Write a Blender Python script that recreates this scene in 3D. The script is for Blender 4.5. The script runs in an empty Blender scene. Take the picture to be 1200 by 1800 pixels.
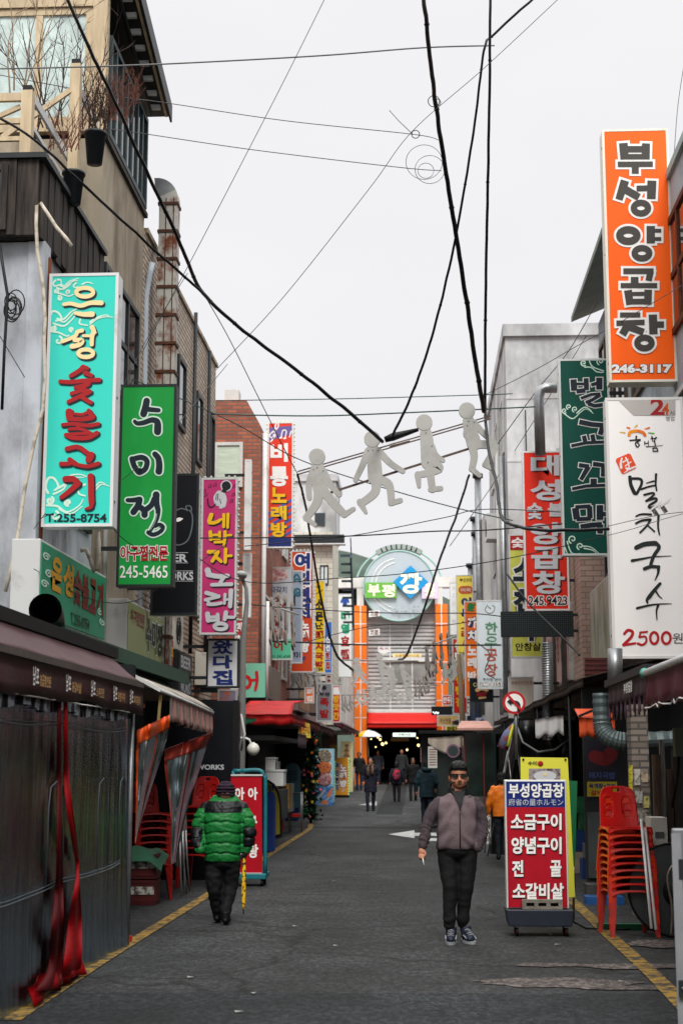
import bpy, bmesh, math, random
from mathutils import Vector, Matrix, noise
random.seed(7)
SC = bpy.context.scene
COL = SC.collection
# ---------------------------------------------------------------- camera
FPX, CAMH = 2600.0, 1.7
PITCH = math.atan(435.0 / FPX)
YAW = math.atan(138.0 * math.cos(PITCH) / FPX)
cam_d = bpy.data.cameras.new('camera')
cam = bpy.data.objects.new('camera', cam_d); COL.objects.link(cam)
cam.location = (0, 0, CAMH)
cam.rotation_euler = (math.pi / 2 + PITCH, 0, YAW)
cam_d.sensor_fit = 'VERTICAL'; cam_d.sensor_height = 36.0; cam_d.sensor_width = 24.0
cam_d.lens = FPX / 1800.0 * 36.0
cam_d.clip_end = 5000; cam_d.clip_start = 0.1
cam_d.dof.use_dof = True; cam_d.dof.focus_distance = 17.0; cam_d.dof.aperture_fstop = 3.2
SC.camera = cam
# ---------------------------------------------------------------- world, sun, exposure
SUN_EL, SUN_AZ = math.radians(48), math.radians(173)   # azimuth from +Y clockwise: behind the viewer
w = bpy.data.worlds.new('World'); SC.world = w; w.use_nodes = True
nt = w.node_tree; nt.nodes.clear()
out = nt.nodes.new('ShaderNodeOutputWorld'); bg = nt.nodes.new('ShaderNodeBackground')
sky = nt.nodes.new('ShaderNodeTexSky'); sky.sky_type = 'NISHITA'; sky.sun_disc = False
sky.sun_elevation = SUN_EL; sky.sun_rotation = SUN_AZ; sky.air_density = 1.0; sky.dust_density = 2.0
tc = nt.nodes.new('ShaderNodeTexCoord'); sep = nt.nodes.new('ShaderNodeSeparateXYZ')
cr = nt.nodes.new('ShaderNodeValToRGB'); ns = nt.nodes.new('ShaderNodeTexNoise')
mp = nt.nodes.new('ShaderNodeMapping'); mp.inputs['Scale'].default_value = (1.2, 1.2, 3.0)
ns.inputs['Scale'].default_value = 1.6; ns.inputs['Detail'].default_value = 4
cl = nt.nodes.new('ShaderNodeMixRGB'); cl.blend_type = 'MULTIPLY'; cl.inputs[0].default_value = 1
nr = nt.nodes.new('ShaderNodeValToRGB')
nr.color_ramp.elements[0].position = .3; nr.color_ramp.elements[0].color = (.925, .925, .94, 1)
nr.color_ramp.elements[1].position = .7; nr.color_ramp.elements[1].color = (1, 1, 1, 1)
# overcast cloud deck: brighter overhead than at the horizon (values divided by 10: background strength 0.1)
e = cr.color_ramp.elements
e[0].position = 0.0; e[0].color = (.25, .25, .26, 1)
e[1].position = 0.5; e[1].color = (.79, .778, .784, 1)
for p, c in ((.60, (.78, .77, .778)), (.76, (.84, .83, .835)), (.84, (2.1, 2.08, 2.06)), (1.0, (2.4, 2.38, 2.36))):
    q = e.new(p); q.color = c + (1,)
mulz = nt.nodes.new('ShaderNodeMath'); mulz.operation = 'MULTIPLY_ADD'
mulz.inputs[1].default_value = .5; mulz.inputs[2].default_value = .5
sc10 = nt.nodes.new('ShaderNodeMixRGB'); sc10.blend_type = 'MULTIPLY'; sc10.inputs[0].default_value = 1
sc10.inputs[2].default_value = (9.6, 9.6, 9.6, 1)
mx = nt.nodes.new('ShaderNodeMixRGB'); mx.inputs[0].default_value = .94
L = nt.links.new
L(tc.outputs['Generated'], sep.inputs[0]); L(sep.outputs[2], mulz.inputs[0]); L(mulz.outputs[0], cr.inputs[0])
L(tc.outputs['Generated'], mp.inputs[0]); L(mp.outputs[0], ns.inputs['Vector']); L(ns.outputs['Fac'], nr.inputs[0])
L(cr.outputs[0], cl.inputs[1]); L(nr.outputs[0], cl.inputs[2])
L(cl.outputs[0], sc10.inputs[1]); L(sky.outputs[0], mx.inputs[1]); L(sc10.outputs[0], mx.inputs[2])
L(mx.outputs[0], bg.inputs[0]); bg.inputs[1].default_value = 0.1; L(bg.outputs[0], out.inputs[0])
sun_d = bpy.data.lights.new('sun', 'SUN'); sun_d.energy = 2.0; sun_d.angle = math.radians(24); sun_d.color = (1, .97, .93)
sun = bpy.data.objects.new('sun', sun_d); COL.objects.link(sun)
sd = Vector((math.sin(SUN_AZ) * math.cos(SUN_EL), math.cos(SUN_AZ) * math.cos(SUN_EL), math.sin(SUN_EL)))
sun.rotation_euler = (-sd).to_track_quat('-Z', 'Y').to_euler()
SC.view_settings.view_transform = 'Standard'; SC.view_settings.look = 'None'
SC.view_settings.exposure = 0.32; SC.view_settings.gamma = 1
# ---------------------------------------------------------------- pixel -> place helpers
CP = Vector((0, 0, CAMH))
CR = Vector((math.cos(YAW), math.sin(YAW), 0))
CF = Vector((-math.sin(YAW) * math.cos(PITCH), math.cos(YAW) * math.cos(PITCH), math.sin(PITCH)))
CU = CR.cross(CF)
def ray(px, py): return CF + CR * ((px - 600) / FPX) + CU * (-(py - 900) / FPX)
def at(px, py, d):
    r = ray(px, py); return CP + r * (d / r.y)
def atx(px, py, X):
    r = ray(px, py); return CP + r * (X / r.x)
def gz(d): return max(0.0, (d - 38) * .0125)
def ground(px, py):
    r = ray(px, py); t = -CAMH / r.z; return CP + r * t
def px1(d): return at(739, 1335, d).x - at(738, 1335, d).x      # metres per photo pixel at depth d
# ---------------------------------------------------------------- materials
def lin(c):
    c = c / 255.0
    return c / 12.92 if c <= .04045 else ((c + .055) / 1.055) ** 2.4
def RGB(r, g, b): return (lin(r), lin(g), lin(b))
MC = {}
def M(key, rgb, rough=.6, var=.14, scale=2.5, metal=0, bump=0, bscale=60, coat=0, st=(1, 1, 1), col2=None, lo=.45, hi=.62, spec=.3, emit=None, detail=6):
    """a procedural material: base colour mottled by noise (or stained towards col2), optional bump. rgb in 0-255"""
    if key in MC: return MC[key]
    m = bpy.data.materials.new(key); m.use_nodes = True; t = m.node_tree
    b = t.nodes['Principled BSDF']; c = RGB(*rgb)
    b.inputs['Roughness'].default_value = rough; b.inputs['Metallic'].default_value = metal
    b.inputs['Coat Weight'].default_value = coat; b.inputs['Specular IOR Level'].default_value = spec
    co = t.nodes.new('ShaderNodeTexCoord'); mp = t.nodes.new('ShaderNodeMapping'); mp.inputs['Scale'].default_value = st
    n = t.nodes.new('ShaderNodeTexNoise'); n.inputs['Scale'].default_value = scale; n.inputs['Detail'].default_value = detail
    n.inputs['Roughness'].default_value = .62
    r = t.nodes.new('ShaderNodeValToRGB'); e = r.color_ramp.elements
    e[0].position = lo - .1 if col2 is None else lo; e[1].position = hi + .08 if col2 is None else hi
    if col2 is None:
        e[0].color = tuple(max(0, x * (1 - var)) for x in c) + (1,); e[1].color = tuple(min(1, x * (1 + var * .6)) for x in c) + (1,)
    else:
        e[0].color = RGB(*col2) + (1,); e[1].color = c + (1,)
    k = t.links.new
    k(co.outputs['Object'], mp.inputs[0]); k(mp.outputs[0], n.inputs['Vector']); k(n.outputs['Fac'], r.inputs[0])
    k(r.outputs[0], b.inputs['Base Color'])
    if bump:
        n2 = t.nodes.new('ShaderNodeTexNoise'); n2.inputs['Scale'].default_value = bscale; n2.inputs['Detail'].default_value = 4
        bp = t.nodes.new('ShaderNodeBump'); bp.inputs['Strength'].default_value = bump; bp.inputs['Distance'].default_value = .02
        k(mp.outputs[0], n2.inputs['Vector']); k(n2.outputs['Fac'], bp.inputs['Height']); k(bp.outputs[0], b.inputs['Normal'])
    if emit:
        b.inputs['Emission Color'].default_value = RGB(*emit[0]) + (1,); b.inputs['Emission Strength'].default_value = emit[1]
    MC[key] = m
    return m
def BRICK(key, c1, c2, mort, bw, bh, rough=.7, msize=.012, gloss=.5):
    if key in MC: return MC[key]
    m = bpy.data.materials.new(key); m.use_nodes = True; t = m.node_tree; b = t.nodes['Principled BSDF']
    k = t.links.new; N = t.nodes.new
    co = N('ShaderNodeTexCoord'); se = N('ShaderNodeSeparateXYZ'); ad = N('ShaderNodeMath'); ad.operation = 'ADD'
    cb = N('ShaderNodeCombineXYZ'); br = N('ShaderNodeTexBrick'); no = N('ShaderNodeTexNoise'); mi = N('ShaderNodeMixRGB')
    k(co.outputs['Object'], se.inputs[0]); k(se.outputs[0], ad.inputs[0]); k(se.outputs[1], ad.inputs[1])
    k(ad.outputs[0], cb.inputs[0]); k(se.outputs[2], cb.inputs[1]); k(cb.outputs[0], br.inputs['Vector'])
    br.inputs['Color1'].default_value = RGB(*c1) + (1,); br.inputs['Color2'].default_value = RGB(*c2) + (1,)
    br.inputs['Mortar'].default_value = RGB(*mort) + (1,); br.inputs['Scale'].default_value = 1
    br.inputs['Brick Width'].default_value = bw; br.inputs['Row Height'].default_value = bh; br.inputs['Mortar Size'].default_value = msize
    br.inputs['Bias'].default_value = 0
    no.inputs['Scale'].default_value = 1.3; no.inputs['Detail'].default_value = 7
    rp = N('ShaderNodeValToRGB'); rp.color_ramp.elements[0].position = .35; rp.color_ramp.elements[0].color = (.8, .78, .76, 1)
    rp.color_ramp.elements[1].position = .65
    mi.blend_type = 'MULTIPLY'; mi.inputs[0].default_value = .8
    k(co.outputs['Object'], no.inputs['Vector']); k(no.outputs['Fac'], rp.inputs[0])
    k(br.outputs['Color'], mi.inputs[1]); k(rp.outputs[0], mi.inputs[2]); k(mi.outputs[0], b.inputs['Base Color'])
    bp = N('ShaderNodeBump'); bp.inputs['Strength'].default_value = .6; bp.inputs['Distance'].default_value = .015; bp.invert = True
    k(br.outputs['Fac'], bp.inputs['Height']); k(bp.outputs[0], b.inputs['Normal']); b.inputs['Roughness'].default_value = rough
    MC[key] = m
    return m
def FILM(key, tint, gloss, alpha_streak=.35, streak=(40, 40, 1.2), white=(190, 195, 205), base=.25, rough=.08, body=None, refl=1.0, top=None, lo=.53, hi=.66):
    """clear PVC sheet: tinted see-through, glossy, with long vertical highlight streaks painted in as paler colour"""
    if key in MC: return MC[key]
    m = bpy.data.materials.new(key); m.use_nodes = True; t = m.node_tree; t.nodes.clear(); N = t.nodes.new; k = t.links.new
    o = N('ShaderNodeOutputMaterial'); tr = N('ShaderNodeBsdfTransparent'); tr.inputs[0].default_value = RGB(*tint) + (1,)
    pb = N('ShaderNodeBsdfPrincipled'); pb.inputs['Roughness'].default_value = rough
    pb.inputs['Base Color'].default_value = RGB(*(body or white)) + (1,)
    co = N('ShaderNodeTexCoord'); mp = N('ShaderNodeMapping'); mp.inputs['Scale'].default_value = streak
    n = N('ShaderNodeTexNoise'); n.inputs['Scale'].default_value = 1; n.inputs['Detail'].default_value = 8; n.inputs['Roughness'].default_value = .7
    r = N('ShaderNodeMapRange'); r.inputs['From Min'].default_value = lo; r.inputs['From Max'].default_value = hi
    r.inputs['To Min'].default_value = base; r.inputs['To Max'].default_value = base + alpha_streak
    mx = N('ShaderNodeMixShader'); gl = N('ShaderNodeBsdfGlossy'); gl.inputs['Color'].default_value = (.72, .84, .95, 1); gl.inputs['Roughness'].default_value = rough
    fr = N('ShaderNodeFresnel'); fr.inputs['IOR'].default_value = gloss; mx2 = N('ShaderNodeMixShader')
    bp = N('ShaderNodeBump'); bp.inputs['Strength'].default_value = .35; bp.inputs['Distance'].default_value = .03
    k(co.outputs['Object'], mp.inputs[0]); k(mp.outputs[0], n.inputs['Vector']); k(n.outputs['Fac'], r.inputs['Value'])
    k(n.outputs['Fac'], bp.inputs['Height']); k(bp.outputs[0], gl.inputs['Normal'])
    fm_ = N('ShaderNodeMath'); fm_.operation = 'MULTIPLY'; fm_.inputs[1].default_value = refl
    if top:      # painted crease highlights, denser near the gathered top hem (object height top[0]..top[1])
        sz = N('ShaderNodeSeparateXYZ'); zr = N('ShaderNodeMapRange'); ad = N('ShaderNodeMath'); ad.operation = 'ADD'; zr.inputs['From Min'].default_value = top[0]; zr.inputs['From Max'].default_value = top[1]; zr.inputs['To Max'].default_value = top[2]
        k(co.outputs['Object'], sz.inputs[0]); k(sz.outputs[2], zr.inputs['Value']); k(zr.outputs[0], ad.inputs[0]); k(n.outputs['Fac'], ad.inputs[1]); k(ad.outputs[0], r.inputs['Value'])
    k(r.outputs[0], mx.inputs[0]); k(tr.outputs[0], mx.inputs[1]); k(pb.outputs[0], mx.inputs[2])
    k(fr.outputs[0], fm_.inputs[0]); k(fm_.outputs[0], mx2.inputs[0]); k(mx.outputs[0], mx2.inputs[1]); k(gl.outputs[0], mx2.inputs[2]); k(mx2.outputs[0], o.inputs[0])
    MC[key] = m
    return m
# ---------------------------------------------------------------- mesh builder
ORG = {}
def origin_of(p):
    while p is not None and p.parent is not None: p = p.parent
    return Vector(p.location) if p is not None else Vector((0, 0, 0))
class MB:
    def __init__(s): s.v = []; s.f = []; s.mi = []; s.mats = []; s.sm = []
    def mat(s, m):
        if m not in s.mats: s.mats.append(m)
        return s.mats.index(m)
    def add(s, vs, fs, m, smooth=False):
        o = len(s.v); s.v += [Vector(v) for v in vs]; i = s.mat(m)
        for f in fs: s.f.append([o + a for a in f]); s.mi.append(i); s.sm.append(smooth)
    def box(s, x0, x1, y0, y1, z0, z1, m):
        s.add([(x0, y0, z0), (x1, y0, z0), (x1, y1, z0), (x0, y1, z0), (x0, y0, z1), (x1, y0, z1), (x1, y1, z1), (x0, y1, z1)],
              [(0, 3, 2, 1), (4, 5, 6, 7), (0, 1, 5, 4), (1, 2, 6, 5), (2, 3, 7, 6), (3, 0, 4, 7)], m)
    def obox(s, c, ax, ay, az, m):
        c, ax, ay, az = Vector(c), Vector(ax), Vector(ay), Vector(az)
        vs = [c + ax * a + ay * b + az * d for d in (-1, 1) for a, b in ((-1, -1), (1, -1), (1, 1), (-1, 1))]
        s.add(vs, [(0, 3, 2, 1), (4, 5, 6, 7), (0, 1, 5, 4), (1, 2, 6, 5), (2, 3, 7, 6), (3, 0, 4, 7)], m)
    def bar(s, p, q, a, b, m, up=(0, 0, 1)):
        p, q = Vector(p), Vector(q); d = q - p; l = d.length
        if l < 1e-6: return
        d /= l; u = Vector(up)
        if abs(d.dot(u)) > .95: u = Vector((0, 1, 0))
        sx = d.cross(u).normalized(); uy = sx.cross(d)
        s.obox((p + q) / 2, d * l / 2, sx * a / 2, uy * b / 2, m)
    def quad(s, a, b, c, d, m): s.add([a, b, c, d], [(0, 1, 2, 3)], m)
    def slab(s, pts, n, m):
        """closed plate: polygon pts extruded by vector n"""
        k = len(pts); n = Vector(n); A = [Vector(p) for p in pts]; B = [p + n for p in A]
        s.add(A + B, [tuple(range(k))[::-1], tuple(range(k, 2 * k))] + [(i, (i + 1) % k, k + (i + 1) % k, k + i) for i in range(k)], m)
    def tube(s, pts, r, m, n=8, caps=True, smooth=True, close=False, flat=None):
        P = [Vector(p) for p in pts]; K = len(P); R = r if isinstance(r, (list, tuple)) else [r] * K
        vs = []; pu = None
        for i, p in enumerate(P):
            a = P[(i - 1) % K] if close else P[max(i - 1, 0)]; b = P[(i + 1) % K] if close else P[min(i + 1, K - 1)]
            d = (b - a); d = d.normalized() if d.length > 1e-9 else Vector((0, 0, 1))
            if pu is None:
                u = Vector((0, 0, 1)) if abs(d.z) < .9 else Vector((1, 0, 0)); u = (u - d * u.dot(d)).normalized()
            else:
                u = pu - d * pu.dot(d)
                u = u.normalized() if u.length > 1e-6 else Vector((1, 0, 0))
            pu = u; w_ = d.cross(u)
            for j in range(n):
                t = 2 * math.pi * j / n; vs.append(p + (u * math.cos(t) + w_ * math.sin(t)) * R[i])
        fs = []
        for i in range(K if close else K - 1):
            i2 = (i + 1) % K
            for j in range(n): fs.append((i * n + j, i * n + (j + 1) % n, i2 * n + (j + 1) % n, i2 * n + j))
        if caps and not close: fs += [tuple(range(n))[::-1], tuple((K - 1) * n + j for j in range(n))]
        s.add(vs, fs, m, smooth)
    def cyl(s, p, q, r, m, n=12, r2=None): s.tube([p, q], [r, r if r2 is None else r2], m, n)
    def lathe(s, c, prof, m, n=20, axis='z', smooth=True):
        c = Vector(c); vs = []
        for (r, h) in prof:
            for j in range(n):
                t = 2 * math.pi * j / n; a, b = r * math.cos(t), r * math.sin(t)
                vs.append(c + (Vector((a, b, h)) if axis == 'z' else Vector((a, h, b)) if axis == 'y' else Vector((h, a, b))))
        K = len(prof); fs = [(i * n + j, i * n + (j + 1) % n, (i + 1) * n + (j + 1) % n, (i + 1) * n + j) for i in range(K - 1) for j in range(n)]
        fs += [tuple(range(n))[::-1], tuple((K - 1) * n + j for j in range(n))]
        s.add(vs, fs, m, smooth)
    def ball(s, c, r, m, n=14, k=9):
        rx, ry, rz = r if isinstance(r, (tuple, list)) else (r, r, r); c = Vector(c)
        vs = [c + Vector((rx * math.sin(math.pi * i / k) * math.cos(2 * math.pi * j / n), ry * math.sin(math.pi * i / k) * math.sin(2 * math.pi * j / n), rz * math.cos(math.pi * i / k))) for i in range(1, k) for j in range(n)]
        vs += [c + Vector((0, 0, rz)), c - Vector((0, 0, rz))]; a, b = len(vs) - 2, len(vs) - 1
        fs = [(i * n + j, (i + 1) * n + j, (i + 1) * n + (j + 1) % n, i * n + (j + 1) % n) for i in range(k - 2) for j in range(n)]
        fs += [(a, j, (j + 1) % n) for j in range(n)] + [(b, (k - 2) * n + (j + 1) % n, (k - 2) * n + j) for j in range(n)]
        s.add(vs, fs, m, True)
    def sheet(s, fn, nu, nv, m, th=0, smooth=True):
        """cloth or curtain: fn(u,v)->point; th gives it thickness"""
        P = [[Vector(fn(i / nu, j / nv)) for i in range(nu + 1)] for j in range(nv + 1)]
        W = nu + 1; vs = [p for r in P for p in r]
        fs = [(j * W + i, j * W + i + 1, (j + 1) * W + i + 1, (j + 1) * W + i) for j in range(nv) for i in range(nu)]
        if th:
            off = []
            for j in range(nv + 1):
                for i in range(nu + 1):
                    a = P[j][min(i + 1, nu)] - P[j][max(i - 1, 0)]; b = P[min(j + 1, nv)][i] - P[max(j - 1, 0)][i]
                    q = a.cross(b); off.append(P[j][i] - (q.normalized() * th if q.length > 1e-9 else Vector((0, 0, th))))
            n0 = len(vs); vs += off; fs2 = [tuple(n0 + a for a in f[::-1]) for f in fs]
            edge = [j * W for j in range(nv + 1)]; bnd = [list(range(W)), [nv * W + i for i in range(W)], edge, [a + nu for a in edge]]
            for bl in bnd:
                for a, b in zip(bl, bl[1:]): fs2.append((a, b, n0 + b, n0 + a))
            fs += fs2
        s.add(vs, fs, m, smooth)
    def build(s, name, parent=None, bevel=0, org=None):
        o0 = Vector(org) if org is not None else origin_of(parent)
        me = bpy.data.meshes.new(name); me.from_pydata([v - o0 for v in s.v], [], s.f)
        for m in s.mats: me.materials.append(m)
        me.polygons.foreach_set('material_index', s.mi); me.polygons.foreach_set('use_smooth', s.sm); me.update()
        o = bpy.data.objects.new(name, me); COL.objects.link(o)
        if parent is not None: o.parent = parent
        else: o.location = o0
        if bevel:
            b = o.modifiers.new('bevel', 'BEVEL'); b.width = bevel; b.segments = 2; b.limit_method = 'ANGLE'; b.angle_limit = .6
        return o
    def split(s, name, parent):
        """every loose piece becomes an object of its own"""
        p = list(range(len(s.v)))
        def fd(a):
            while p[a] != a: p[a] = p[p[a]]; a = p[a]
            return a
        for f in s.f:
            for a in f[1:]: p[fd(a)] = fd(f[0])
        G = {}
        for i, f in enumerate(s.f): G.setdefault(fd(f[0]), []).append(i)
        for ids in G.values():
            m = MB(); mp = {}
            for i in ids:
                for a in s.f[i]:
                    if a not in mp: mp[a] = len(m.v); m.v.append(s.v[a])
                m.f.append([mp[a] for a in s.f[i]]); m.mi.append(m.mat(s.mats[s.mi[i]])); m.sm.append(s.sm[i])
            m.build(name, parent)
    def base(s):
        xs = [v.x for v in s.v]; ys = [v.y for v in s.v]; zs = [v.z for v in s.v]
        return Vector(((min(xs) + max(xs)) / 2, (min(ys) + max(ys)) / 2, min(zs)))
def tag(o, label=None, cat=None, group=None, kind=None):
    if label: o['label'] = label
    if cat: o['category'] = cat
    if group: o['group'] = group
    if kind: o['kind'] = kind
    return o
def thing(name, label, cat, loc, group=None):
    o = bpy.data.objects.new(name, None); COL.objects.link(o); o.location = Vector(loc); o.empty_display_size = .1
    return tag(o, label, cat, group)
def single(name, mb, label, cat, group=None, bevel=0): return tag(mb.build(name, None, bevel, mb.base()), label, cat, group)
def struct(name, mb): return tag(mb.build(name, None, 0, (0, 0, 0)), kind='structure')
def dup(root, loc, rot=None, label=None, scale=None):
    r = root.copy(); COL.objects.link(r); r.location = loc
    if rot is not None: r.rotation_euler = rot
    if scale: r.scale = scale
    if label: r['label'] = label
    for ch in list(root.children):
        c = ch.copy(); COL.objects.link(c); c.parent = r
        for g in list(ch.children):
            d = g.copy(); COL.objects.link(d); d.parent = c
    return r
# ---------------------------------------------------------------- lettering
GC = {}
def glyphs(txt, off=0.0, ls=None):
    k = (txt, off, ls)
    if k not in GC:
        c = bpy.data.curves.new('t', 'FONT'); c.body = txt; c.offset = off; c.resolution_u = 3
        if '\n' in txt: c.align_x = 'CENTER'; c.space_line = ls or .95
        o = bpy.data.objects.new('t', c); COL.objects.link(o)
        me = o.evaluated_get(bpy.context.evaluated_depsgraph_get()).to_mesh()
        GC[k] = ([(v.co.x, v.co.y) for v in me.vertices], [tuple(p.vertices) for p in me.polygons])
        bpy.data.objects.remove(o); bpy.data.curves.remove(c)
    return GC[k]
def fit_text(mb, txt, box, place, m, bold=0.0, layer=1, out=None, outw=.05, shadow=None, sh=(.05, -.05), wob=0, ls=None, rot=0):
    """letters of txt scaled to fill box=(x0,y0,x1,y1) (y down or up as place wants) ; place(x,y,layer)->3D"""
    v, f = glyphs(txt, bold, ls)
    if not v: return
    x0, x1 = min(a for a, b in v), max(a for a, b in v); y0, y1 = min(b for a, b in v), max(b for a, b in v)
    sx = (box[2] - box[0]) / max(x1 - x0, 1e-6); sy = (box[1] - box[3]) / max(y1 - y0, 1e-6)
    cx, cy = (box[0] + box[2]) / 2, (box[1] + box[3]) / 2
    def tr(a, b, dx=0, dy=0):
        if wob:
            q = noise.noise_vector(Vector((a * 2.3, b * 2.3, len(txt) * 3.1))); a += q.x * wob; b += q.y * wob
        X = box[0] + (a + dx - x0) * sx; Y = box[3] + (b + dy - y0) * sy
        if rot:
            X, Y = X - cx, Y - cy; X, Y = X * math.cos(rot) - Y * math.sin(rot) + cx, X * math.sin(rot) + Y * math.cos(rot) + cy
        return X, Y
    if shadow:
        v2, f2 = glyphs(txt, bold + (outw if out else 0), ls); mb.add([place(*tr(a, b, *sh), layer) for a, b in v2], f2, shadow); layer += 1
    if out:
        v2, f2 = glyphs(txt, bold + outw, ls); mb.add([place(*tr(a, b), layer) for a, b in v2], f2, out); layer += 1
    mb.add([place(*tr(a, b), layer) for a, b in v], f, m)
def smooth_pts(pts, n=6):
    if len(pts) < 3: return pts
    o = []; P = [pts[0]] + list(pts) + [pts[-1]]
    for i in range(1, len(P) - 2):
        a, b, c, d = P[i - 1], P[i], P[i + 1], P[i + 2]
        for k in range(n):
            t = k / n
            o.append(tuple(.5 * ((2 * b[q]) + (c[q] - a[q]) * t + (2 * a[q] - 5 * b[q] + 4 * c[q] - d[q]) * t * t + (3 * b[q] - a[q] - 3 * c[q] + d[q]) * t ** 3) for q in range(len(b))))
    return o + [pts[-1]]
def ribbon(pts, w0, w1, round_=True, close=False):
    """outline strip of a painted stroke in 2D -> verts, faces"""
    K = len(pts); vs = []; fs = []
    for i in range(K):
        a = pts[(i - 1) % K] if close else pts[max(i - 1, 0)]; b = pts[(i + 1) % K] if close else pts[min(i + 1, K - 1)]
        dx, dy = b[0] - a[0], b[1] - a[1]; l = math.hypot(dx, dy) or 1
        w_ = (w0 + (w1 - w0) * i / max(K - 1, 1)) / 2
        vs += [(pts[i][0] - dy / l * w_, pts[i][1] + dx / l * w_), (pts[i][0] + dy / l * w_, pts[i][1] - dx / l * w_)]
    for i in range(K if close else K - 1):
        j = (i + 1) % K; fs.append((2 * i, 2 * i + 1, 2 * j + 1, 2 * j))
    if round_ and not close:
        for i, sg in ((0, -1), (K - 1, 1)):
            a = pts[1] if i == 0 else pts[K - 2]; p = pts[i]; dx, dy = p[0] - a[0], p[1] - a[1]; l = math.hypot(dx, dy) or 1
            w_ = (w0 if i == 0 else w1) / 2; ang = math.atan2(dy, dx); o = len(vs)
            vs += [(p[0] + w_ * math.cos(ang + t), p[1] + w_ * math.sin(ang + t)) for t in [(-.5 + q / 6) * math.pi for q in range(7)]]
            fs.append(tuple(range(o, o + 7)))
    return vs, fs
def strokes(mb, S, tf, place, m, layer=1, grow=0, shift=(0, 0), smooth=True, round_=True, step=.22):
    """S: list of (w0, [x,y,...]) or (w0,w1,[...]) or ('o',w,cx,cy,rx,ry); tf=(ox,oy,scale) turns traced to photo px"""
    ox, oy, s = tf
    for i, st in enumerate(S):
        if st[0] == 'o':
            _, w_, cx, cy, rx, ry = st; P = [(cx + rx * math.cos(t), cy + ry * math.sin(t)) for t in [2 * math.pi * q / 28 for q in range(28)]]
            if w_ + grow > 2 * min(rx, ry) - 3:
                g_ = (w_ + grow) / 2; v = [(cx + (rx + g_) * math.cos(t), cy + (ry + g_) * math.sin(t)) for t in [2 * math.pi * q / 28 for q in range(28)]]; f = [tuple(range(28))]
            else: v, f = ribbon(P, w_ + grow, w_ + grow, close=True)
        else:
            w0, w1, c = (st[0], st[0], st[1]) if len(st) == 2 else st
            P = list(zip(c[0::2], c[1::2]))
            if smooth: P = smooth_pts(P)
            if not round_ and grow:
                def ext(a, b):
                    l = math.hypot(a[0] - b[0], a[1] - b[1]) or 1; return (a[0] + (a[0] - b[0]) / l * grow / 2, a[1] + (a[1] - b[1]) / l * grow / 2)
                P = [ext(P[0], P[1])] + P[1:-1] + [ext(P[-1], P[-2])]
            v, f = ribbon(P, w0 + grow, w1 + grow, round_)
        mb.add([place(ox + (a + shift[0]) / s, oy + (b + shift[1]) / s, layer + i * step * .5) for a, b in v], f, m)
def face_place(d, gap=.004):
    """photo pixel -> point on the sign plane y=d, layer k lies k*gap in front"""
    o = at(738, 1000, d); u = at(739, 1000, d) - o; v = at(738, 1001, d) - o
    def pl(x, y, k): return Vector((at(x, y, d).x, d - .004 - gap * k, at(x, y, d).z))
    return pl
# ---------------------------------------------------------------- shared materials
def ROAD(key, rgb, amt=.55, crack=.5):
    """asphalt: stone grain, stains, tyre-polished streaks and fine cracks, all in the road's own colour"""
    m = M(key, rgb, .8, .38, .7, detail=12, bump=.5, bscale=70); t = m.node_tree; b = t.nodes['Principled BSDF']; src = b.inputs['Base Color'].links[0].from_socket; k = t.links.new
    co = t.nodes.new('ShaderNodeTexCoord')
    def layer(src, tex, out, a0, a1, b0, b1):
        r = t.nodes.new('ShaderNodeMapRange'); x = t.nodes.new('ShaderNodeMixRGB'); x.blend_type = 'MULTIPLY'; x.inputs[0].default_value = 1
        for q, v in zip(('From Min', 'From Max', 'To Min', 'To Max'), (a0, a1, b0, b1)): r.inputs[q].default_value = v
        k(tex.outputs[out], r.inputs['Value']); k(src, x.inputs[1]); k(r.outputs[0], x.inputs[2]); return x.outputs[0]
    def nz(sc, d, st=(1, 1, 1)):
        n = t.nodes.new('ShaderNodeTexNoise'); n.inputs['Scale'].default_value = sc; n.inputs['Detail'].default_value = d; p = t.nodes.new('ShaderNodeMapping'); p.inputs['Scale'].default_value = st
        k(co.outputs['Object'], p.inputs[0]); k(p.outputs[0], n.inputs['Vector']); return n
    src = layer(src, nz(60, 2), 'Fac', .35, .68, 1 - amt, 1 + amt); src = layer(src, nz(19, 3, (1, .55, 1)), 'Fac', .4, .64, 1 - .75 * amt, 1 + .75 * amt); src = layer(src, nz(3.1, 8), 'Fac', .36, .66, 1 - .35 * amt, 1 + .4 * amt)
    src = layer(src, nz(.6, 6, (1, .25, 1)), 'Fac', .36, .64, .7, 1.25)
    v = t.nodes.new('ShaderNodeTexVoronoi'); v.feature = 'DISTANCE_TO_EDGE'; v.inputs['Scale'].default_value = .3; d = nz(1.6, 6); ad = t.nodes.new('ShaderNodeMixRGB'); ad.blend_type = 'ADD'; ad.inputs[0].default_value = .55
    k(co.outputs['Object'], ad.inputs[1]); k(d.outputs['Color'], ad.inputs[2]); k(ad.outputs[0], v.inputs['Vector']); src = layer(src, v, 'Distance', 0, .012, crack, 1)
    k(src, b.inputs['Base Color']); return m
def grainy(m, *a): return m
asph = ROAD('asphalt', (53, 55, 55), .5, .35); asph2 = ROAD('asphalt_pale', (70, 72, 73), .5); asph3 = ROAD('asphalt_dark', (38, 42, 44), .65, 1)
conc_f = ROAD('concrete_paving', (84, 81, 78), .35); conc_p = ROAD('concrete_patch', (98, 90, 86), .6, 1)
def worn(key, rgb, under, scale, lo, hi): return M(key, rgb, .8, col2=under, scale=scale, lo=lo, hi=hi, detail=12, bump=.3, bscale=90)
yel = worn('worn_yellow_paint', (150, 118, 48), (58, 56, 50), 9, .42, .56)
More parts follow.
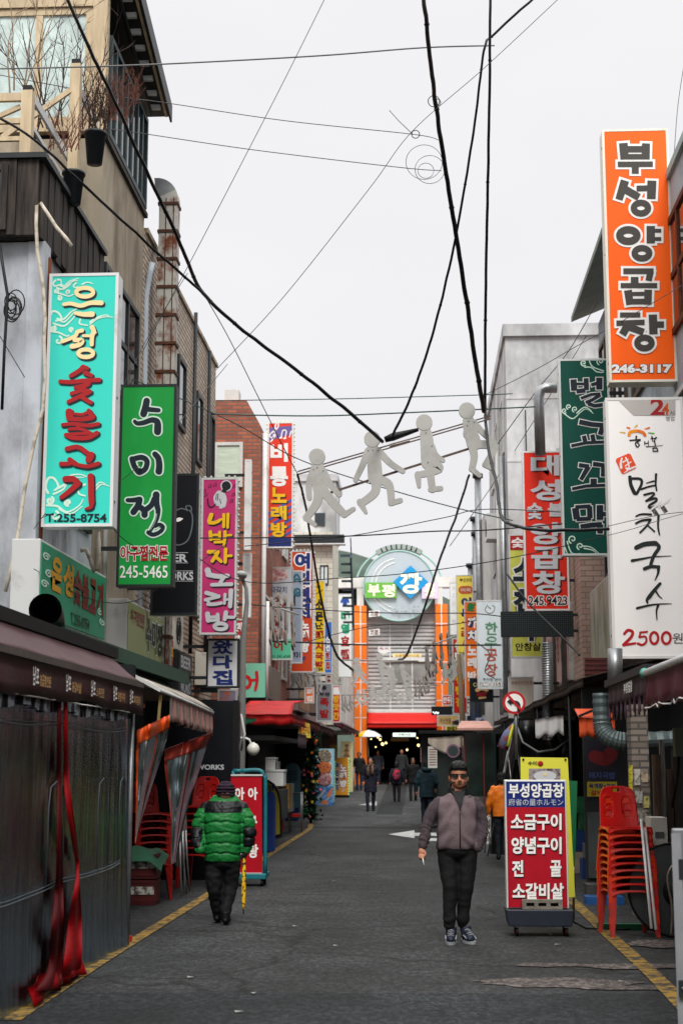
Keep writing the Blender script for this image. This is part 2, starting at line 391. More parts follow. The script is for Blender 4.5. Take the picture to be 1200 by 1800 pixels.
whi = worn('worn_white_paint', (185, 187, 186), (90, 90, 90), 6, .3, .5)
plas_g = M('grey_plaster', (186, 191, 198), .8, scale=1.1, col2=(112, 112, 114), lo=.36, hi=.58, bump=.2, bscale=18, st=(1, 1, .5))
plas_b = M('beige_plaster', (168, 156, 136), .85, scale=1.5, col2=(112, 100, 84), lo=.36, hi=.6, bump=.3, bscale=30, st=(1, 1, .35))
wood_d = M('weathered_dark_wood', (70, 62, 56), .8, scale=6, col2=(22, 19, 18), lo=.35, hi=.68, bump=.4, bscale=30, st=(3, 3, .25))
wood_l = M('pale_timber', (196, 176, 144), .65, var=.22, scale=4, st=(3, 3, .4))
dkmetal = M('dark_metal', (34, 38, 40), .5, .2, 5)
black = M('black_matte', (9, 9, 10), .6, .3, 6)
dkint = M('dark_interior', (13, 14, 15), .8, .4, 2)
glass = M('window_glass', (34, 42, 46), .06, .3, .8, spec=.8)
glass_b = M('blue_grey_glass', (196, 212, 208), .3, .3, 3.5, spec=.5)
wframe = M('white_frame', (205, 205, 200), .5, .12, 6)
rust = M('rusty_galvanised', (168, 166, 158), .55, scale=3.2, col2=(104, 52, 24), lo=.38, hi=.5, metal=.3, st=(1, 1, .7))
rustd = M('rust', (104, 52, 26), .85, .4, 9, bump=.3)
galv = M('galvanised_steel', (150, 152, 154), .38, .2, 6, metal=.75)
alu = M('painted_aluminium', (196, 197, 196), .45, scale=2.2, col2=(150, 148, 142), lo=.28, hi=.45)
white_p = M('white_paint', (222, 222, 220), .5, scale=1.6, col2=(180, 178, 172), lo=.3, hi=.48)
tanbrick = BRICK('tan_brick', (196, 178, 158), (170, 153, 135), (92, 82, 72), .26, .085, msize=.014)
redbrick = BRICK('red_brick', (178, 94, 64), (142, 70, 50), (104, 92, 82), .22, .08, msize=.012)
wtile = BRICK('white_wall_tile', (216, 212, 198), (206, 200, 184), (160, 156, 146), .42, .2, msize=.01)
concw = M('white_concrete', (200, 201, 202), .8, scale=.9, col2=(140, 140, 140), lo=.36, hi=.6, bump=.15, bscale=12, st=(1, 1, .5))
palew = M('pale_render', (216, 214, 210), .8, scale=1.1, col2=(176, 172, 166), lo=.3, hi=.55, st=(1, 1, .4))
foliage_h = M('hill_forest', (62, 76, 66), .95, .4, .05)
# ---------------------------------------------------------------- ground and road
YS = [-60, -5, 2, 8, 14, 20, 26, 32, 38, 44, 52, 60, 70, 80, 110]
def lane(mb, x0, x1, dz, m, ys=YS):
    for a, b in zip(ys, ys[1:]):
        mb.add([(x0, a, gz(a) + dz), (x1, a, gz(a) + dz), (x1, b, gz(b) + dz), (x0, b, gz(b) + dz)], [(0, 1, 2, 3)], m)
g = MB(); ys2 = YS + [300, 900, 2500]
for a, b in zip(ys2, ys2[1:]):
    za, zb = gz(min(a, 110)) - .02, gz(min(b, 110)) - .02
    g.add([(-900, a, za), (900, a, za), (900, b, zb), (-900, b, zb)], [(0, 1, 2, 3)], conc_f)
struct('ground', g)
g = MB(); lane(g, -3.9, 2.6, 0, asph, [-60, -5, 2, 8, 14, 20, 26, 32, 37.2]); struct('road', g)
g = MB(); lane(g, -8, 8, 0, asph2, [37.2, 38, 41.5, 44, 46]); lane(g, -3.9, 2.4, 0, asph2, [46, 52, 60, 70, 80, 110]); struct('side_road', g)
g = MB(); lane(g, 2.6, 3.45, .004, conc_f, [2, 8, 14, 20, 26, 32, 37.2]); struct('pavement', g)
def flat(mb, pts, m, z=.004):
    mb.add([(p.x, p.y, gz(p.y) + z) for p in pts], [tuple(range(len(pts)))], m)
def blob(cx, cy, rx, ry, n=34, j=.22, seed=0):
    return [Vector((cx + rx * math.cos(t) * (1 + j * noise.noise(Vector((math.cos(t) * 2, math.sin(t) * 2, seed)))), cy + ry * math.sin(t) * (1 + j * noise.noise(Vector((math.cos(t) * 2 + 9, math.sin(t) * 2, seed)))), 0)) for t in [2 * math.pi * k / n for k in range(n)]]
# patches and dark trench in the road
g = MB(); flat(g, [ground(660, 1437), ground(706, 1437), ground(728, 1352), ground(704, 1352)], asph3, .006); struct('road_patch', g)
g = MB(); lane(g, -6, 6, .006, asph3, [37.6, 38.6]); lane(g, -6, 6, .007, conc_f, [39.4, 39.75]); struct('road_joint', g)
g = MB()
for k, (a, b, rx, ry) in enumerate([(985, 1728, .62, .26), (960, 1697, .3, .12), (1105, 1738, .42, .12), (1110, 1700, .5, .16), (1160, 1660, .35, .3)]):
    p = ground(a, b); flat(g, blob(p.x, p.y, rx, ry, j=.5, seed=k * 3.3), conc_p, .006 + .001 * k)
struct('pavement_patch', g)
g = MB(); flat(g, [ground(-200, 1745), ground(1400, 1748), ground(1500, 1900), ground(-300, 1900)], asph3, .003); struct('road_strip', g)
def painted(pts, wd, m, z):
    v, f = ribbon(smooth_pts([(p.x, p.y) for p in pts], 14), wd, wd, False); mb = MB()
    mb.add([(a, b, gz(b) + z) for a, b in v], f, m); return mb
struct('road_line', painted([ground(20, 1795), ground(190, 1683), ground(365, 1574), ground(470, 1505), ground(520, 1473), ground(543, 1458), ground(546, 1450)], .13, yel, .009))
struct('road_line', painted([ground(1225, 1795), ground(1150, 1718), ground(1080, 1654), ground(1030, 1607), ground(1002, 1582), ground(985, 1565)], .14, yel, .010))
# white turn arrow across the lane
g = MB(); A = [ground(682, 1467), ground(728, 1460), ground(728, 1464.5), ground(800, 1464.5), ground(800, 1470), ground(728, 1470), ground(728, 1474)]
flat(g, A, whi, .009); flat(g, [ground(752, 1474), ground(800, 1474), ground(800, 1479), ground(748, 1479)], whi, .009)
flat(g, [ground(630, 1424), ground(662, 1419), ground(662, 1425)], whi, .009); struct('road_marking', g)
# hill beyond
g = MB(); N = 60; prof = []
for i in range(N + 1):
    x = -420 + 840 * i / N; prof.append((x, 42 + 46 * math.exp(-((x + 42) / 60) ** 2) + 30 * math.exp(-((x - 180) / 130) ** 2) + 5 * noise.noise(Vector((x * .03, 0, 1)))))
vs = []; fs = []
for j, (yy, k) in enumerate([(380, 0), (470, .55), (560, .9), (620, 1), (760, .4), (900, 0)]):
    vs += [(x, yy, .5 + h * k + (3 * noise.noise(Vector((x * .05, yy * .02, 3))) if 0 < k else 0)) for x, h in prof]
W = N + 1
for j in range(5): fs += [(j * W + i, j * W + i + 1, (j + 1) * W + i + 1, (j + 1) * W + i) for i in range(N)]
g.add(vs, fs, foliage_h, True); struct('hill', g)
# ---------------------------------------------------------------- buildings
def win_x(p, X, s, d0, d1, z0, z1, nm=2, hm=0, fm=None, gm=None, fw=.06, name='window'):
    """window in a facade lying in the plane x=X; s=+1 when the street is on the +x side"""
    m = MB(); fm = fm or dkmetal; gm = gm or glass; a, b = X + s * .004, X + s * .05
    def bx(y0, y1, q0, q1, u=a, v=b, mt=fm): m.box(min(u, v), max(u, v), y0, y1, q0, q1, mt)
    bx(d0 + fw, d1 - fw, z0 + fw, z1 - fw, X + s * .004, X + s * .02, gm)
    bx(d0, d1, z0, z0 + fw); bx(d0, d1, z1 - fw, z1); bx(d0, d0 + fw, z0 + fw, z1 - fw); bx(d1 - fw, d1, z0 + fw, z1 - fw)
    for i in range(1, nm): y = d0 + (d1 - d0) * i / nm; bx(y - fw / 2, y + fw / 2, z0 + fw, z1 - fw, X + s * .02, X + s * .045)
    for i in range(1, hm): z = z0 + (z1 - z0) * i / hm; bx(d0 + fw, d1 - fw, z - fw / 2, z + fw / 2, X + s * .02, X + s * .04)
    return m.build(name, p)
def win_y(p, d, x0, x1, z0, z1, nm=2, hm=0, fm=None, gm=None, fw=.06, name='window'):
    m = MB(); fm = fm or dkmetal; gm = gm or glass
    def bx(a, b, q0, q1, u=d - .05, v=d - .004, mt=fm): m.box(a, b, u, v, q0, q1, mt)
    bx(x0 + fw, x1 - fw, z0 + fw, z1 - fw, d - .02, d - .004, gm)
    bx(x0, x1, z0, z0 + fw); bx(x0, x1, z1 - fw, z1); bx(x0, x0 + fw, z0 + fw, z1 - fw); bx(x1 - fw, x1, z0 + fw, z1 - fw)
    for i in range(1, nm): x = x0 + (x1 - x0) * i / nm; bx(x - fw / 2, x + fw / 2, z0 + fw, z1 - fw, d - .045, d - .02)
    for i in range(1, hm): z = z0 + (z1 - z0) * i / hm; bx(x0 + fw, x1 - fw, z - fw / 2, z + fw / 2, d - .04, d - .02)
    return m.build(name, p)
XL, XR = -4.0, 3.4
# --- weathered grey building with the timber storey (left, nearest)
b1 = thing('weathered_building', 'grey plaster corner building with dark weathered timber upper storey behind the turquoise sign', 'building', (-6, 17, 0))
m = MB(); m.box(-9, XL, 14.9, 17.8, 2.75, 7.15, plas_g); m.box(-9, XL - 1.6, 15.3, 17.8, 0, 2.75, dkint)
m.box(-4.12, -3.93, 14.88, 15.12, 2.76, 7.15, plas_g); m.build('wall', b1, .01)
m = MB()
for i in range(14): y = 14.8 + i * .215; m.box(-3.99, -3.955 + .012 * (i % 3), y, y + .21, 7.16 - .04 * (i % 2), 8.0, wood_d)
for i in range(22): x = -9 + i * .228; m.box(x, x + .222, 14.71 - .01 * (i % 3), 14.79, 7.16, 8.0, wood_d)
m.box(-8.98, -4.0, 14.81, 17.79, 7.16, 7.98, wood_d); m.build('timber_cladding', b1)
m = MB(); m.box(-9, -3.9, 14.66, 17.8, 8.002, 8.06, dkmetal); m.build('terrace_slab', b1)
win_y(b1, 14.69, -5.3, -4.3, 7.2, 7.93, 3, 0, wood_d, glass, .07)
win_x(b1, XL, 1, 15.3, 16.0, 4.4, 6.7, 1, 3, rustd); win_x(b1, XL, 1, 16.3, 17.6, 4.4, 6.7, 2, 2, dkmetal)
# timber railing of the terrace
rl = thing('timber_railing', 'pale timber terrace railing with square posts on top of the weathered building', 'railing', (-5, 15.3, 8.06))
m = MB()
for (x, y, zt) in ((-4.21, 15.0, 8.9), (-6.3, 15.0, 8.9), (-4.08, 16.6, 10.0), (-5.4, 15.0, 8.9)): m.box(x - .06, x + .06, y - .06, y + .06, 8.062, zt, wood_l); m.box(x - .05, x + .05, y - .05, y + .05, zt + .002, zt + .06, black)
m.split('post', rl)
m = MB(); m.bar((-9, 15.0, 8.84), (-4.28, 15.0, 8.84), .05, .09, wood_l); m.bar((-9, 15.0, 8.56), (-4.28, 15.0, 8.56), .04, .05, wood_l); m.bar((-9, 15.0, 8.36), (-4.28, 15.0, 8.36), .04, .05, wood_l)
m.bar((-5.3, 15.04, 8.3), (-4.3, 15.04, 8.75), .04, .05, wood_l); m.bar((-4.9, 16.4, 9.0), (-4.14, 16.55, 9.65), .05, .06, wood_l)
m.split('rail', rl)
m = MB(); m.bar((-4.16, 15.07, 8.84), (-4.16, 17.0, 8.84), .03, .1, alu); m.bar((-4.16, 15.07, 8.5), (-4.16, 17.0, 8.5), .03, .05, alu); m.bar((-4.06, 16.67, 9.72), (-4.06, 17.7, 9.72), .03, .1, alu)
for y in (15.7, 16.2): m.box(-4.2, -4.12, y - .03, y + .03, 8.07, 8.44, wood_l)
m.split('side_rail', rl)
# --- beige building with the glazed top storey
b2 = thing('beige_building', 'beige rendered building with glazed top storey and dark eave, behind bare shrubs', 'building', (-6, 20.3, 0))
m = MB(); m.box(-9, XL, 17.82, 20.68, 2.75, 9.6, plas_b); m.box(-9, XL - 1.6, 17.82, 20.68, 0, 2.75, dkint); m.box(-9, -4.35, 17.9, 20.68, 9.6, 11.1, dkint); m.build('wall', b2)
m = MB()
for z in (9.6,): m.box(XL - .1, XL + .05, 17.8, 20.7, z, z + .07, wood_d)
m.box(-4.17, XL + .02, 17.76, 17.92, 9.69, 11.7, wood_l); m.box(-9, -4.17, 17.78, 17.9, 9.69, 9.8, wood_l); m.box(-9, -4.17, 17.78, 17.9, 11.42, 11.7, wood_l)
m.build('timber_frame', b2)
win_y(b2, 17.86, -6.3, -4.18, 9.81, 11.41, 3, 0, wood_l, glass_b, .09)
win_x(b2, XL, 1, 17.98, 20.6, 9.7, 11.1, 7, 0, M('teal_dark_frame', (40, 56, 58), .5, .2, 4), glass, .07)
win_x(b2, XL, 1, 18.0, 20.3, 6.5, 8.0, 3, 2, dkmetal, glass, .07)
ez = lambda y: 11.25 + (20.6 - y) * .23
m = MB(); m.slab([(XL - .1, 17.7, ez(17.7)), (XL + .33, 17.7, ez(17.7)), (XL + .33, 20.75, ez(20.75)), (XL - .1, 20.75, ez(20.75))], (0, 0, .05), dkmetal)
for i in range(9): y = 17.9 + i * .32; m.box(XL + .1, XL + .24, y, y + .06, ez(y) - .07, ez(y) - .002, alu)
m.cyl((XL + .08, 17.7, ez(17.7) - .07), (XL + .08, 20.6, ez(20.6) - .07), .035, black); m.build('eave', b2)
m = MB(); m.slab([(XL + .335, 17.65, ez(17.65) - .06), (XL + .335, 20.8, ez(20.8) - .06), (XL + .335, 20.8, ez(20.8) + .2), (XL + .335, 17.65, ez(17.65) + .2)], (.03, 0, 0), dkmetal); m.bar((XL + .3, 17.7, ez(17.7) - .02), (XL + .3, 20.7, ez(20.7) - .02), .04, .05, wood_l)
m.slab([(-9, 17.72, ez(17.7) + .055), (XL + .33, 17.72, ez(17.7) + .055), (XL + .33, 20.78, ez(20.78) + .055), (-9, 20.78, ez(20.78) + .055)], (0, 0, .15), dkmetal); m.build('roof', b2)
# --- tan brick building
b3 = thing('tan_brick_building', 'tan brick building with parapet and narrow dark windows beside the rusty duct', 'building', (-6, 25, 0))
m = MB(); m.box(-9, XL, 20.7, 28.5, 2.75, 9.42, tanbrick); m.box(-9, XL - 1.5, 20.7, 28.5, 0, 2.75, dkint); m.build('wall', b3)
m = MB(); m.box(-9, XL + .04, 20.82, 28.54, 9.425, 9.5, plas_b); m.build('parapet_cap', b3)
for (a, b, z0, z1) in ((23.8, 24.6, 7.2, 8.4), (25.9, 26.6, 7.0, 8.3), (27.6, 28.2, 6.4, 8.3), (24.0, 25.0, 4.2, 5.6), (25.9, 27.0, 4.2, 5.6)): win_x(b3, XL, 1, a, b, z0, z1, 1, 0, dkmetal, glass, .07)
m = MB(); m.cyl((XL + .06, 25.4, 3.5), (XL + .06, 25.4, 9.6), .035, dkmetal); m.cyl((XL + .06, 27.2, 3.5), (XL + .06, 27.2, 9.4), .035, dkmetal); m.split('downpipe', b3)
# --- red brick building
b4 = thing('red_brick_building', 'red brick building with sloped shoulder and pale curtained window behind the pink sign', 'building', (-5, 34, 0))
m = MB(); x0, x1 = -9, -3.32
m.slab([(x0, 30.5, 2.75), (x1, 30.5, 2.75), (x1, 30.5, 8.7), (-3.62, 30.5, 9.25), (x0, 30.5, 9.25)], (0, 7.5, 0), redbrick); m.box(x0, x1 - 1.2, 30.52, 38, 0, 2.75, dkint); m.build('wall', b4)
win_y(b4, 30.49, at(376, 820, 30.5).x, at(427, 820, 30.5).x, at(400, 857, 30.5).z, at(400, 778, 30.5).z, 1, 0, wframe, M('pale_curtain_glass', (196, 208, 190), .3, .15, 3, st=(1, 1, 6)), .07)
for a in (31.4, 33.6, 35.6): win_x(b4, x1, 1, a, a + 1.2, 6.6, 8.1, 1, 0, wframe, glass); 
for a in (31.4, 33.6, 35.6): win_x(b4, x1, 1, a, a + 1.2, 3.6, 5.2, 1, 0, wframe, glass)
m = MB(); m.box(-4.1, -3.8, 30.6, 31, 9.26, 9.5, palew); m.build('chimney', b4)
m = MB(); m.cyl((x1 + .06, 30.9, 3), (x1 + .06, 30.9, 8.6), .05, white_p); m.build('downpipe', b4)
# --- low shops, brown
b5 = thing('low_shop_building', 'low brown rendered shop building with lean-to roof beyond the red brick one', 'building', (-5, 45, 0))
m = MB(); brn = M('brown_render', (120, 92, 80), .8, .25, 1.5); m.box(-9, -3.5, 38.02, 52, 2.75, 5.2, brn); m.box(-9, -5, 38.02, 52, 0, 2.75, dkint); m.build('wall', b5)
m = MB(); m.slab([(-9, 38.0, 9.8), (-3.3, 38.0, 7.4), (-3.3, 38.0, 7.25), (-9, 38.0, 9.65)], (0, 13.9, 0), M('brown_metal_roof', (110, 74, 66), .55, .2, 3)); m.build('roof', b5)
m = MB(); m.slab([(-9, 38.05, 5.21), (-3.52, 38.05, 5.21), (-3.52, 38.05, 7.24), (-9, 38.05, 9.6)], (0, 13.8, 0), brn); m.build('gable', b5)
# --- white tiled building
b6 = thing('white_tiled_building', 'white tiled building with rooftop penthouse and outside stair left of the round gate sign', 'building', (-5, 57, 0))
m = MB(); xr = at(584, 1100, 52.1).x; zt = at(560, 935, 52.1).z; m.box(-9, xr, 52.1, 56, 2.9, zt, wtile); m.box(-9, xr - .9, 52.1, 56, 0, 2.9, dkint); m.build('wall', b6)
m = MB(); z2 = at(560, 846, 53).z; xr2 = at(594, 900, 53).x; m.box(-8, at(590, 900, 53).x, 53, 55.8, zt, z2, concw); m.box(-8, xr2, 52.9, 56, z2 + .003, z2 + .25, concw)
m.box(at(553, 900, 52.9).x, at(571, 900, 52.9).x, 52.95, 52.998, at(560, 925, 53).z, at(560, 902, 53).z, glass); m.build('penthouse', b6)
m = MB(); m.box(-7, at(605, 945, 51.9).x, 51.7, 52.09, at(560, 957, 52).z, at(560, 942, 52).z, dkmetal); m.box(-7, at(607, 945, 51.9).x, 51.68, 52.09, at(560, 959, 52).z, at(560, 957.2, 52).z, white_p); m.build('canopy', b6)
win_y(b6, 52.09, at(562, 1000, 52).x, at(577, 1000, 52).x, at(570, 1027, 52).z, at(570, 993, 52).z, 2, 0, dkmetal, M('frosted_glass', (206, 214, 212), .3, .1, 3), .04)
m = MB()
nb_ = M('stair_slate', (62, 76, 88), .6)
for i in range(9): z = zt - .2 - i * .3; m.box(xr + .02, xr + .42, 57 + i * .28, 57.28 + i * .28, z, z + .06, nb_)
m.bar((xr + .42, 57, zt + .5), (xr + .42, 59.6, zt - 2.1), .04, .06, nb_); m.bar((xr + .42, 57, zt - .2), (xr + .42, 59.6, zt - 2.8), .06, .22, nb_)
m.build('staircase', b6)
# --- pale building by the gate, left
b7 = thing('pale_side_building', 'pale building with ribbed cladding standing left of the market gate', 'building', (-5, 68, 0))
m = MB(); xr = at(621, 1100, 74.4).x; zt = at(600, 1062, 62).z; m.box(-9, xr, 62.2, 74.4, 2.9, zt, palew); m.box(-9, xr - .8, 62.2, 74.4, 0, 2.9, dkint); m.build('wall', b7)
m = MB()
for i in range(22): z = 3.2 + i * .2; m.box(-6, xr + .03, 62.15, 62.195, z, z + .12, white_p)
m.build('louvre_cladding', b7)
# --- right: grey building with rusty window frames
r1 = thing('grey_building', 'grey rendered building with rusty framed windows behind the orange sign', 'building', (5, 15, 0))
bl = M('blue_grey_render', (166, 174, 180), .8, scale=1.2, col2=(124, 128, 132), lo=.3, hi=.55)
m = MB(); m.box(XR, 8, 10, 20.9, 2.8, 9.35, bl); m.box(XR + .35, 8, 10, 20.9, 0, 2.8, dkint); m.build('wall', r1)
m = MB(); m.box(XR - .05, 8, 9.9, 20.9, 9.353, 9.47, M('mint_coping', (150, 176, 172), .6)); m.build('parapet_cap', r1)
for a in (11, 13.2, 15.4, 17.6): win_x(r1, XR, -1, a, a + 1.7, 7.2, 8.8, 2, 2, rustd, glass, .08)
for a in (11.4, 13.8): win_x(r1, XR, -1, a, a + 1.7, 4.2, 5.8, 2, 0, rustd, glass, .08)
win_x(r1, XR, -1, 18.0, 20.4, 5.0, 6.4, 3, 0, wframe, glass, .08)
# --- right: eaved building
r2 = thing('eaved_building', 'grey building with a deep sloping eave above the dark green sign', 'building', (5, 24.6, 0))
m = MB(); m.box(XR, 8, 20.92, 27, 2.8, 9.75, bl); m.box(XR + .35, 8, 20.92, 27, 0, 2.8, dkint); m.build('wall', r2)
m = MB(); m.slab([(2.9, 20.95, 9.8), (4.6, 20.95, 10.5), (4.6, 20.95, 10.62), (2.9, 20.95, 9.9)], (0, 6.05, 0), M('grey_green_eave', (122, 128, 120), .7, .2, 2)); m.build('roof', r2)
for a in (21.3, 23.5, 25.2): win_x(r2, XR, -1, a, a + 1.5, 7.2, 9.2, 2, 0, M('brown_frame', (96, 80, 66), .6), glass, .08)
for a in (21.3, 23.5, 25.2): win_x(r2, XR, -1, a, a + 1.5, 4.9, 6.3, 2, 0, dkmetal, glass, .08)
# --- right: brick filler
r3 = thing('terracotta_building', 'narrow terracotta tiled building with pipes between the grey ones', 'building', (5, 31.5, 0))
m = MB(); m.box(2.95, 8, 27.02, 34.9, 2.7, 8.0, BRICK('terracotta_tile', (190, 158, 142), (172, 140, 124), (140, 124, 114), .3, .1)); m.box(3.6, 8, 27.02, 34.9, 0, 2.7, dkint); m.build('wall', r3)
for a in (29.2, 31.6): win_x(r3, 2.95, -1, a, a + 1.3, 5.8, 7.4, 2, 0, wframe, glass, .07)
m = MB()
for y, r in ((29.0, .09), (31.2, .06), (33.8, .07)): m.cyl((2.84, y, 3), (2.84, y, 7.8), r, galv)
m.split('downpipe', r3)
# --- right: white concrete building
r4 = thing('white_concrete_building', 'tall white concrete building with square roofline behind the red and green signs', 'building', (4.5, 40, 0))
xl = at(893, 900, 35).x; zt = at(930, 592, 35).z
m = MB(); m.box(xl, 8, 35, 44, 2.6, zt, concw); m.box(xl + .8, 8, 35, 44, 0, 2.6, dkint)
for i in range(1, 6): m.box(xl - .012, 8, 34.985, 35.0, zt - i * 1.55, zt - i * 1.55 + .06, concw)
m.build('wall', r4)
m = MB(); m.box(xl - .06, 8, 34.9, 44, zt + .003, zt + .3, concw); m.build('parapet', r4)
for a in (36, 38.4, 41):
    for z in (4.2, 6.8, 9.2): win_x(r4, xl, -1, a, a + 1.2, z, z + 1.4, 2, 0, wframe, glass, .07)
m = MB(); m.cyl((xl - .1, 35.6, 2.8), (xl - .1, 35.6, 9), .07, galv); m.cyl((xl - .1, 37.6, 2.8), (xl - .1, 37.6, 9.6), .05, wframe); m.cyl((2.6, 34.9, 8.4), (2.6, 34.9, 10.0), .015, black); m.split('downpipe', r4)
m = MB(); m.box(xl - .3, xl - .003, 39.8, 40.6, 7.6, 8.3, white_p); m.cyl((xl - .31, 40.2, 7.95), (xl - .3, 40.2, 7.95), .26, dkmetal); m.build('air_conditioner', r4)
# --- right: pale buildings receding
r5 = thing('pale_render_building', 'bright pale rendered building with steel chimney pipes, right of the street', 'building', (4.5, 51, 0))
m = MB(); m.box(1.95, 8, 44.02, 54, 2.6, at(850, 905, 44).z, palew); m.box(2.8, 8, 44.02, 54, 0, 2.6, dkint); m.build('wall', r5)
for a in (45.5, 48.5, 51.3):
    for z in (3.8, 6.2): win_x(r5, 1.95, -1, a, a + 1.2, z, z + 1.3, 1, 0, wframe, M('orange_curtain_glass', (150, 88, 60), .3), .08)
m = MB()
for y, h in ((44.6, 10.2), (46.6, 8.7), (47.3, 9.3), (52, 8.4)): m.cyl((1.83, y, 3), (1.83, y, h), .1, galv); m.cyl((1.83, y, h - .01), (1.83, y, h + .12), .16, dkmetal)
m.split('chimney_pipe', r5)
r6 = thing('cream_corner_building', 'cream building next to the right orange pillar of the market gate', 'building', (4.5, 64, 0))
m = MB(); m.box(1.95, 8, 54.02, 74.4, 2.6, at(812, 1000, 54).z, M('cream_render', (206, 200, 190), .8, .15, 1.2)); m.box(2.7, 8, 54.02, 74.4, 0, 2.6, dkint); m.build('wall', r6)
for a in (55.5, 59.5, 64): win_x(r6, 1.95, -1, a, a + 1.6, 4, 5.4, 2, 0, wframe, glass, .08)
m = MB(); m.box(2.0, 7, 54.03, 54.08, at(812, 1000, 54).z, at(812, 985, 54).z, galv); m.cyl((2.2, 56, 8), (2.2, 56, 10.5), .08, galv); m.build('roof_rail', r6)
# backs that close the sides of the street near the viewer
m = MB(); m.box(-9.5, -5.2, -6, 9.2, 0, 7.5, plas_b); single('stone_grey_building', m, 'plain rendered building outside the left edge of view', 'building')
m = MB(); m.box(4.2, 9, -6, 9.8, 0, 8.5, plas_b); single('plain_building', m, 'plain rendered building outside the right edge of view', 'building')
# ---------------------------------------------------------------- market gate
gt = thing('market_gate', 'market gate building with grey louvred front and orange pillars at the end of the street', 'gate', (-.9, 75, gz(75)))
GD = 75.0
def gx(px): return at(px, 1300, GD).x
def gzz(py): return at(703, py, GD).z
cladg = M('grey_cladding', (196, 198, 198), .6, .1, 2); cladd = M('dark_cladding', (140, 144, 142), .6, .12, 2)
m = MB(); m.box(gx(640), gx(772), GD + .3, GD + 1.2, gzz(1252), gzz(1040), cladg)
zz = gzz(1250)
while zz < gzz(1090): m.box(gx(647), gx(766), GD + .2, GD + .298, zz, zz + .12, cladg); zz += .2
m.box(gx(690), gx(763), GD + .16, GD + .198, gzz(1200), gzz(1164), cladd)
for p in (686, 725): m.box(gx(p) - .03, gx(p) + .03, GD + .15, GD + .199, gzz(1250), gzz(1095), white_p)
m.box(gx(648), gx(768), GD + .05, GD + .3, gzz(1254), gzz(1249), white_p); m.box(gx(668), gx(768), GD + .05, GD + .3, gzz(1163), gzz(1158), white_p)
m.build('louvre_wall', gt)
og = M('orange_panel', (240, 116, 22), .45, .1, 1.5)
for a, b, t in ((624, 645, 1066), (767, 788, 1064)):
    m = MB(); m.box(gx(a), gx(b), GD - .5, GD + .3, gz(75), gzz(t), og); c = (gx(a) + gx(b)) / 2
    m.box(c - .025, c + .025, GD - .512, GD - .5, gz(75), gzz(t), white_p)
    for y in (1098, 1132, 1165, 1200, 1232, 1262): m.box(gx(a), gx(b), GD - .51, GD - .5, gzz(y) - .02, gzz(y) + .02, white_p)
    m.build('pillar', gt)
m = MB(); m.box(gx(588), gx(828), GD - .45, GD + .3, gzz(1034), gzz(1016), palew)
for a, b in ((588, 592), (628, 640), (766, 780), (812, 828)): m.box(gx(a), gx(b), GD - .42, GD + .3, gzz(1066), gzz(1034) - .002, palew)
m.box(gx(592), gx(628), GD + .2, GD + .3, gzz(1066), gzz(1034) - .004, dkint); m.build('beam', gt)
dc = Vector((gx(703), GD - .6, gzz(1032))); R = (gx(765) - gx(640)) / 2
discm = M('pale_blue_disc', (178, 188, 194), .4, .05, 1); mint = M('mint_rim', (150, 184, 176), .5, .1, 3)
m = MB(); m.lathe(dc, [(R, 0), (R, .35)], discm, 56, 'y', False); m.tube([dc + Vector((R * math.cos(t), 0, R * math.sin(t))) for t in [2 * math.pi * i / 56 for i in range(56)]], .05, mint, 8, close=True)
for k, rr in ((1, .78), (2, .66)): m.tube([dc + Vector((rr * R * math.cos(t), 0, rr * R * math.sin(t))) for t in [math.radians(100 + 160 * i / 40) for i in range(41)]], .035, white_p, 6)
m.build('disc', gt)
m = MB(); m.tube([Vector((dc.x + R * 1.24 * math.cos(t), GD + .1, gzz(1030) + R * 1.1 * math.sin(t))) for t in [math.radians(8 + 164 * i / 40) for i in range(41)]], .05, mint, 8)
for i in range(9):
    t = math.radians(62 + 7 * i); p = Vector((dc.x + R * 1.12 * math.cos(t), GD + .1, gzz(1030) + R * 1.06 * math.sin(t))); q = p + Vector((math.cos(t), 0, math.sin(t))) * .35; m.bar(p, p.lerp(q, .7), .32, .5, M('arch_grey_green', (150, 160, 154), .5), (0, 1, 0))
m.build('arch_frame', gt)
gp = face_place(GD - .8, .02)
m = MB(); gr = M('green_panel', (104, 176, 66), .45); bu = M('blue_panel', (20, 146, 206), .45); pk = M('lilac_panel', (222, 200, 226), .45); cream = M('cream_letters', (246, 240, 214), .5, .05)
m.slab([gp(642, 1051, 0), gp(697, 1051, 0), gp(697, 1024, 0), gp(642, 1024, 0)], (0, .15, 0), gr)
fit_text(m, '부', (646, 1027, 668, 1048), gp, cream, .04); fit_text(m, '평', (671, 1027, 694, 1050), gp, cream, .04); m.build('green_letter_panel', gt)
m = MB(); m.slab([gp(691, 1023, 2), gp(721, 1053, 2), gp(752, 1023, 2), gp(721, 994, 2)], (0, .15, 0), bu); fit_text(m, '깡', (702, 1006, 741, 1044), gp, cream, .04, 3); m.build('blue_diamond_panel', gt)
m = MB(); m.slab([gp(741, 1052, 0), gp(769, 1052, 0), gp(769, 1024, 0), gp(741, 1024, 0)], (0, .15, 0), pk); fit_text(m, '통', (745, 1026, 765, 1050), gp, cream, .04); m.build('lilac_letter_panel', gt)
m = MB(); fit_text(m, '야시장', (688, 1063, 744, 1078), gp, M('pale_grey_letters', (176, 186, 190), .5), .04, 0); m.build('lettering', gt)
m = MB(); m.slab([gp(690, 1155, 0), gp(740, 1155, 0), gp(740, 1149, 0), gp(690, 1149, 0)], (0, .1, 0), M('cream_banner', (236, 226, 170), .6)); fit_text(m, '부평깡통야시장', (694, 1150, 737, 1155), gp, M('gold_letters', (206, 150, 30), .5), .02)
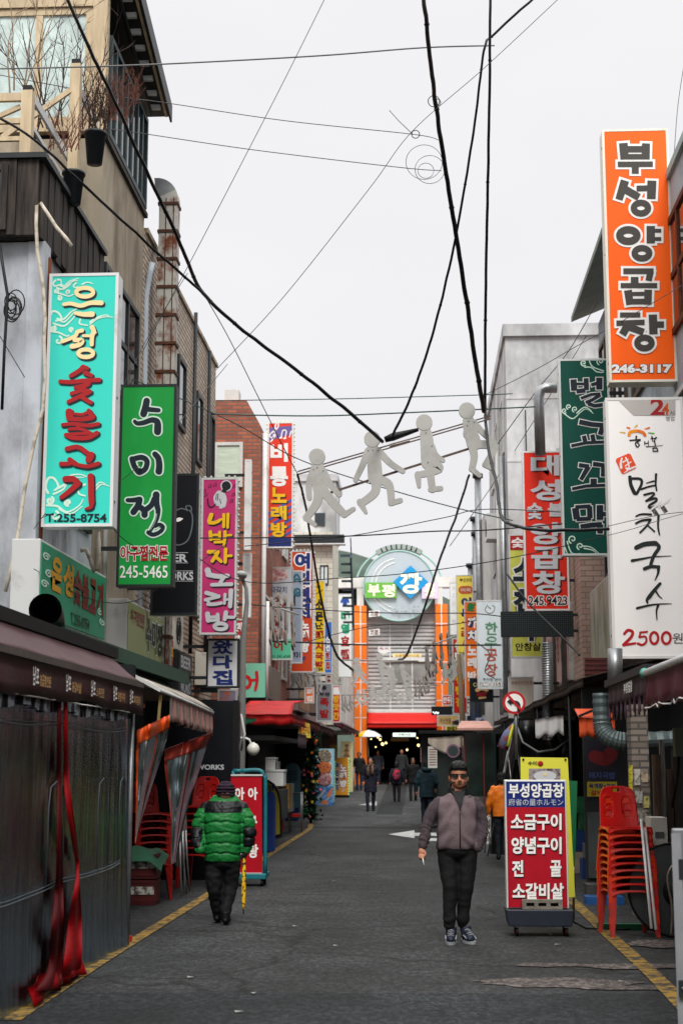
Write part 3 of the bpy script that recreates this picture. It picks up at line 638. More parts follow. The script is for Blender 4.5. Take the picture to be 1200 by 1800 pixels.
m.slab([gp(664, 1146, 0), gp(674, 1150, 0), gp(684, 1146, 0), gp(684, 1137, 0), gp(664, 1137, 0)], (0, .1, 0), white_p); fit_text(m, '먹·거', (667, 1138, 682, 1142), gp, M('dark_red_ink', (150, 40, 36), .6), .02)
for y in (1072, 1105):
    m.slab([gp(648, y + 13, 0), gp(667, y + 11, 0), gp(667, y, 0), gp(648, y + 2, 0)], (0, .06, 0), white_p); fit_text(m, '부평\n시장', (650, y + 2, 665, y + 11), gp, M('brown_ink', (120, 70, 50), .6), .02)
m.split('notice_board', gt)
m = MB(); red_a = M('red_awning', (205, 34, 28), .55, .12, 2)
m.sheet(lambda u, v: (gx(647) + (gx(768) - gx(647)) * u, GD - .4 - 1.0 * v, gzz(1254) - .55 * v), 12, 4, red_a, .03)
m.sheet(lambda u, v: (gx(647) + (gx(768) - gx(647)) * u, GD - 1.4 - .01 * math.sin(u * 60), gzz(1254) - .56 - .2 * v), 40, 2, red_a, .02); m.build('awning', gt)
# covered market passage behind the gate
mk = thing('market_passage', 'dark covered market passage with hanging lights under the red awning', 'market hall', (-.9, 92, gz(92)))
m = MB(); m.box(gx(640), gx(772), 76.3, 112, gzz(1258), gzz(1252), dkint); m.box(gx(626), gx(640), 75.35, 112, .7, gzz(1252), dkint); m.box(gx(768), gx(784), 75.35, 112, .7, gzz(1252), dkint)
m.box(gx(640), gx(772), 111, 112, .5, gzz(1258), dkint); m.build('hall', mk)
lampm = M('lamp_glow', (255, 240, 190), .4, 0, emit=((255, 226, 160), 1.8)); lamp2 = M('sign_glow', (240, 250, 240), .4, 0, emit=((235, 250, 240), 1.0))
m = MB()
for (a, b, d, r) in ((668, 1300, 76, .1), (672, 1308, 76.4, .13), (678, 1306, 76.2, .1), (664, 1296, 76, .09), (652, 1299, 77, .07), (735, 1310, 77, .12), (746, 1308, 76.5, .07), (733, 1297, 77, .07), (660, 1313, 78, .07), (715, 1318, 84, .1)): m.ball(at(a, b, d), r * .62, lampm, 8, 6)
m.split('lamp', mk)
pl = face_place(78, .01); m = MB(); m.slab([pl(690, 1295, 0), pl(730, 1295, 0), pl(730, 1288, 0), pl(690, 1288, 0)], (0, .1, 0), lamp2); fit_text(m, '부평시장', (699, 1289.5, 722, 1293.5), pl, dkmetal, .02); m.build('lit_sign', mk)
m = MB(); m.slab([pl(686, 1303, 0), pl(718, 1303, 0), pl(718, 1297, 0), pl(686, 1297, 0)], (0, .1, 0), M('tan_board', (196, 160, 110), .6)); m.build('board', mk)
# ---------------------------------------------------------------- blade signs over the street
SG = 'vertical shop signs hung over the street'
ink = M('sign_black', (24, 26, 28), .5, .1); ink_n = M('sign_navy', (18, 32, 44), .5, .1); sw = M('sign_white', (236, 234, 230), .45, .04)
sred = M('sign_red', (164, 20, 26), .5, .08); scream = M('sign_cream', (240, 216, 160), .5, .05); spale = M('sign_pale_line', (206, 232, 214), .5, .03)
syel = M('sign_yellow', (236, 186, 22), .5, .06); sgrey = M('sign_grey', (196, 198, 202), .5, .05); sblue = M('sign_blue', (34, 76, 156), .5, .06)
snavy = M('sign_navy_blue', (26, 44, 110), .5, .06); sgreen = M('sign_green', (22, 146, 104), .5, .06); sor = M('sign_orange', (240, 120, 40), .5)
def vinyl(k, rgb, dirt=(.8, .8, .78)): return M(k, rgb, .42, scale=.9, col2=tuple(int(c * x) for c, x in zip(rgb, dirt)), lo=.25, hi=.5, st=(1, 1, .35), spec=.2)
def blade(name, label, d, l, t, r, b, fm, draw=None, sm=None, thick=.22, fixed=None, trim=None, group=SG, cat='sign', bulbs=None):
    mid = (t + b) / 2; x0, x1 = at(l, mid, d).x, at(r, mid, d).x; xc = (l + r) / 2
    z0, z1 = at(xc, b, d).z, at(xc, t, d).z; sm = sm or alu
    o = thing(name, label, cat, ((x0 + x1) / 2, d + thick / 2, z0), group)
    m = MB(); m.box(x0, x1, d + .012, d + thick, z0, z1, sm)
    for zz in (z0 + .25, (z0 + z1) / 2, z1 - .25):
        for xx in (x0 - .004, x1 + .004): m.box(min(xx, xx), xx + .003, d + .06, d + .09, zz, zz + .03, dkmetal)
    m.build('cabinet', o, .008)
    tr = trim or sm; e = .028; m = MB()
    m.box(x0 - .004, x1 + .004, d - .006, d + .01, z1 - e, z1 + .004, tr); m.box(x0 - .004, x1 + .004, d - .006, d + .01, z0 - .004, z0 + e, tr)
    m.box(x0 - .004, x0 + e, d - .006, d + .01, z0 + e, z1 - e, tr); m.box(x1 - e, x1 + .004, d - .006, d + .01, z0 + e, z1 - e, tr); m.build('trim', o)
    m = MB(); m.box(x0 + e, x1 - e, d, d + .011, z0 + e, z1 - e, fm)
    if draw: draw(m, face_place(d, .0016))
    m.build('face', o)
    if bulbs is not None:
        m = MB(); n = max(6, int((z1 - z0) / .09))
        for i in range(n):
            for xx in (x0 - .02, x1 + .02): m.ball((xx, d + .03, z0 + (z1 - z0) * (i + .5) / n), .022, bulbs, 6, 4)
        k = max(3, int((x1 - x0) / .09))
        for i in range(k):
            for zz in (z0 - .02, z1 + .02): m.ball((x0 + (x1 - x0) * (i + .5) / k, d + .03, zz), .022, bulbs, 6, 4)
        tag(m.build('bulb_string', o), kind='stuff')
    if fixed is not None:
        m = MB()
        for zz in (z0 + .18 * (z1 - z0), z0 + .82 * (z1 - z0)):
            a, c = (fixed, x0) if fixed < x0 else (x1, fixed)
            if abs(c - a) > .02: m.box(a, c, d + thick * .3, d + thick * .3 + .05, zz, zz + .05, dkmetal)
        if m.v: m.split('bracket', o)
    return o
def T(m, pl, txt, box, mt, **k): fit_text(m, txt, box, pl, mt, **k)
def curl(cx, cy, r, turns=1.4, a0=0, sgn=1, n=22): 
    c = []
    for i in range(n): q = i / (n - 1); t = a0 + sgn * turns * 2 * math.pi * q; c += [cx + r * (1 - .8 * q) * math.cos(t), cy + r * (1 - .8 * q) * math.sin(t)]
    return c
# turquoise
def d1(m, pl):
    tf, tg = (75, 480, 8.571), (75, 630, 6.0)
    C = [(20, 6, [200, 110, 165, 150, 180, 195, 230, 190, 290, 175, 330, 190, 420, 120, 540, 85]), (20, 4, [220, 225, 300, 245, 400, 190, 450, 130, 530, 115]), (20, 4, [235, 100, 280, 110, 285, 160]), (16, 4, [255, 180, 330, 215, 400, 160, 480, 110]),
         (18, 18, curl(210, 270, 34, 1.2, -1)), (18, 6, [190, 290, 300, 320, 400, 350, 470, 320]), (18, 18, curl(260, 380, 38, 1.3, -2)), (16, 16, curl(390, 285, 30, 1.3, 2)), (18, 10, [510, 150, 470, 190, 490, 220, 540, 210]), (16, 3, [600, 170, 680, 140, 760, 165]),
         (24, 20, [120, 640, 150, 580, 200, 580, 250, 610, 290, 680, 250, 700]), (24, 4, [210, 720, 330, 690, 430, 590, 540, 530]), (22, 4, [170, 760, 320, 800, 430, 720, 500, 640]), (22, 4, [230, 690, 320, 740, 400, 680, 470, 600]),
         (22, 22, curl(160, 840, 46, 1.2, -1)), (22, 8, [130, 880, 250, 900, 360, 950, 400, 940]), (24, 20, curl(240, 1020, 68, .8, -1.2)), (18, 18, curl(440, 850, 36, 1.1, 1.6)), (18, 10, [570, 700, 560, 760, 610, 780, 680, 790]), (16, 3, [720, 740, 800, 680, 940, 635, 1000, 645]), (16, 3, [720, 770, 830, 690, 960, 660, 1060, 670])]
    strokes(m, C, tf, pl, spale, .1, grow=9, step=.04)
    C2 = [(22, 16, [60, 1420, 35, 1360, 60, 1270, 110, 1260, 150, 1300, 170, 1360, 130, 1390]), (22, 4, [160, 1370, 230, 1330, 290, 1240, 400, 1225, 470, 1250]), (18, 4, [120, 1430, 220, 1380, 300, 1270, 440, 1255]), (20, 20, curl(80, 1500, 42, 1.2, -1)), (20, 6, [50, 1550, 160, 1560, 260, 1620, 380, 1560, 430, 1490]), (20, 20, curl(270, 1520, 36, 1.2, 1.6)), (22, 18, curl(130, 1660, 50, .9, -1.2)),
          (18, 12, [450, 1330, 380, 1370, 390, 1430, 450, 1450]), (14, 3, [550, 1400, 620, 1330, 710, 1350]), (14, 3, [540, 1380, 600, 1310, 660, 1320]), (16, 4, [180, 1590, 300, 1640, 420, 1560])]
    strokes(m, C2, tg, pl, spale, .1, grow=5, step=.04)
    A = [('o', 62, 640, 292, 128, 66), (52, 72, [325, 475, 430, 462, 580, 495, 720, 452, 890, 452]), (55, 85, [500, 605, 620, 625, 750, 622]),
         (60, 55, [600, 868, 530, 890, 490, 955, 300, 1035]), (70, 70, [490, 1010, 600, 1020, 560, 1080, 445, 1110]), (75, 60, [750, 820, 775, 880, 750, 960, 745, 1080]), (50, 40, [760, 860, 800, 900]), (45, 40, [620, 945, 720, 950]), ('o', 62, 655, 1212, 112, 58)]
    B = [(52, 44, [430, 92, 390, 130, 300, 185]), (48, 40, [430, 90, 475, 105]), (50, 45, [450, 152, 515, 180]), (44, 48, [190, 245, 300, 250, 450, 235, 598, 228]), (66, 40, [480, 262, 440, 290, 350, 306]), (42, 44, [310, 372, 420, 338, 505, 352]), (48, 40, [480, 362, 400, 400, 275, 458]), (46, 46, [400, 400, 510, 466]),
         (82, 76, [285, 568, 290, 628]), (44, 56, [290, 640, 430, 642, 520, 625]), (46, 60, [490, 552, 530, 618]), (30, 34, [330, 585, 420, 592, 470, 572]), (38, 42, [215, 702, 330, 692, 480, 710, 590, 692]), (38, 34, [380, 700, 372, 742]), (32, 34, [280, 748, 400, 745, 505, 785]), (32, 34, [500, 790, 300, 800, 250, 806]), (44, 50, [250, 808, 320, 838, 480, 838, 575, 788]),
         (48, 52, [260, 955, 370, 935, 450, 980, 520, 1040]), (72, 72, [515, 1020, 490, 1068]), (54, 54, [290, 1070, 350, 1115]), (50, 40, [200, 1114, 290, 1112]), (40, 46, [340, 1115, 470, 1140, 590, 1110]),
         (66, 60, [245, 1275, 330, 1275, 375, 1325]), (66, 44, [378, 1320, 290, 1400, 200, 1468]), (66, 62, [510, 1245, 515, 1340, 515, 1440, 520, 1520]), (60, 20, [520, 1515, 510, 1570, 455, 1588])]
    strokes(m, A, tf, pl, ink_n, 1, grow=10, shift=(20, 22)); strokes(m, B, tg, pl, ink_n, 1, grow=8, shift=(13, 14))
    strokes(m, A, tf, pl, scream, 2.6); strokes(m, B, tg, pl, sred, 2.6)
    T(m, pl, 'T.255-8754', (81, 903, 188, 918), ink_n, bold=.028)
blade('blade_sign', 'turquoise vertical sign with cream and red brush lettering and pale cloud scrolls', 15, 81, 481, 203, 925, vinyl('turquoise_vinyl', (58, 208, 190), (1.12, 1.0, 1.0)), d1, M('sign_cabinet_white', (214, 214, 214), .45, scale=2, col2=(160, 150, 138), lo=.25, hi=.4), .24, XL)
# green
def d2(m, pl):
    tf = (200, 670, 6.427)
    A = [(75, 78, [375, 225, 360, 300, 340, 370]), (55, 48, [400, 320, 510, 330]), (40, 75, [240, 455, 270, 478, 340, 470, 430, 440, 490, 455, 500, 500]), (78, 82, [500, 490, 498, 570]),
         (62, 60, [210, 880, 235, 960, 275, 1020]), (58, 62, [225, 880, 320, 862, 378, 905, 360, 990, 300, 1030, 275, 1020]), (62, 78, [468, 825, 505, 870, 518, 950, 512, 1020]),
         (46, 60, [160, 1345, 220, 1345, 290, 1335]), (70, 70, [295, 1340, 275, 1410, 225, 1480]), (62, 74, [280, 1410, 345, 1460, 352, 1510]), (64, 60, [370, 1450, 430, 1400, 460, 1330]), (80, 58, [482, 1285, 485, 1370, 505, 1460]), (58, 34, [505, 1460, 490, 1560, 420, 1690]), (50, 40, [395, 1710, 450, 1735, 530, 1700, 560, 1650, 520, 1620, 470, 1640])]
    strokes(m, A, tf, pl, spale, 1, grow=34); strokes(m, A, tf, pl, ink_n, 3)
    strokes(m, [(5, 3, [480, 1500, 460, 1580, 400, 1690]), (4, 3, [492, 1500, 470, 1590, 420, 1680])], tf, pl, spale, 5)
    T(m, pl, '아구찜전문', (212, 959, 296, 986), sred, bold=.03, out=sw, outw=.05); T(m, pl, '245-5465', (211, 994, 295, 1016), sw, bold=.01)
blade('blade_sign', 'green vertical sign with three black brush syllables outlined in white', 18, 209, 676, 307, 1031, vinyl('green_vinyl', (28, 148, 62), (1.5, 1.12, 1.3)), d2, dkmetal, .2, XL)
# black pub sign with bear outline
def d3(m, pl):
    lw = M('sign_faint_line', (96, 104, 108), .5)
    strokes(m, [(2.2, 2.2, [303, 918, 300, 945, 312, 958, 330, 950, 338, 925, 338, 905, 333, 897]), (2, 2, [330, 898, 327, 891, 331, 889, 336, 891, 337, 898]), (2, 2, [306, 900, 318, 894, 330, 897])], (0, 0, 1), pl, lw, 1)
    strokes(m, [(7, 2, [313, 914, 317, 915]), (7, 2, [316, 913, 321, 912])], (0, 0, 1), pl, sw, 1.4)
    T(m, pl, 'BEER', (279, 974, 330, 988), sgrey, bold=.03); T(m, pl, 'WORKS', (279, 1005, 340, 1020), sgrey, bold=.03)
    for y in (972, 990, 1004, 1022): m.slab([pl(279, y, 1), pl(340 if y > 1000 else 331, y, 1), pl(340 if y > 1000 else 331, y - .8, 1), pl(279, y - .8, 1)], (0, -.002, 0), sgrey)
blade('blade_sign', 'black vertical pub sign with white capitals and a faint bear outline', 20, 267, 833, 348, 1081, vinyl('black_vinyl', (17, 19, 24), (1, 1, 1)), d3, alu, .2, XL, trim=dkmetal)
# pink karaoke
def d4(m, pl):
    tf = (345, 835, 6.2)
    Y = [(48, 46, [165, 435, 142, 505]), (40, 34, [145, 520, 200, 520, 250, 500]), (25, 25, [250, 490, 290, 482]), (34, 32, [302, 432, 300, 565]), (34, 30, [347, 428, 342, 572]),
         (42, 42, [155, 622, 160, 700]), (32, 32, [255, 622, 255, 690]), (26, 26, [165, 655, 250, 652]), (30, 30, [160, 697, 255, 692]), (36, 34, [315, 620, 312, 705]), (24, 24, [325, 658, 382, 655]), (30, 30, [205, 732, 310, 727]), (32, 26, [308, 727, 302, 770]),
         (42, 40, [135, 838, 225, 838]), (44, 36, [235, 840, 215, 880, 175, 940]), (36, 36, [215, 892, 272, 942]), (40, 36, [322, 810, 316, 950]), (28, 28, [330, 882, 384, 880])]
    G = [(66, 60, [125, 1040, 142, 1085]), (56, 46, [130, 1085, 240, 1105, 345, 1098]), (46, 40, [300, 1112, 262, 1175]), (38, 42, [170, 1197, 385, 1190]),
         (46, 40, [112, 1285, 215, 1312]), (44, 34, [245, 1322, 180, 1340, 100, 1362]), (36, 34, [120, 1362, 145, 1400]), (40, 36, [130, 1408, 200, 1408, 275, 1395]), (34, 30, [315, 1302, 308, 1400]), (24, 24, [322, 1360, 360, 1352]), (50, 46, [380, 1260, 370, 1432]),
         (56, 52, [125, 1515, 132, 1585]), (42, 42, [235, 1522, 238, 1585]), (32, 32, [132, 1550, 232, 1545]), (34, 34, [132, 1588, 240, 1580]), (50, 44, [325, 1500, 312, 1572]), (36, 32, [335, 1548, 410, 1552]), ('o', 42, 266, 1650, 66, 32)]
    for S, c in ((Y, syel), (G, sgrey)): strokes(m, S, tf, pl, ink, 1, grow=6, shift=(10, 12)); strokes(m, S, tf, pl, c, 2.6)
    W_ = [(40, 60, [250, 200, 225, 250, 240, 300]), (50, 40, [280, 210, 300, 270, 290, 330]), (30, 20, [300, 280, 270, 350])]
    strokes(m, [(30, 30, [330, 110, 290, 190]), ('o', 50, 328, 118, 26, 26)] + W_, tf, pl, sgrey, 1, grow=22)
    strokes(m, [('o', 52, 328, 118, 24, 24), (50, 36, [310, 165, 280, 200]), (16, 10, [125, 262, 135, 330, 165, 350, 200, 330, 235, 280])], tf, pl, ink, 2.2)
    strokes(m, W_, tf, pl, sgrey, 3.2); strokes(m, [(9, 9, [222, 210, 215, 270]), (9, 9, [240, 205, 232, 280]), (8, 8, [255, 260, 270, 310]), (8, 8, [300, 95, 330, 85, 360, 100]), (8, 8, [300, 130, 340, 135, 365, 120])], tf, pl, ink, 4)
    for x, y in ((140, 110), (195, 95), (80, 160), (95, 205), (405, 110), (395, 200), (375, 270)): strokes(m, [(6, 6, [x, y + 25, x + 4, y, x + 25, y - 6, x + 24, y + 18]), (12, 12, [x - 5, y + 27, x, y + 26]), (12, 12, [x + 18, y + 20, x + 23, y + 19])], tf, pl, M('sign_plum', (96, 26, 62), .5), 1)
blade('blade_sign', 'magenta vertical karaoke sign with a hand holding a microphone above yellow and grey lettering', 23, 353, 840, 416, 1115, vinyl('magenta_vinyl', (190, 54, 112), (.9, .8, .9)), d4, alu, .2, XL, bulbs=M('dull_bulb', (190, 190, 180), .3))
# small white house sign
def d5(m, pl):
    for c, y0, y1 in (('왔', 1126, 1150), ('다', 1152, 1175), ('집', 1178, 1204)): T(m, pl, c, (374, y0, 409, y1), snavy, bold=.035, wob=.06)
blade('box_sign', 'white box sign with navy brush lettering on a black frame below the magenta sign', 23.4, 363, 1123, 420, 1209, vinyl('white_vinyl', (206, 206, 208)), d5, dkmetal, .18, XL)
# dark signs and narrow white fins on the brick building
blade('blade_sign', 'narrow blank white fin sign on the red brick building, upper of two', 27, 430, 808, 441, 966, white_p, None, white_p, .16, -3.6, group=SG)
blade('blade_sign', 'narrow blank white fin sign on the red brick building, lower of two', 27.4, 427, 972, 441, 1085, white_p, None, white_p, .16, -3.6)
# red and blue karaoke with treble clef
def d6(m, pl):
    bluem = M('sign_cobalt', (58, 92, 168), .5); 
    m.slab([pl(471, 775, .2), pl(515, 763, .2), pl(515, 748, .2), pl(471, 752, .2)], (0, -.001, 0), M('sign_violet', (112, 96, 158), .5))
    for i in range(6): y = 880 + i * 11; m.slab([pl(471, y + 26, .2), pl(515, y, .2), pl(515, y - 5, .2), pl(471, y + 21, .2)], (0, -.001, 0), bluem)
    m.slab([pl(471, 961, .3), pl(515, 961, .3), pl(515, 946, .3), pl(471, 946, .3)], (0, -.001, 0), snavy)
    strokes(m, [(2.6, 2, [476, 776, 480, 770, 485, 746, 489, 744, 488, 752, 478, 760, 474, 766, 480, 770, 484, 765, 480, 760]), (2, 2, [494, 770, 497, 757, 503, 758, 501, 771]), (3, 3, [492, 770, 495, 769]), (3, 3, [499, 771, 502, 770]), (2, 2, [509, 768, 512, 758, 515, 762])], (0, 0, 1), pl, sw, 1)
    for c, y0, y1 in (('비', 779, 812), ('룡', 820, 855)): T(m, pl, c, (475, y0, 506, y1), sw, bold=.045)
    for c, y0, y1 in (('노', 857, 884), ('래', 889, 914), ('방', 918, 944)): T(m, pl, c, (476, y0, 504, y1), syel, bold=.045, shadow=ink, sh=(.06, -.06))
blade('blade_sign', 'red and blue vertical karaoke sign with treble clef and yellow lettering', 31.6, 470, 742, 515, 963, vinyl('signal_red_vinyl', (226, 62, 40)), d6, white_p, .2, -3.32, bulbs=M('cream_bulb', (226, 226, 176), .3))
# white seafood sign
def d7(m, pl):
    flesh = M('sign_meat', (190, 120, 124), .6, scale=14, col2=(226, 206, 200), lo=.42, hi=.58)
    strokes(m, [(15, 13, [480, 1008, 492, 1004, 500, 1012]), (13, 10, [482, 1016, 494, 1014, 502, 1010])], (0, 0, 1), pl, flesh, 1)
    T(m, pl, '자갈치', (475, 1031, 504, 1043), snavy, bold=.01, wob=.05)
    v = [pl(488 + (14 if i % 2 else 10) * math.cos(i * math.pi / 12), 1062 + (14 if i % 2 else 10) * math.sin(i * math.pi / 12), 1) for i in range(24)]; m.add(v, [tuple(range(24))[::-1]], sred)
    T(m, pl, '왕', (478, 1053, 500, 1072), sw, bold=.04, layer=2, wob=.05)
    for c, y in (('갈', 1082), ('비', 1104), ('어', 1126)): T(m, pl, c, (481, y, 497, y + 18), sred, bold=.045, wob=.06)
    m.slab([pl(468.5, 1158, .3), pl(512, 1158, .3), pl(512, 1123, .3), pl(468.5, 1130, .3)], (0, -.001, 0), M('sign_mint', (96, 200, 160), .5))
    T(m, pl, 'T.051-245-6540', (470, 1151, 511, 1157), ink, bold=.02)
blade('blade_sign', 'pale vertical seafood sign with a red starburst and mint foot', 33.4, 467, 997, 514, 1160, vinyl('pale_vinyl', (206, 212, 216)), d7, alu, .2, -3.32)
def d8(m, pl):
    tq = M('sign_teal', (40, 100, 120), .5)
    strokes(m, [(5, 2, [516, 1016, 522, 1010, 530, 1022]), (4, 2, [515, 1022, 524, 1018, 531, 1030]), (4, 3, curl(523, 1040, 8, 1.5))], (0, 0, 1), pl, tq, 1)
    m.slab([pl(516, 1065, .4), pl(519, 1065, .4), pl(519, 1045, .4), pl(516, 1045, .4)], (0, -.001, 0), ink); T(m, pl, '931', (515, 1146, 528, 1156), ink, bold=.03)
blade('blade_sign', 'blue-grey vertical sign with a teal fish crest overlapping the orange inn sign', 34.6, 513, 1003, 531, 1166, vinyl('blue_grey_vinyl', (150, 162, 180)), d8, alu, .18, -3.32)
def d9(m, pl):
    for c, y0, y1 in (('여', 972, 1000), ('인', 1003, 1028), ('천', 1032, 1058), ('지', 1060, 1086)): T(m, pl, c, (518, y0, 545, y1), snavy, bold=.06, out=sw, outw=.07)
    for c, y0, y1 in (('노', 1091, 1105), ('래', 1107, 1124), ('방', 1127, 1147)): T(m, pl, c, (530, y0, 543, y1), sw, bold=.06, out=sred, outw=.06)
    T(m, pl, '2F', (524, 1154, 537, 1163), snavy, bold=.03)
blade('blade_sign', 'orange-red vertical sign with thick navy lettering and a bulb border', 36.5, 511, 968, 551, 1182, vinyl('orange_red_vinyl', (198, 70, 34), (.8, .6, .6)), d9, alu, .2, -3.5, bulbs=white_p)
def d10(m, pl):
    strokes(m, [(1.5, 1, [556, 1032, 562, 1030, 560, 1040, 555, 1044]), (1.5, 1, [562, 1042, 567, 1036])], (0, 0, 1), pl, ink, 1)
    for c, y0, y1 in (('소', 1053, 1072), ('문', 1075, 1092), ('난', 1094, 1106)): T(m, pl, c, (554, y0, 568, y1), ink, bold=.05)
    for c, y0, y1 in (('돼', 1108, 1124), ('지', 1127, 1144), ('국', 1147, 1160), ('밥', 1162, 1172)): T(m, pl, c, (554, y0, 568, y1), sred, bold=.05)
    T(m, pl, '184', (557, 1173, 567, 1180), ink, bold=.02)
blade('blade_sign', 'yellow vertical sign with black and red lettering on the left side', 41, 552, 1020, 571, 1183, vinyl('yellow_vinyl', (222, 184, 30)), d10, alu, .2, -3.5)
def d11(m, pl):
    for c, y0 in (('신', 1118), ('선', 1132)): T(m, pl, c, (572, y0, 580, y0 + 12), sw, bold=.05)
    for c, y0 in (('횟', 1146), ('집', 1163)): T(m, pl, c, (572, y0, 580, y0 + 13), sred, bold=.05, out=sw, outw=.06)
blade('blade_sign', 'narrow blue vertical sign with white and red lettering beside the yellow one', 45, 570, 1092, 584, 1184, vinyl('blue_vinyl', (56, 106, 186)), d11, alu, .2, -3.5)
def d12(m, pl):
    strokes(m, [(6, 8, [606, 1052, 606, 1061]), (4, 2, [600, 1058, 602, 1053, 606, 1051]), (4, 2, [612, 1058, 610, 1053, 606, 1051])], (0, 0, 1), pl, sblue, 1)
    for c, y, k in (('대', 1074, sgreen), ('영', 1096, sgreen), ('호', 1118, sred), ('텔', 1141, sred)): T(m, pl, c, (599, y, 614, y + 18), k, bold=.07)
blade('blade_sign', 'white vertical hotel sign with green and red lettering near the gate', 61.5, 594, 1044, 618, 1190, vinyl('white_vinyl2', (228, 230, 228)), d12, alu, .3, -3.5)
def d13(m, pl):
    m.lathe(pl(570, 1209, 1), [(.06, 0), (.06, -.003)], ink, 16, 'y', False); T(m, pl, '부평', (561, 1217, 579, 1224), ink, bold=.02)
    for c, y in (('족', 1227), ('발', 1247)): T(m, pl, c, (562, y, 578, y + 15), sred, bold=.04)
blade('box_sign', 'grey vertical box sign with red lettering and a small black dot', 43, 556, 1201, 584, 1268, vinyl('grey_vinyl', (132, 132, 138)), d13, alu, .2, -3.5)
def d14(m, pl):
    m.slab([pl(585, 1221, .4), pl(597, 1221, .4), pl(595, 1208, .4), pl(586, 1208, .4)], (0, -.001, 0), sw)
    for c, y in (('방', 1222), ('앗', 1236), ('간', 1252)): T(m, pl, c, (585, y, 596, y + 13), syel, bold=.04)
blade('blade_sign', 'small red vertical sign with yellow lettering below the blue one', 47, 584, 1205, 598, 1270, vinyl('red_vinyl', (204, 44, 34)), d14, alu, .2, -3.5)
# ------------------------------------------------ right side
def block(m, pl):
    tf = (850, 200, 3.4286)
    A = [(52, 50, [838, 178, 846, 276]), (48, 50, [975, 180, 972, 276]), (38, 38, [840, 215, 972, 215]), (32, 32, [846, 260, 972, 260]), (32, 32, [805, 306, 1016, 305]), (42, 42, [910, 305, 910, 362]),
         (52, 44, [848, 404, 812, 518]), (46, 44, [838, 450, 932, 505]), (34, 34, [918, 452, 990, 450]), (54, 52, [1010, 405, 1006, 514]), ('o', 38, 944, 570, 43, 32),
         ('o', 44, 868, 735, 52, 35), (50, 50, [1003, 678, 1003, 782]), (22, 22, [1010, 706, 1066, 706]), (22, 22, [1010, 756, 1066, 756]), ('o', 38, 950, 842, 44, 31),
         (34, 34, [838, 950, 1020, 950]), (40, 38, [1002, 950, 990, 1008]), (46, 46, [906, 985, 906, 1032]), (30, 30, [822, 1037, 1042, 1037]), (48, 44, [866, 1065, 878, 1152]), (46, 46, [988, 1062, 985, 1152]), (24, 24, [866, 1088, 988, 1086]), (34, 34, [872, 1134, 990, 1132]),
         (30, 30, [818, 1214, 940, 1214]), (32, 32, [796, 1264, 966, 1258]), (46, 46, [872, 1264, 832, 1332]), (42, 42, [872, 1286, 960, 1318]), (50, 50, [1015, 1212, 1019, 1330]), (38, 38, [1020, 1272, 1082, 1272]), ('o', 38, 965, 1383, 43, 32)]
    strokes(m, A, tf, pl, sw, 1, grow=28, smooth=False, round_=False); strokes(m, A, tf, pl, M('sign_charcoal', (62, 58, 54), .5, .06), 4.5, smooth=False, round_=False)
    T(m, pl, '246-3117', (1074, 640, 1180, 656), sw, bold=.06, out=M('sign_brown', (70, 52, 44), .5), outw=.05)
blade('blade_sign', 'tall orange vertical sign with charcoal block lettering edged in white, highest on the right', 19, 1064, 227, 1181, 671, vinyl('orange_vinyl', (252, 98, 14), (1, .96, .9)), block, M('cream_cabinet', (226, 222, 206), .45, scale=3, col2=(190, 180, 150), lo=.25, hi=.42), .3, XR)
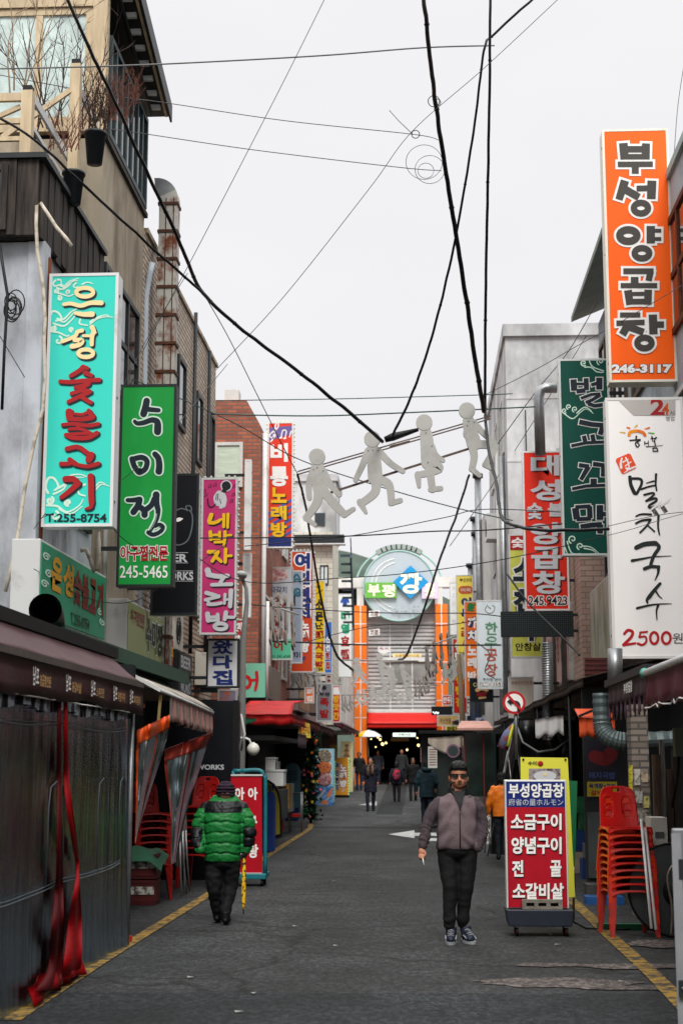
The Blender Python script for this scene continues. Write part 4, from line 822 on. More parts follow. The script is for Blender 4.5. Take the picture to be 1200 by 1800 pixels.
def d21(m, pl):
    gp_ = M('sign_warm_grey', (186, 180, 174), .5, .05); tf5, tf6 = (1060, 690, 7.5), (1060, 920, 7.5); P = lambda x, y, k: pl(1060 + x / 7.5, 690 + y / 7.5, k)
    m.slab([P(395, 300, .3), P(945, 305, .3), P(945, 72, .3), P(165, 72, .3)], (0, -.001, 0), gp_)
    T(m, pl, '2', (1142, 701, 1167, 730), M('sign_dark_red', (160, 22, 26), .5), bold=.03); T(m, pl, '4', (1162, 709, 1175, 730), M('sign_rust', (206, 84, 36), .5), bold=.02, layer=2.2)
    T(m, pl, '시', (1176, 722, 1184, 730), ink, bold=.01); T(m, pl, '영업', (1169, 732, 1184, 740), ink)
    strokes(m, [(44, 40, [335, 560, 350, 525, 400, 510, 460, 508])], tf5, pl, M('sign_amber', (246, 150, 30), .5), 1); strokes(m, [(40, 40, [460, 508, 520, 530, 545, 565]), (14, 24, [305, 460, 340, 470]), (12, 22, [545, 480, 600, 465])], tf5, pl, sor, 1.3)
    strokes(m, [(10, 18, [215, 522, 280, 530]), (10, 20, [405, 460, 440, 432])], tf5, pl, syel, 1); strokes(m, [(12, 20, [590, 532, 660, 540])], tf5, pl, M('sign_leaf', (104, 180, 76), .5), 1)
    strokes(m, [(24, 20, [430, 580, 425, 625]), (18, 22, [345, 632, 480, 622]), (20, 14, [480, 630, 420, 665, 440, 720, 470, 690, 440, 660]), (16, 12, [540, 650, 540, 690]), (12, 12, [545, 672, 590, 668]), (14, 10, [588, 640, 588, 700]), (18, 14, [635, 580, 645, 640]), (16, 14, [690, 590, 660, 650]), (12, 12, [620, 610, 700, 600]), (16, 18, [670, 640, 680, 700]), (12, 6, [560, 714, 680, 708, 780, 695]), (14, 14, [650, 735, 650, 775]), (16, 16, [645, 735, 700, 735, 710, 775]), (14, 14, [650, 775, 715, 772])], tf5, pl, ink, 1)
    t = [P(150, 880, .6), P(345, 795, .6), P(440, 990, .6), P(245, 1085, .6)]; c = sum(t, Vector()) / 4
    pts = []
    for i in range(4):
        a, b_ = t[i], t[(i + 1) % 4]; pts += [a + (b_ - a) * .1, a + (b_ - a) * .9]
    m.slab(pts[::-1], (0, -.001, 0), M('sign_vermilion', (234, 78, 36), .5))
    strokes(m, [(22, 34, [240, 870, 225, 930, 230, 990]), (18, 14, [255, 920, 320, 880]), (20, 18, [290, 860, 320, 920, 335, 990]), (16, 14, [285, 970, 360, 915]), (30, 20, [300, 1000, 340, 1010, 420, 975]), (22, 6, [330, 1010, 300, 1040, 270, 1060])], tf5, pl, sw, 1.4)
    strokes(m, [(46, 50, [345, 1115, 360, 1220, 405, 1325]), (34, 38, [370, 1135, 480, 1140, 500, 1200, 440, 1325, 410, 1330]), (14, 24, [565, 1195, 660, 1168]), (26, 24, [495, 1275, 600, 1240, 685, 1222]), (34, 20, [690, 1080, 685, 1200, 698, 1295]),
                (30, 26, [535, 1350, 640, 1325, 660, 1350, 560, 1430]), (30, 32, [560, 1430, 680, 1395, 690, 1430, 600, 1490, 615, 1520, 700, 1495]), (20, 30, [425, 1632, 500, 1605, 625, 1608]), (26, 34, [425, 1725, 500, 1690, 600, 1675])], tf5, pl, ink, 1)
    strokes(m, [(32, 26, [618, -50, 570, 30, 480, 122]), (24, 22, [570, 20, 670, 108]), (34, 20, [722, -100, 716, 40, 735, 150]), (60, 66, [430, 320, 540, 275, 680, 262]), (54, 44, [690, 265, 728, 320, 660, 430, 620, 540]), (40, 8, [375, 492, 500, 470, 650, 442, 890, 430]), (48, 44, [538, 600, 620, 570, 710, 575]), (50, 12, [722, 575, 715, 660, 675, 752]),
                (40, 54, [742, 795, 660, 890, 600, 970]), (54, 22, [600, 970, 570, 1010, 578, 1050]), (28, 8, [690, 900, 730, 960, 772, 992]), (34, 8, [440, 1118, 600, 1080, 760, 1062, 895, 1060]), (34, 14, [718, 1078, 695, 1160, 702, 1272])], tf6, pl, M('sign_black_green', (34, 40, 38), .5), 1)
    strokes(m, [(36, 40, [272, 1455, 320, 1408, 380, 1430, 360, 1500, 262, 1600]), (34, 28, [262, 1605, 418, 1580]), (28, 24, [480, 1440, 574, 1428]), (28, 24, [485, 1440, 468, 1500]), (26, 32, [470, 1500, 550, 1495, 560, 1560, 510, 1602, 450, 1582]), ('o', 34, 665, 1512, 52, 76), ('o', 34, 825, 1512, 56, 76)], tf6, pl, M('sign_crimson', (190, 18, 32), .5), 1)
    T(m, pl, '원', (1181, 1113, 1199, 1131), ink, bold=0, wob=.04)
blade('blade_sign', 'large white vertical noodle sign with black brush lettering and a red price', 17.4, 1070, 699, 1207, 1157, vinyl('warm_white_vinyl', (250, 246, 243), (.97, .97, .97)), d21, M('white_cabinet', (222, 220, 216), .5, scale=2, col2=(184, 178, 168), lo=.25, hi=.42), .26, XR)
def d22(m, pl):
    tf = (980, 620, 5)
    A = [(56, 56, [135, 235, 142, 335]), (44, 44, [245, 225, 250, 330]), (24, 24, [165, 275, 260, 275]), (40, 40, [160, 340, 240, 332]), (30, 30, [290, 285, 340, 270]), (56, 56, [362, 220, 362, 325]), (26, 26, [200, 402, 290, 368, 372, 362]), (30, 30, [372, 372, 300, 415, 242, 440]), (34, 34, [262, 448, 320, 468, 420, 455]),
         (44, 40, [185, 608, 300, 632, 420, 640]), (50, 44, [395, 640, 368, 722]), (40, 40, [225, 730, 238, 780]), (40, 40, [300, 720, 312, 780]), (28, 28, [115, 820, 250, 792, 420, 785]),
         (38, 36, [182, 988, 272, 1000]), (46, 34, [268, 1000, 200, 1118]), (40, 36, [305, 978, 420, 992]), (46, 42, [400, 998, 395, 1090]), (56, 56, [312, 1108, 312, 1158]), (28, 28, [122, 1198, 250, 1172, 430, 1165]),
         (60, 60, [150, 1365, 165, 1465]), (48, 48, [275, 1350, 280, 1455]), (34, 34, [150, 1358, 285, 1350]), (36, 36, [160, 1465, 290, 1458]), (60, 60, [367, 1340, 367, 1470]), (40, 40, [390, 1420, 450, 1418]), (44, 44, [195, 1532, 300, 1515, 385, 1510]), (56, 50, [370, 1510, 368, 1590])]
    strokes(m, A, tf, pl, sw, 1, grow=15, smooth=False, round_=False); strokes(m, A, tf, pl, ink_n, 4.5, smooth=False, round_=False)
    C = [(13, 11, curl(225, 90, 28, 1.2, 1)), (11, 8, [235, 128, 290, 130, 340, 168, 400, 172]), (11, 8, [268, 48, 300, 120, 400, 160]), (10, 8, curl(372, 75, 34, 1.2, 2)), (10, 8, curl(55, 510, 24, 1.2, 1)), (10, 8, curl(95, 475, 24, 1.1, 2)), (10, 8, curl(148, 497, 26, 1.1, 2)), (11, 4, [60, 540, 130, 580, 200, 520, 250, 495, 310, 535]), (11, 4, [165, 530, 230, 480, 280, 500, 305, 535]),
         (12, 9, curl(128, 1640, 38, 1.1, 2)), (12, 9, curl(195, 1700, 32, 1.1, 2)), (12, 6, [80, 1660, 120, 1760, 200, 1765]), (12, 6, [60, 1710, 80, 1765]), (12, 5, [215, 1700, 290, 1710, 360, 1765]), (12, 5, [230, 1720, 300, 1735, 340, 1765])]
    strokes(m, C, tf, pl, spale, .1, step=.05)
blade('blade_sign', 'dark green vertical sign with white outlined lettering and white cloud scrolls', 23.5, 985, 631, 1073, 976, vinyl('dark_green_vinyl', (8, 74, 62), (1, .85, .85)), d22, M('pale_cabinet', (206, 210, 206), .5, .1), .22, XR)
def d23(m, pl):
    q = dict(bold=.035, shadow=M('sign_dark_maroon', (90, 14, 16), .5), sh=(.05, -.05))
    T(m, pl, '대', (932, 800, 982, 836), sgrey, **q); T(m, pl, '성', (931, 843, 985, 880), sgrey, **q); T(m, pl, '숯', (925, 884, 953, 913), sgrey, **q); T(m, pl, '불', (962, 884, 990, 908), sgrey, **q)
    T(m, pl, '양', (930, 918, 988, 957), sgrey, **q); T(m, pl, '곱', (933, 961, 986, 1000), sgrey, **q); T(m, pl, '창', (934, 1004, 992, 1044), sgrey, **q); T(m, pl, '245.9423', (928, 1048, 996, 1064), ink, bold=.02, out=sw, outw=.06)
blade('blade_sign', 'bright red vertical sign with pale grey lettering above the black display board', 28, 920, 793, 997, 1073, vinyl('bright_red_vinyl', (226, 48, 30)), d23, white_p, .22, 3.0)
def d24(m, pl):
    m.slab([pl(896, 967, .3), pl(948, 967, .3), pl(948, 940, .3), pl(896, 940, .3)], (0, -.001, 0), sred); T(m, pl, '숯불', (898, 945, 944, 963), sw, bold=.03)
    for c, y in (('소', 980), ('천', 1035), ('국', 1085)): T(m, pl, c, (901, y, 942, y + 42), ink_n, bold=.05, out=sw, outw=.05)
    T(m, pl, '안창살', (905, 1130, 950, 1144), ink, bold=.02)
blade('blade_sign', 'lime yellow vertical sign with red top, partly behind the red sign and display board', 30, 895, 939, 952, 1156, vinyl('lime_vinyl', (206, 208, 92)), d24, alu, .2, 3.0)
# LED display board
def d25(m, pl):
    dt = M('led_dots', (70, 84, 84), .4)
    for r in range(11):
        for c in range(34):
            x, y = 884.5 + c * 3.62, 1078.5 + r * 3.6; m.add([pl(x - .75, y + .75, .2), pl(x + .75, y + .75, .2), pl(x + .75, y - .75, .2), pl(x - .75, y - .75, .2)], [(0, 1, 2, 3)], dt)
blade('display_board', 'black unlit dot-matrix display board below the bright red sign', 27.6, 880, 1075, 1007, 1119, M('led_black', (16, 24, 26), .5), d25, dkmetal, .14, 3.0, group=None, trim=dkmetal)
def d26(m, pl):
    gr_, rd = M('sign_sage', (84, 134, 104), .5), M('sign_brick', (170, 80, 66), .5)
    strokes(m, [(1, 1, [856, 1064, 852, 1072, 858, 1078, 866, 1076, 869, 1068, 865, 1064]), (1, 1, [857, 1066, 862, 1070])], (0, 0, 1), pl, ink, 1)
    for c, y, k in (('한', 1094, gr_), ('우', 1119, gr_), ('공', 1141, rd), ('장', 1167, rd)): T(m, pl, c, (852, y, 874, y + 22), k, bold=.02, wob=.08)
    T(m, pl, '주차장 완비', (848, 1192, 880, 1197), ink, bold=.01); T(m, pl, '248-8253', (843, 1199, 882, 1207), sw, bold=.03, out=ink, outw=.06)
blade('blade_sign', 'pale blue-grey vertical sign with sage and brick coloured brush lettering', 35.6, 838, 1055, 886, 1211, vinyl('ice_vinyl', (202, 212, 216)), d26, alu, .2, 2.2)
def d27(m, pl):
    m.lathe(pl(827, 1066, .6), [(.1, 0), (.1, -.002)], M('sign_leafgreen', (30, 120, 60), .5), 12, 'y', False); strokes(m, [(4, 2, [822, 1072, 832, 1074]), (4, 2, [824, 1066, 836, 1062])], (0, 0, 1), pl, M('sign_leafgreen', (30, 120, 60), .5), 1.5)
    for c, y in (('까', 1085), ('치', 1108)): T(m, pl, c, (821, y, 837, y + 19), sw, bold=.05, out=snavy, outw=.06)
    for c, y in (('노', 1133), ('래', 1156), ('방', 1180)): T(m, pl, c, (821, y, 837, y + 19), sw, bold=.05)
blade('blade_sign', 'orange vertical karaoke sign with a green emblem left of the pale blue-grey sign', 41, 816, 1057, 839, 1226, vinyl('orange_vinyl2', (238, 112, 30)), d27, alu, .2, 2.2)
def d28(m, pl):
    T(m, pl, '부산3대', (807, 1016, 828, 1023), ink, bold=.02); strokes(m, [(14, 14, [812, 1037, 824, 1037])], (0, 0, 1), pl, M('sign_terracotta', (190, 92, 50), .5), 1); T(m, pl, '어묵', (809, 1034, 827, 1040), sw, layer=2)
    for c, y in (('어', 1050), ('묵', 1070)): T(m, pl, c, (810, y, 828, y + 18), snavy, bold=.06)
    for c, y in (('고', 1092), ('래', 1108), ('사', 1124)): T(m, pl, c, (810, y, 826, y + 14), sred, bold=.05)
    T(m, pl, '256', (806, 1146, 822, 1152), ink, bold=.01)
blade('blade_sign', 'yellow vertical sign with a round brown emblem and navy then red lettering', 46, 802, 1011, 832, 1180, vinyl('soft_yellow_vinyl', (240, 218, 92)), d28, alu, .2, 2.2)
def d29(m, pl):
    for c, y in (('커', 1030), ('피', 1042), ('와', 1056), ('차', 1072), ('빵', 1088)): T(m, pl, c, (794, y, 801, y + 10), sgrey, bold=.0)
blade('blade_sign', 'thin white vertical sign with faint grey lettering near the right orange pillar', 51, 790, 1024, 804, 1116, vinyl('white_vinyl3', (230, 230, 230)), d29, alu, .2, 2.2)
def d30(m, pl):
    for c, y in (('왕', 1128), ('만', 1146), ('두', 1164)): T(m, pl, c, (799, y, 815, y + 16), sw, bold=.05, out=sgreen, outw=.05)
    for c, y in (('찐', 1186), ('빵', 1206), ('집', 1226)): T(m, pl, c, (800, y, 815, y + 16), syel, bold=.05)
blade('blade_sign', 'red vertical sign with white and yellow lettering behind the wooden pole', 49, 795, 1122, 820, 1255, vinyl('red_vinyl2', (206, 40, 32)), d30, alu, .2, 2.2)
def d31(m, pl):
    T(m, pl, 'COFFEE', (831, 1200, 862, 1207), M('sign_pale_gold', (206, 190, 130), .5), bold=.02); strokes(m, [(7, 6, [838, 1213, 846, 1210, 855, 1213])], (0, 0, 1), pl, M('sign_bun', (216, 170, 110), .5), 1); T(m, pl, 'HOT', (838, 1217, 855, 1224), sred, bold=.06, layer=2); strokes(m, [(4, 3, [842, 1227, 853, 1226])], (0, 0, 1), pl, M('sign_bun', (216, 170, 110), .5), 1)
blade('box_sign', 'black square snack sign with a bun picture hung under the pale sign', 38, 825, 1192, 866, 1234, vinyl('black_vinyl2', (20, 26, 32)), d31, dkmetal, .16, 2.2, group=None)
def d32(m, pl):
    for x, y in ((761, 1252), (764, 1254), (766, 1252), (768, 1254), (770, 1253)): m.ball(pl(x, y, 1), .03, lamp2, 6, 4)
blade('display_board', 'small dark display board with a few lit dots in front of the right orange pillar', 60, 758, 1242, 794, 1257, M('led_black2', (14, 20, 26), .4), d32, dkmetal, .14, 2.2, group=None, trim=dkmetal)
def d33(m, pl): T(m, pl, '부산명물', (773, 1262, 792, 1272), M('sign_sepia', (120, 90, 60), .5), bold=.02)
blade('shop_board', 'tan shop board under the small display board by the right pillar', 58, 768, 1257, 806, 1276, vinyl('tan_vinyl', (190, 160, 104)), d33, alu, .12, 2.2, group=None)
def d34(m, pl): T(m, pl, '할매집', (785, 1277, 805, 1289), M('sign_darkolive', (60, 50, 20), .5), bold=.04, wob=.06)
blade('shop_board', 'bright yellow shop board with dark scribbled lettering above the stalls', 52, 782, 1275, 809, 1292, vinyl('acid_yellow_vinyl', (226, 210, 40)), d34, alu, .1, 2.2, group=None)
# ------------------------------------------------ signs lying along the facades
def along(name, label, X, s, d0, d1, z0, z1, fm, draw=None, thick=.28, sm=None, cat='sign'):
    """box sign on a facade: plane x=X faces the street on side s (+1: street at larger x)"""
    sm = sm or alu; o = thing(name, label, cat, (X, (d0 + d1) / 2, z0), 'long shop signs along the facades')
    a, b = X - s * thick, X - s * .012; m = MB(); m.box(min(a, b), max(a, b), d0, d1, z0, z1, sm); m.build('cabinet', o, .008)
    m = MB(); a, b = X - s * .011, X; m.box(min(a, b), max(a, b), d0 + .03, d1 - .03, z0 + .03, z1 - .03, fm)
    def pl(u, v, k):   # u along reading direction 0..1, v up 0..1
        y = d0 + (d1 - d0) * u if s > 0 else d1 - (d1 - d0) * u
        return Vector((X + s * (.003 + .004 * k), y, z0 + (z1 - z0) * v))
    if draw: draw(m, pl)
    m.build('face', o); return o
def TF(m, pl, txt, box, mt, **k): fit_text(m, txt, box, pl, mt, **k)
def e1(m, pl):
    am = M('sign_gold', (206, 146, 26), .5)
    for i, c in enumerate('은성'): TF(m, pl, c, (.13 + .17 * i, .40, .28 + .17 * i, .86)[:1] + (.86, .28 + .17 * i, .42), am, bold=.05, wob=.08)
    for i, c in enumerate('숯불고기'): TF(m, pl, c, (.46 + .125 * i, .84, .57 + .125 * i, .36), M('sign_oxblood', (120, 30, 26), .5), bold=.05, wob=.08)
    TF(m, pl, 'T.255-8754', (.42, .24, .72, .08), M('sign_forest', (20, 70, 44), .5), bold=.02)
    for cx, cy in ((.06, .8), (.1, .6), (.05, .45), (.9, .42), (.94, .28)): strokes(m, [(.02, .015, curl(cx, cy, .05, 1.3, cx * 9))], (0, 0, 1), pl, spale, .5)
along('fascia_sign', 'green facade sign with gold and dark red brush lettering behind the black flue', -3.72, 1, 14.33, 17.4, 3.07, 3.86, vinyl('sea_green_vinyl', (40, 140, 104), (1, .8, .85)), e1, .3)
def e2(m, pl):
    TF(m, pl, '아구찜전문', (.06, .86, .42, .6), M('sign_pale_red', (150, 80, 70), .5), bold=.02)
    for i, c in enumerate('수미정'): TF(m, pl, c, (.46 + .16 * i, .84, .6 + .16 * i, .22), M('sign_olive_black', (60, 62, 50), .5), bold=.04, out=spale, outw=.04)
along('fascia_sign', 'pale green facade sign with outlined lettering under the green vertical sign', -3.72, 1, 18.75, 21.5, 3.0, 3.74, vinyl('pale_green_vinyl', (158, 166, 116), (.85, .9, .8)), e2, .3)
along('fascia_sign', 'small pink facade sign panel beside the pale green facade sign', -3.7, 1, 21.6, 22.3, 3.0, 3.5, vinyl('dusty_pink_vinyl', (170, 84, 84)), lambda m, pl: TF(m, pl, '맥주', (.15, .75, .85, .3), syel, bold=.03), .3)
for (z, l) in ((3.0, 'BEER'), (2.62, 'WORKS')):
    along('fascia_sign', 'small black facade sign with white capitals, %s of a pair by the pub' % ('upper' if z > 2.8 else 'lower'), -3.62, 1, 22.2, 23.6, z, z + .34, vinyl('black_vinyl', (17, 19, 24)), lambda m, pl, l=l: TF(m, pl, l, (.14, .8, .86, .25), sgrey, bold=.03), .2, dkmetal)
def e3(m, pl):
    for i, c in enumerate('장어구이'): TF(m, pl, c, (.08 + .22 * i, .8, .27 + .22 * i, .25), M('sign_faded', (150, 140, 136), .5), bold=.03)
along('fascia_sign', 'long weathered olive facade sign on the right above the orange awning', 3.05, -1, 21.6, 26.6, 3.25, 4.65, M('olive_weathered_sign', (132, 132, 100), .4, scale=1.4, col2=(170, 168, 160), lo=.42, hi=.6, st=(1, 2.5, .8)), None, .4)
def e4(m, pl):
    for i, c in enumerate('대성곱창전문'): TF(m, pl, c, (.05 + .155 * i, .75, .18 + .155 * i, .3), M('sign_wine', (130, 50, 46), .5), bold=.03)
along('fascia_sign', 'faded pink facade sign with red lettering beyond the olive one', 2.85, -1, 28.6, 33.5, 3.2, 4.7, vinyl('faded_pink_vinyl', (186, 150, 140)), e4, .3)
along('fascia_sign', 'white facade sign board hanging under the olive and white signs, nearest on the right', 3.2, -1, 13.2, 17.0, 2.95, 3.7, vinyl('cream_vinyl', (214, 206, 192)), lambda m, pl: TF(m, pl, '부성양곱창전문점', (.1, .75, .8, .35), M('sign_sepia', (120, 90, 60), .5), bold=.02), .25)
# mint corner box sign on the left (faces both ways)
o = thing('box_sign', 'mint and white corner box sign with one red brush syllable above the red awning', 'sign', (-3.1, 29, 3.3))
d = 28.6; x0, x1 = at(405, 1195, d).x, at(467, 1195, d).x; z0, z1 = at(440, 1226, d).z, at(440, 1166, d).z
m = MB(); m.box(x0, x1, d + .01, d + 3.2, z0, z1, M('brown_side_panel', (126, 108, 100), .5, scale=2, col2=(96, 82, 76), lo=.3, hi=.6)); m.build('cabinet', o, .01)
m = MB(); m.box(x0, x1, d, d + .009, z0, z1, vinyl('mint_vinyl', (126, 200, 172))); p = face_place(d)
m.slab([p(405, 1226, .2), p(424, 1226, .2), p(434, 1167, .2), p(405, 1167, .2)], (0, -.001, 0), sw)
strokes(m, [('o', 6, 432, 1199, 8, 10), (5, 4, [441, 1196, 449, 1195]), (6, 5, [451, 1182, 452, 1196, 449, 1212])], (0, 0, 1), p, M('sign_scarlet', (206, 26, 36), .5), 1.2); m.build('face', o)
m = MB(); m.cyl((x1 + .03, d - .03, z0 - .1), (x1 + .03, d - .03, z1 + 1.2), .03, white_p); m.build('pole', o)
o = thing('fascia_sign', 'tan facade sign with worn print above the dark red awnings on the left', 'sign', (-3.2, 40, 3.3), 'long shop signs along the facades')
m = MB(); m.box(-3.5, -3.11, 38.2, 41.9, 2.95, 4.35, alu); m.build('cabinet', o)
m = MB(); m.box(-3.1, -3.09, 38.25, 41.8, 3, 4.3, M('tan_print', (168, 138, 100), .5, scale=2.2, col2=(160, 96, 80), lo=.38, hi=.5)); m.build('face', o)
# ---------------------------------------------------------------- left street front: tent, awnings
def awn(name, label, canvas_fn, nu, nv, m, extra=None, group=None, loc=None, th=.012):
    c = canvas_fn(.5, .5); o = thing(name, label, 'awning', loc or (c[0], c[1], c[2]), group); mb = MB(); mb.sheet(canvas_fn, nu, nv, m, th); mb.build('canvas', o)
    if extra: extra(o)
    return o
maroon = M('maroon_canvas', (66, 30, 32), .55, scale=2.2, col2=(44, 22, 24), lo=.35, hi=.6, bump=.15, bscale=25)
pinkcan = M('faded_maroon_canvas', (70, 36, 40), .5, .25, 3)
goldt = M('gold_print', (206, 160, 100), .5); 
def ex1(o):
    m = MB(); f = lambda u, v: (-2.63 + .012 * math.sin(u * 34) * v, 9.0 + 5.06 * u, 2.37 - .01 * math.sin(u * 9) - (.24 + .015 * math.sin(u * 21)) * v)
    m.sheet(f, 60, 3, maroon, .006)
    for i, y0 in enumerate((9.95, 10.9, 11.75, 12.62, 13.35)):
        P = lambda a, b, k: Vector((-2.615 + .004 * k, a, b))
        fit_text(m, '남포', (y0, 2.325, y0 + .16, 2.2), P, sw, bold=.02, wob=.06); fit_text(m, ('양곱창전문', '꽃갈비살', '소주한잔', '막창구이', '돼지갈비')[i], (y0 + .19, 2.28, y0 + .5, 2.2), P, goldt, bold=.02, wob=.05)
    m.tube([(-2.632 + .012 * math.sin(u * 34 / 20), 9 + 5.06 * u / 20, 2.125) for u in range(21)], .006, sw, 4)
    m.build('valance', o)
    m = MB(); m.box(-2.68, -2.62, 9.0, 14.08, 2.37, 2.42, M('dusty_bar', (84, 76, 72), .5, .3, 6)); m.build('front_bar', o)
    m = MB(); m.box(-4.2, -2.9, 8.8, 14.2, 2.66, 2.76, black); m.build('roof_panel', o)
    m = MB(); m.cyl((-2.72, 14.03, 0), (-2.72, 14.03, 2.36), .025, galv); m.cyl((-2.72, 9.1, 0), (-2.72, 9.1, 2.36), .025, galv); m.split('post', o)
awn('brown_awning', 'long dark maroon awning with white and gold lettering on its valance, left foreground', lambda u, v: (-2.92 + .28 * v, 9.0 + 5.06 * u, 2.64 - .23 * v - .02 * math.sin(math.pi * v) * (1 + .4 * math.sin(u * 25))), 50, 4, pinkcan, ex1)
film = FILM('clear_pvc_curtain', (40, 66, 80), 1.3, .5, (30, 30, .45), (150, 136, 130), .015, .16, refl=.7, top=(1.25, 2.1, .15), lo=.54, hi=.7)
cu = thing('plastic_curtain', 'clear wrinkled plastic tent curtain with red edging straps under the maroon awning', 'tent curtain', (-2.78, 11.5, 0))
def cf(u, v):
    y = 8.2 + 5.86 * u; t = y * 7.5
    a = .016 * math.sin(t * .8) + .008 * math.sin(t * 2.3 + 1) + .005 * math.sin(t * 6.1 + v * 2)
    z = 2.2 * (1 - v) + .012
    return (-2.77 + a * (.35 + .65 * min(1, v * 1.5)) + (.08 * max(0, v - .8) ** 1 * math.sin(y * 2)) + .05 * v * max(0, u - .75) * 4, y, z)
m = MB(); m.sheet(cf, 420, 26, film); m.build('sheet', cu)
filmb = FILM('gathered_pvc', (90, 90, 92), 1.25, .8, (36, 36, 1.2), (170, 142, 132), .0, .3)
m = MB(); m.sheet(lambda u, v: (-2.745 + .02 * math.sin(u * 190 + v) + .015 * math.sin(u * 77), 8.2 + 5.86 * u, 2.2 - v * (.14 + .02 * math.sin(u * 31))), 240, 6, filmb); m.build('gathered_band', cu)
redv = M('red_vinyl_strap', (140, 2, 10), .6, .25, 5, spec=.15)
redd = M('dimmed_red_strap', (74, 3, 8), .6, .3, 5, spec=.15)  # strap red darkened in its colour, as dimmed by the film
def strap(L_, R_, rm):
    l, r = smooth_pts(L_, 6), smooth_pts(R_, 6); m = MB(); X = -2.69
    k = min(len(l), len(r)); A = [atx(l[i][0], l[i][1], X + .03 * math.sin(i * .5)) for i in range(k)]; B = [atx(r[i][0], r[i][1], X + .03 * math.sin(i * .5 + .8)) for i in range(k)]
    m.sheet(lambda u, v: A[int(round(v * (k - 1)))].lerp(B[int(round(v * (k - 1)))], u) + Vector((.02 * math.sin(u * 6), 0, 0)), 4, k - 1, rm, .006); return m
tag(strap([(101, 1228), (100, 1330), (99.5, 1400), (99, 1529), (94, 1586), (89, 1644), (84, 1702), (62, 1744)], [(108, 1228), (108, 1330), (109, 1400), (111, 1529), (112.6, 1586), (111, 1644), (110, 1702), (108, 1740)], redd).build('strap', cu), 'red strap with darkened colour behind the plastic')
tag(strap([(112, 1228), (112, 1330), (113, 1390), (127, 1485), (134, 1529), (126, 1586), (117, 1644), (111, 1702), (111, 1738)], [(119, 1228), (121, 1330), (124, 1384), (137, 1485), (139, 1529), (143, 1586), (145, 1644), (142, 1702), (128, 1736)], redv).build('strap', cu), 'bright red strap widening towards the ground')
m = MB(); m.sheet(lambda u, v: (-2.72 + .02 * math.sin(u * 20) + .05 * v, 10.5 + 1.55 * u, .14 - .125 * v + .05 * math.sin(u * 3.1)), 20, 3, redv, .006); m.build('hem', cu)
m = MB(); tape = M('clear_tape', (104, 114, 120), .4, .3, 8)
for z in (.76, 1.95): m.tube([(-2.735 + .008 * math.sin(i * .5), 8.3 + 5.6 * i / 60, z + .012 * math.sin(i * .23)) for i in range(61)], .004, tape, 4); m.tube([(-2.735 + .008 * math.sin(i * .5), 8.3 + 5.6 * i / 60, z + .025 + .012 * math.sin(i * .23)) for i in range(61)], .003, tape, 4)
for y0, w_ in ((9.0, .35), (10.9, .5), (12.6, .42), (13.5, .3)):
    m.tube([(-2.715, y0 + q[0] * w_, q[1]) for q in ((0, .8), (.02, 1.35), (.12, 1.5), (.5, 1.54), (.88, 1.5), (.98, 1.35), (1, .8))], .006, M('zip_grey', (84, 92, 98), .4), 4)
m.build('seam', cu)
# inside of the tent: dark back wall, tables
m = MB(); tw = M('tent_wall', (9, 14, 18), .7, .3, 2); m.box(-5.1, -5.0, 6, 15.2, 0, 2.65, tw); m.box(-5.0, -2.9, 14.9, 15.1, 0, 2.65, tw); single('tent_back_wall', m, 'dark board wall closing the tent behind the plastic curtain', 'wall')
# flue
o = thing('flue_elbow', 'black round flue elbow opening towards the street above the maroon awning', 'flue', at(95, 1140, 13.6))
a = at(90, 1150, 13.7); q = [a, at(93, 1105, 13.65), at(91, 1085, 13.55), at(84, 1074, 13.3), at(80, 1072, 13.1)]
m = MB(); c = smooth_pts([tuple(x) for x in q], 5); m.tube(c, [.115] * 10 + [.118 + .003 * i for i in range(len(c) - 10)], M('soot_black_steel', (30, 31, 33), .5, .3, 5), 20, caps=False); m.tube([c[-1], Vector(c[-1]) + Vector((0, .02, 0))], [.128, .128], black, 20, caps=False)
m.build('elbow', o); m = MB(); m.cyl(a - Vector((0, 0, .2)), a + Vector((0, 0, .03)), .135, rust, 18); m.build('collar', o)
m = MB(); m.box(-4.0, -3.25, 13.4, 20.8, 2.78, 2.83, M('dark_green_metal', (22, 74, 58), .45, .25, 3)); m.box(-3.27, -3.235, 13.4, 20.8, 2.74, 2.9, M('dark_green_metal', (22, 74, 58))); single('metal_canopy', m, 'dark green sheet metal canopy under the two green facade signs', 'canopy')
# striped awning
stA, stB = M('pink_stripe', (166, 116, 108), .6, .2, 6), M('grey_stripe', (120, 110, 104), .6, .2, 6)
def ex2(o):
    m = MB(); n = 44
    for i in range(n):
        def f(u, v, i=i):
            s_ = (i + u) / n; y = 17.1 + 3.6 * s_; return (-2.88 + .035 * math.sin(s_ * 88) * v, y, 2.44 - .1 * s_ - (.3 + .02 * math.sin(s_ * 40)) * v)
        m.sheet(f, 2, 4, stA if i % 2 else stB, .004)
    m.build('valance', o); m = MB(); m.cyl((-2.88, 16.5, 2.46), (-2.88, 20.7, 2.34), .022, alu); m.bar((-3.9, 16.5, 3.0), (-2.88, 16.5, 2.46), .04, .04, wframe); m.bar((-2.95, 16.7, 1.9), (-2.9, 16.6, 2.42), .03, .03, M('brass', (160, 140, 90), .4)); m.build('frame', o)
awn('striped_awning', 'pale awning with a pink and grey striped fringe beyond the maroon one', lambda u, v: (-3.95 + 1.07 * v, 16.5 + 4.2 * u, 3.02 - .56 * v - .1 * u * v + .02 * math.sin(v * 9)), 12, 6, M('pale_canvas', (190, 184, 172), .6, scale=2, col2=(140, 130, 118), lo=.35, hi=.6), ex2)
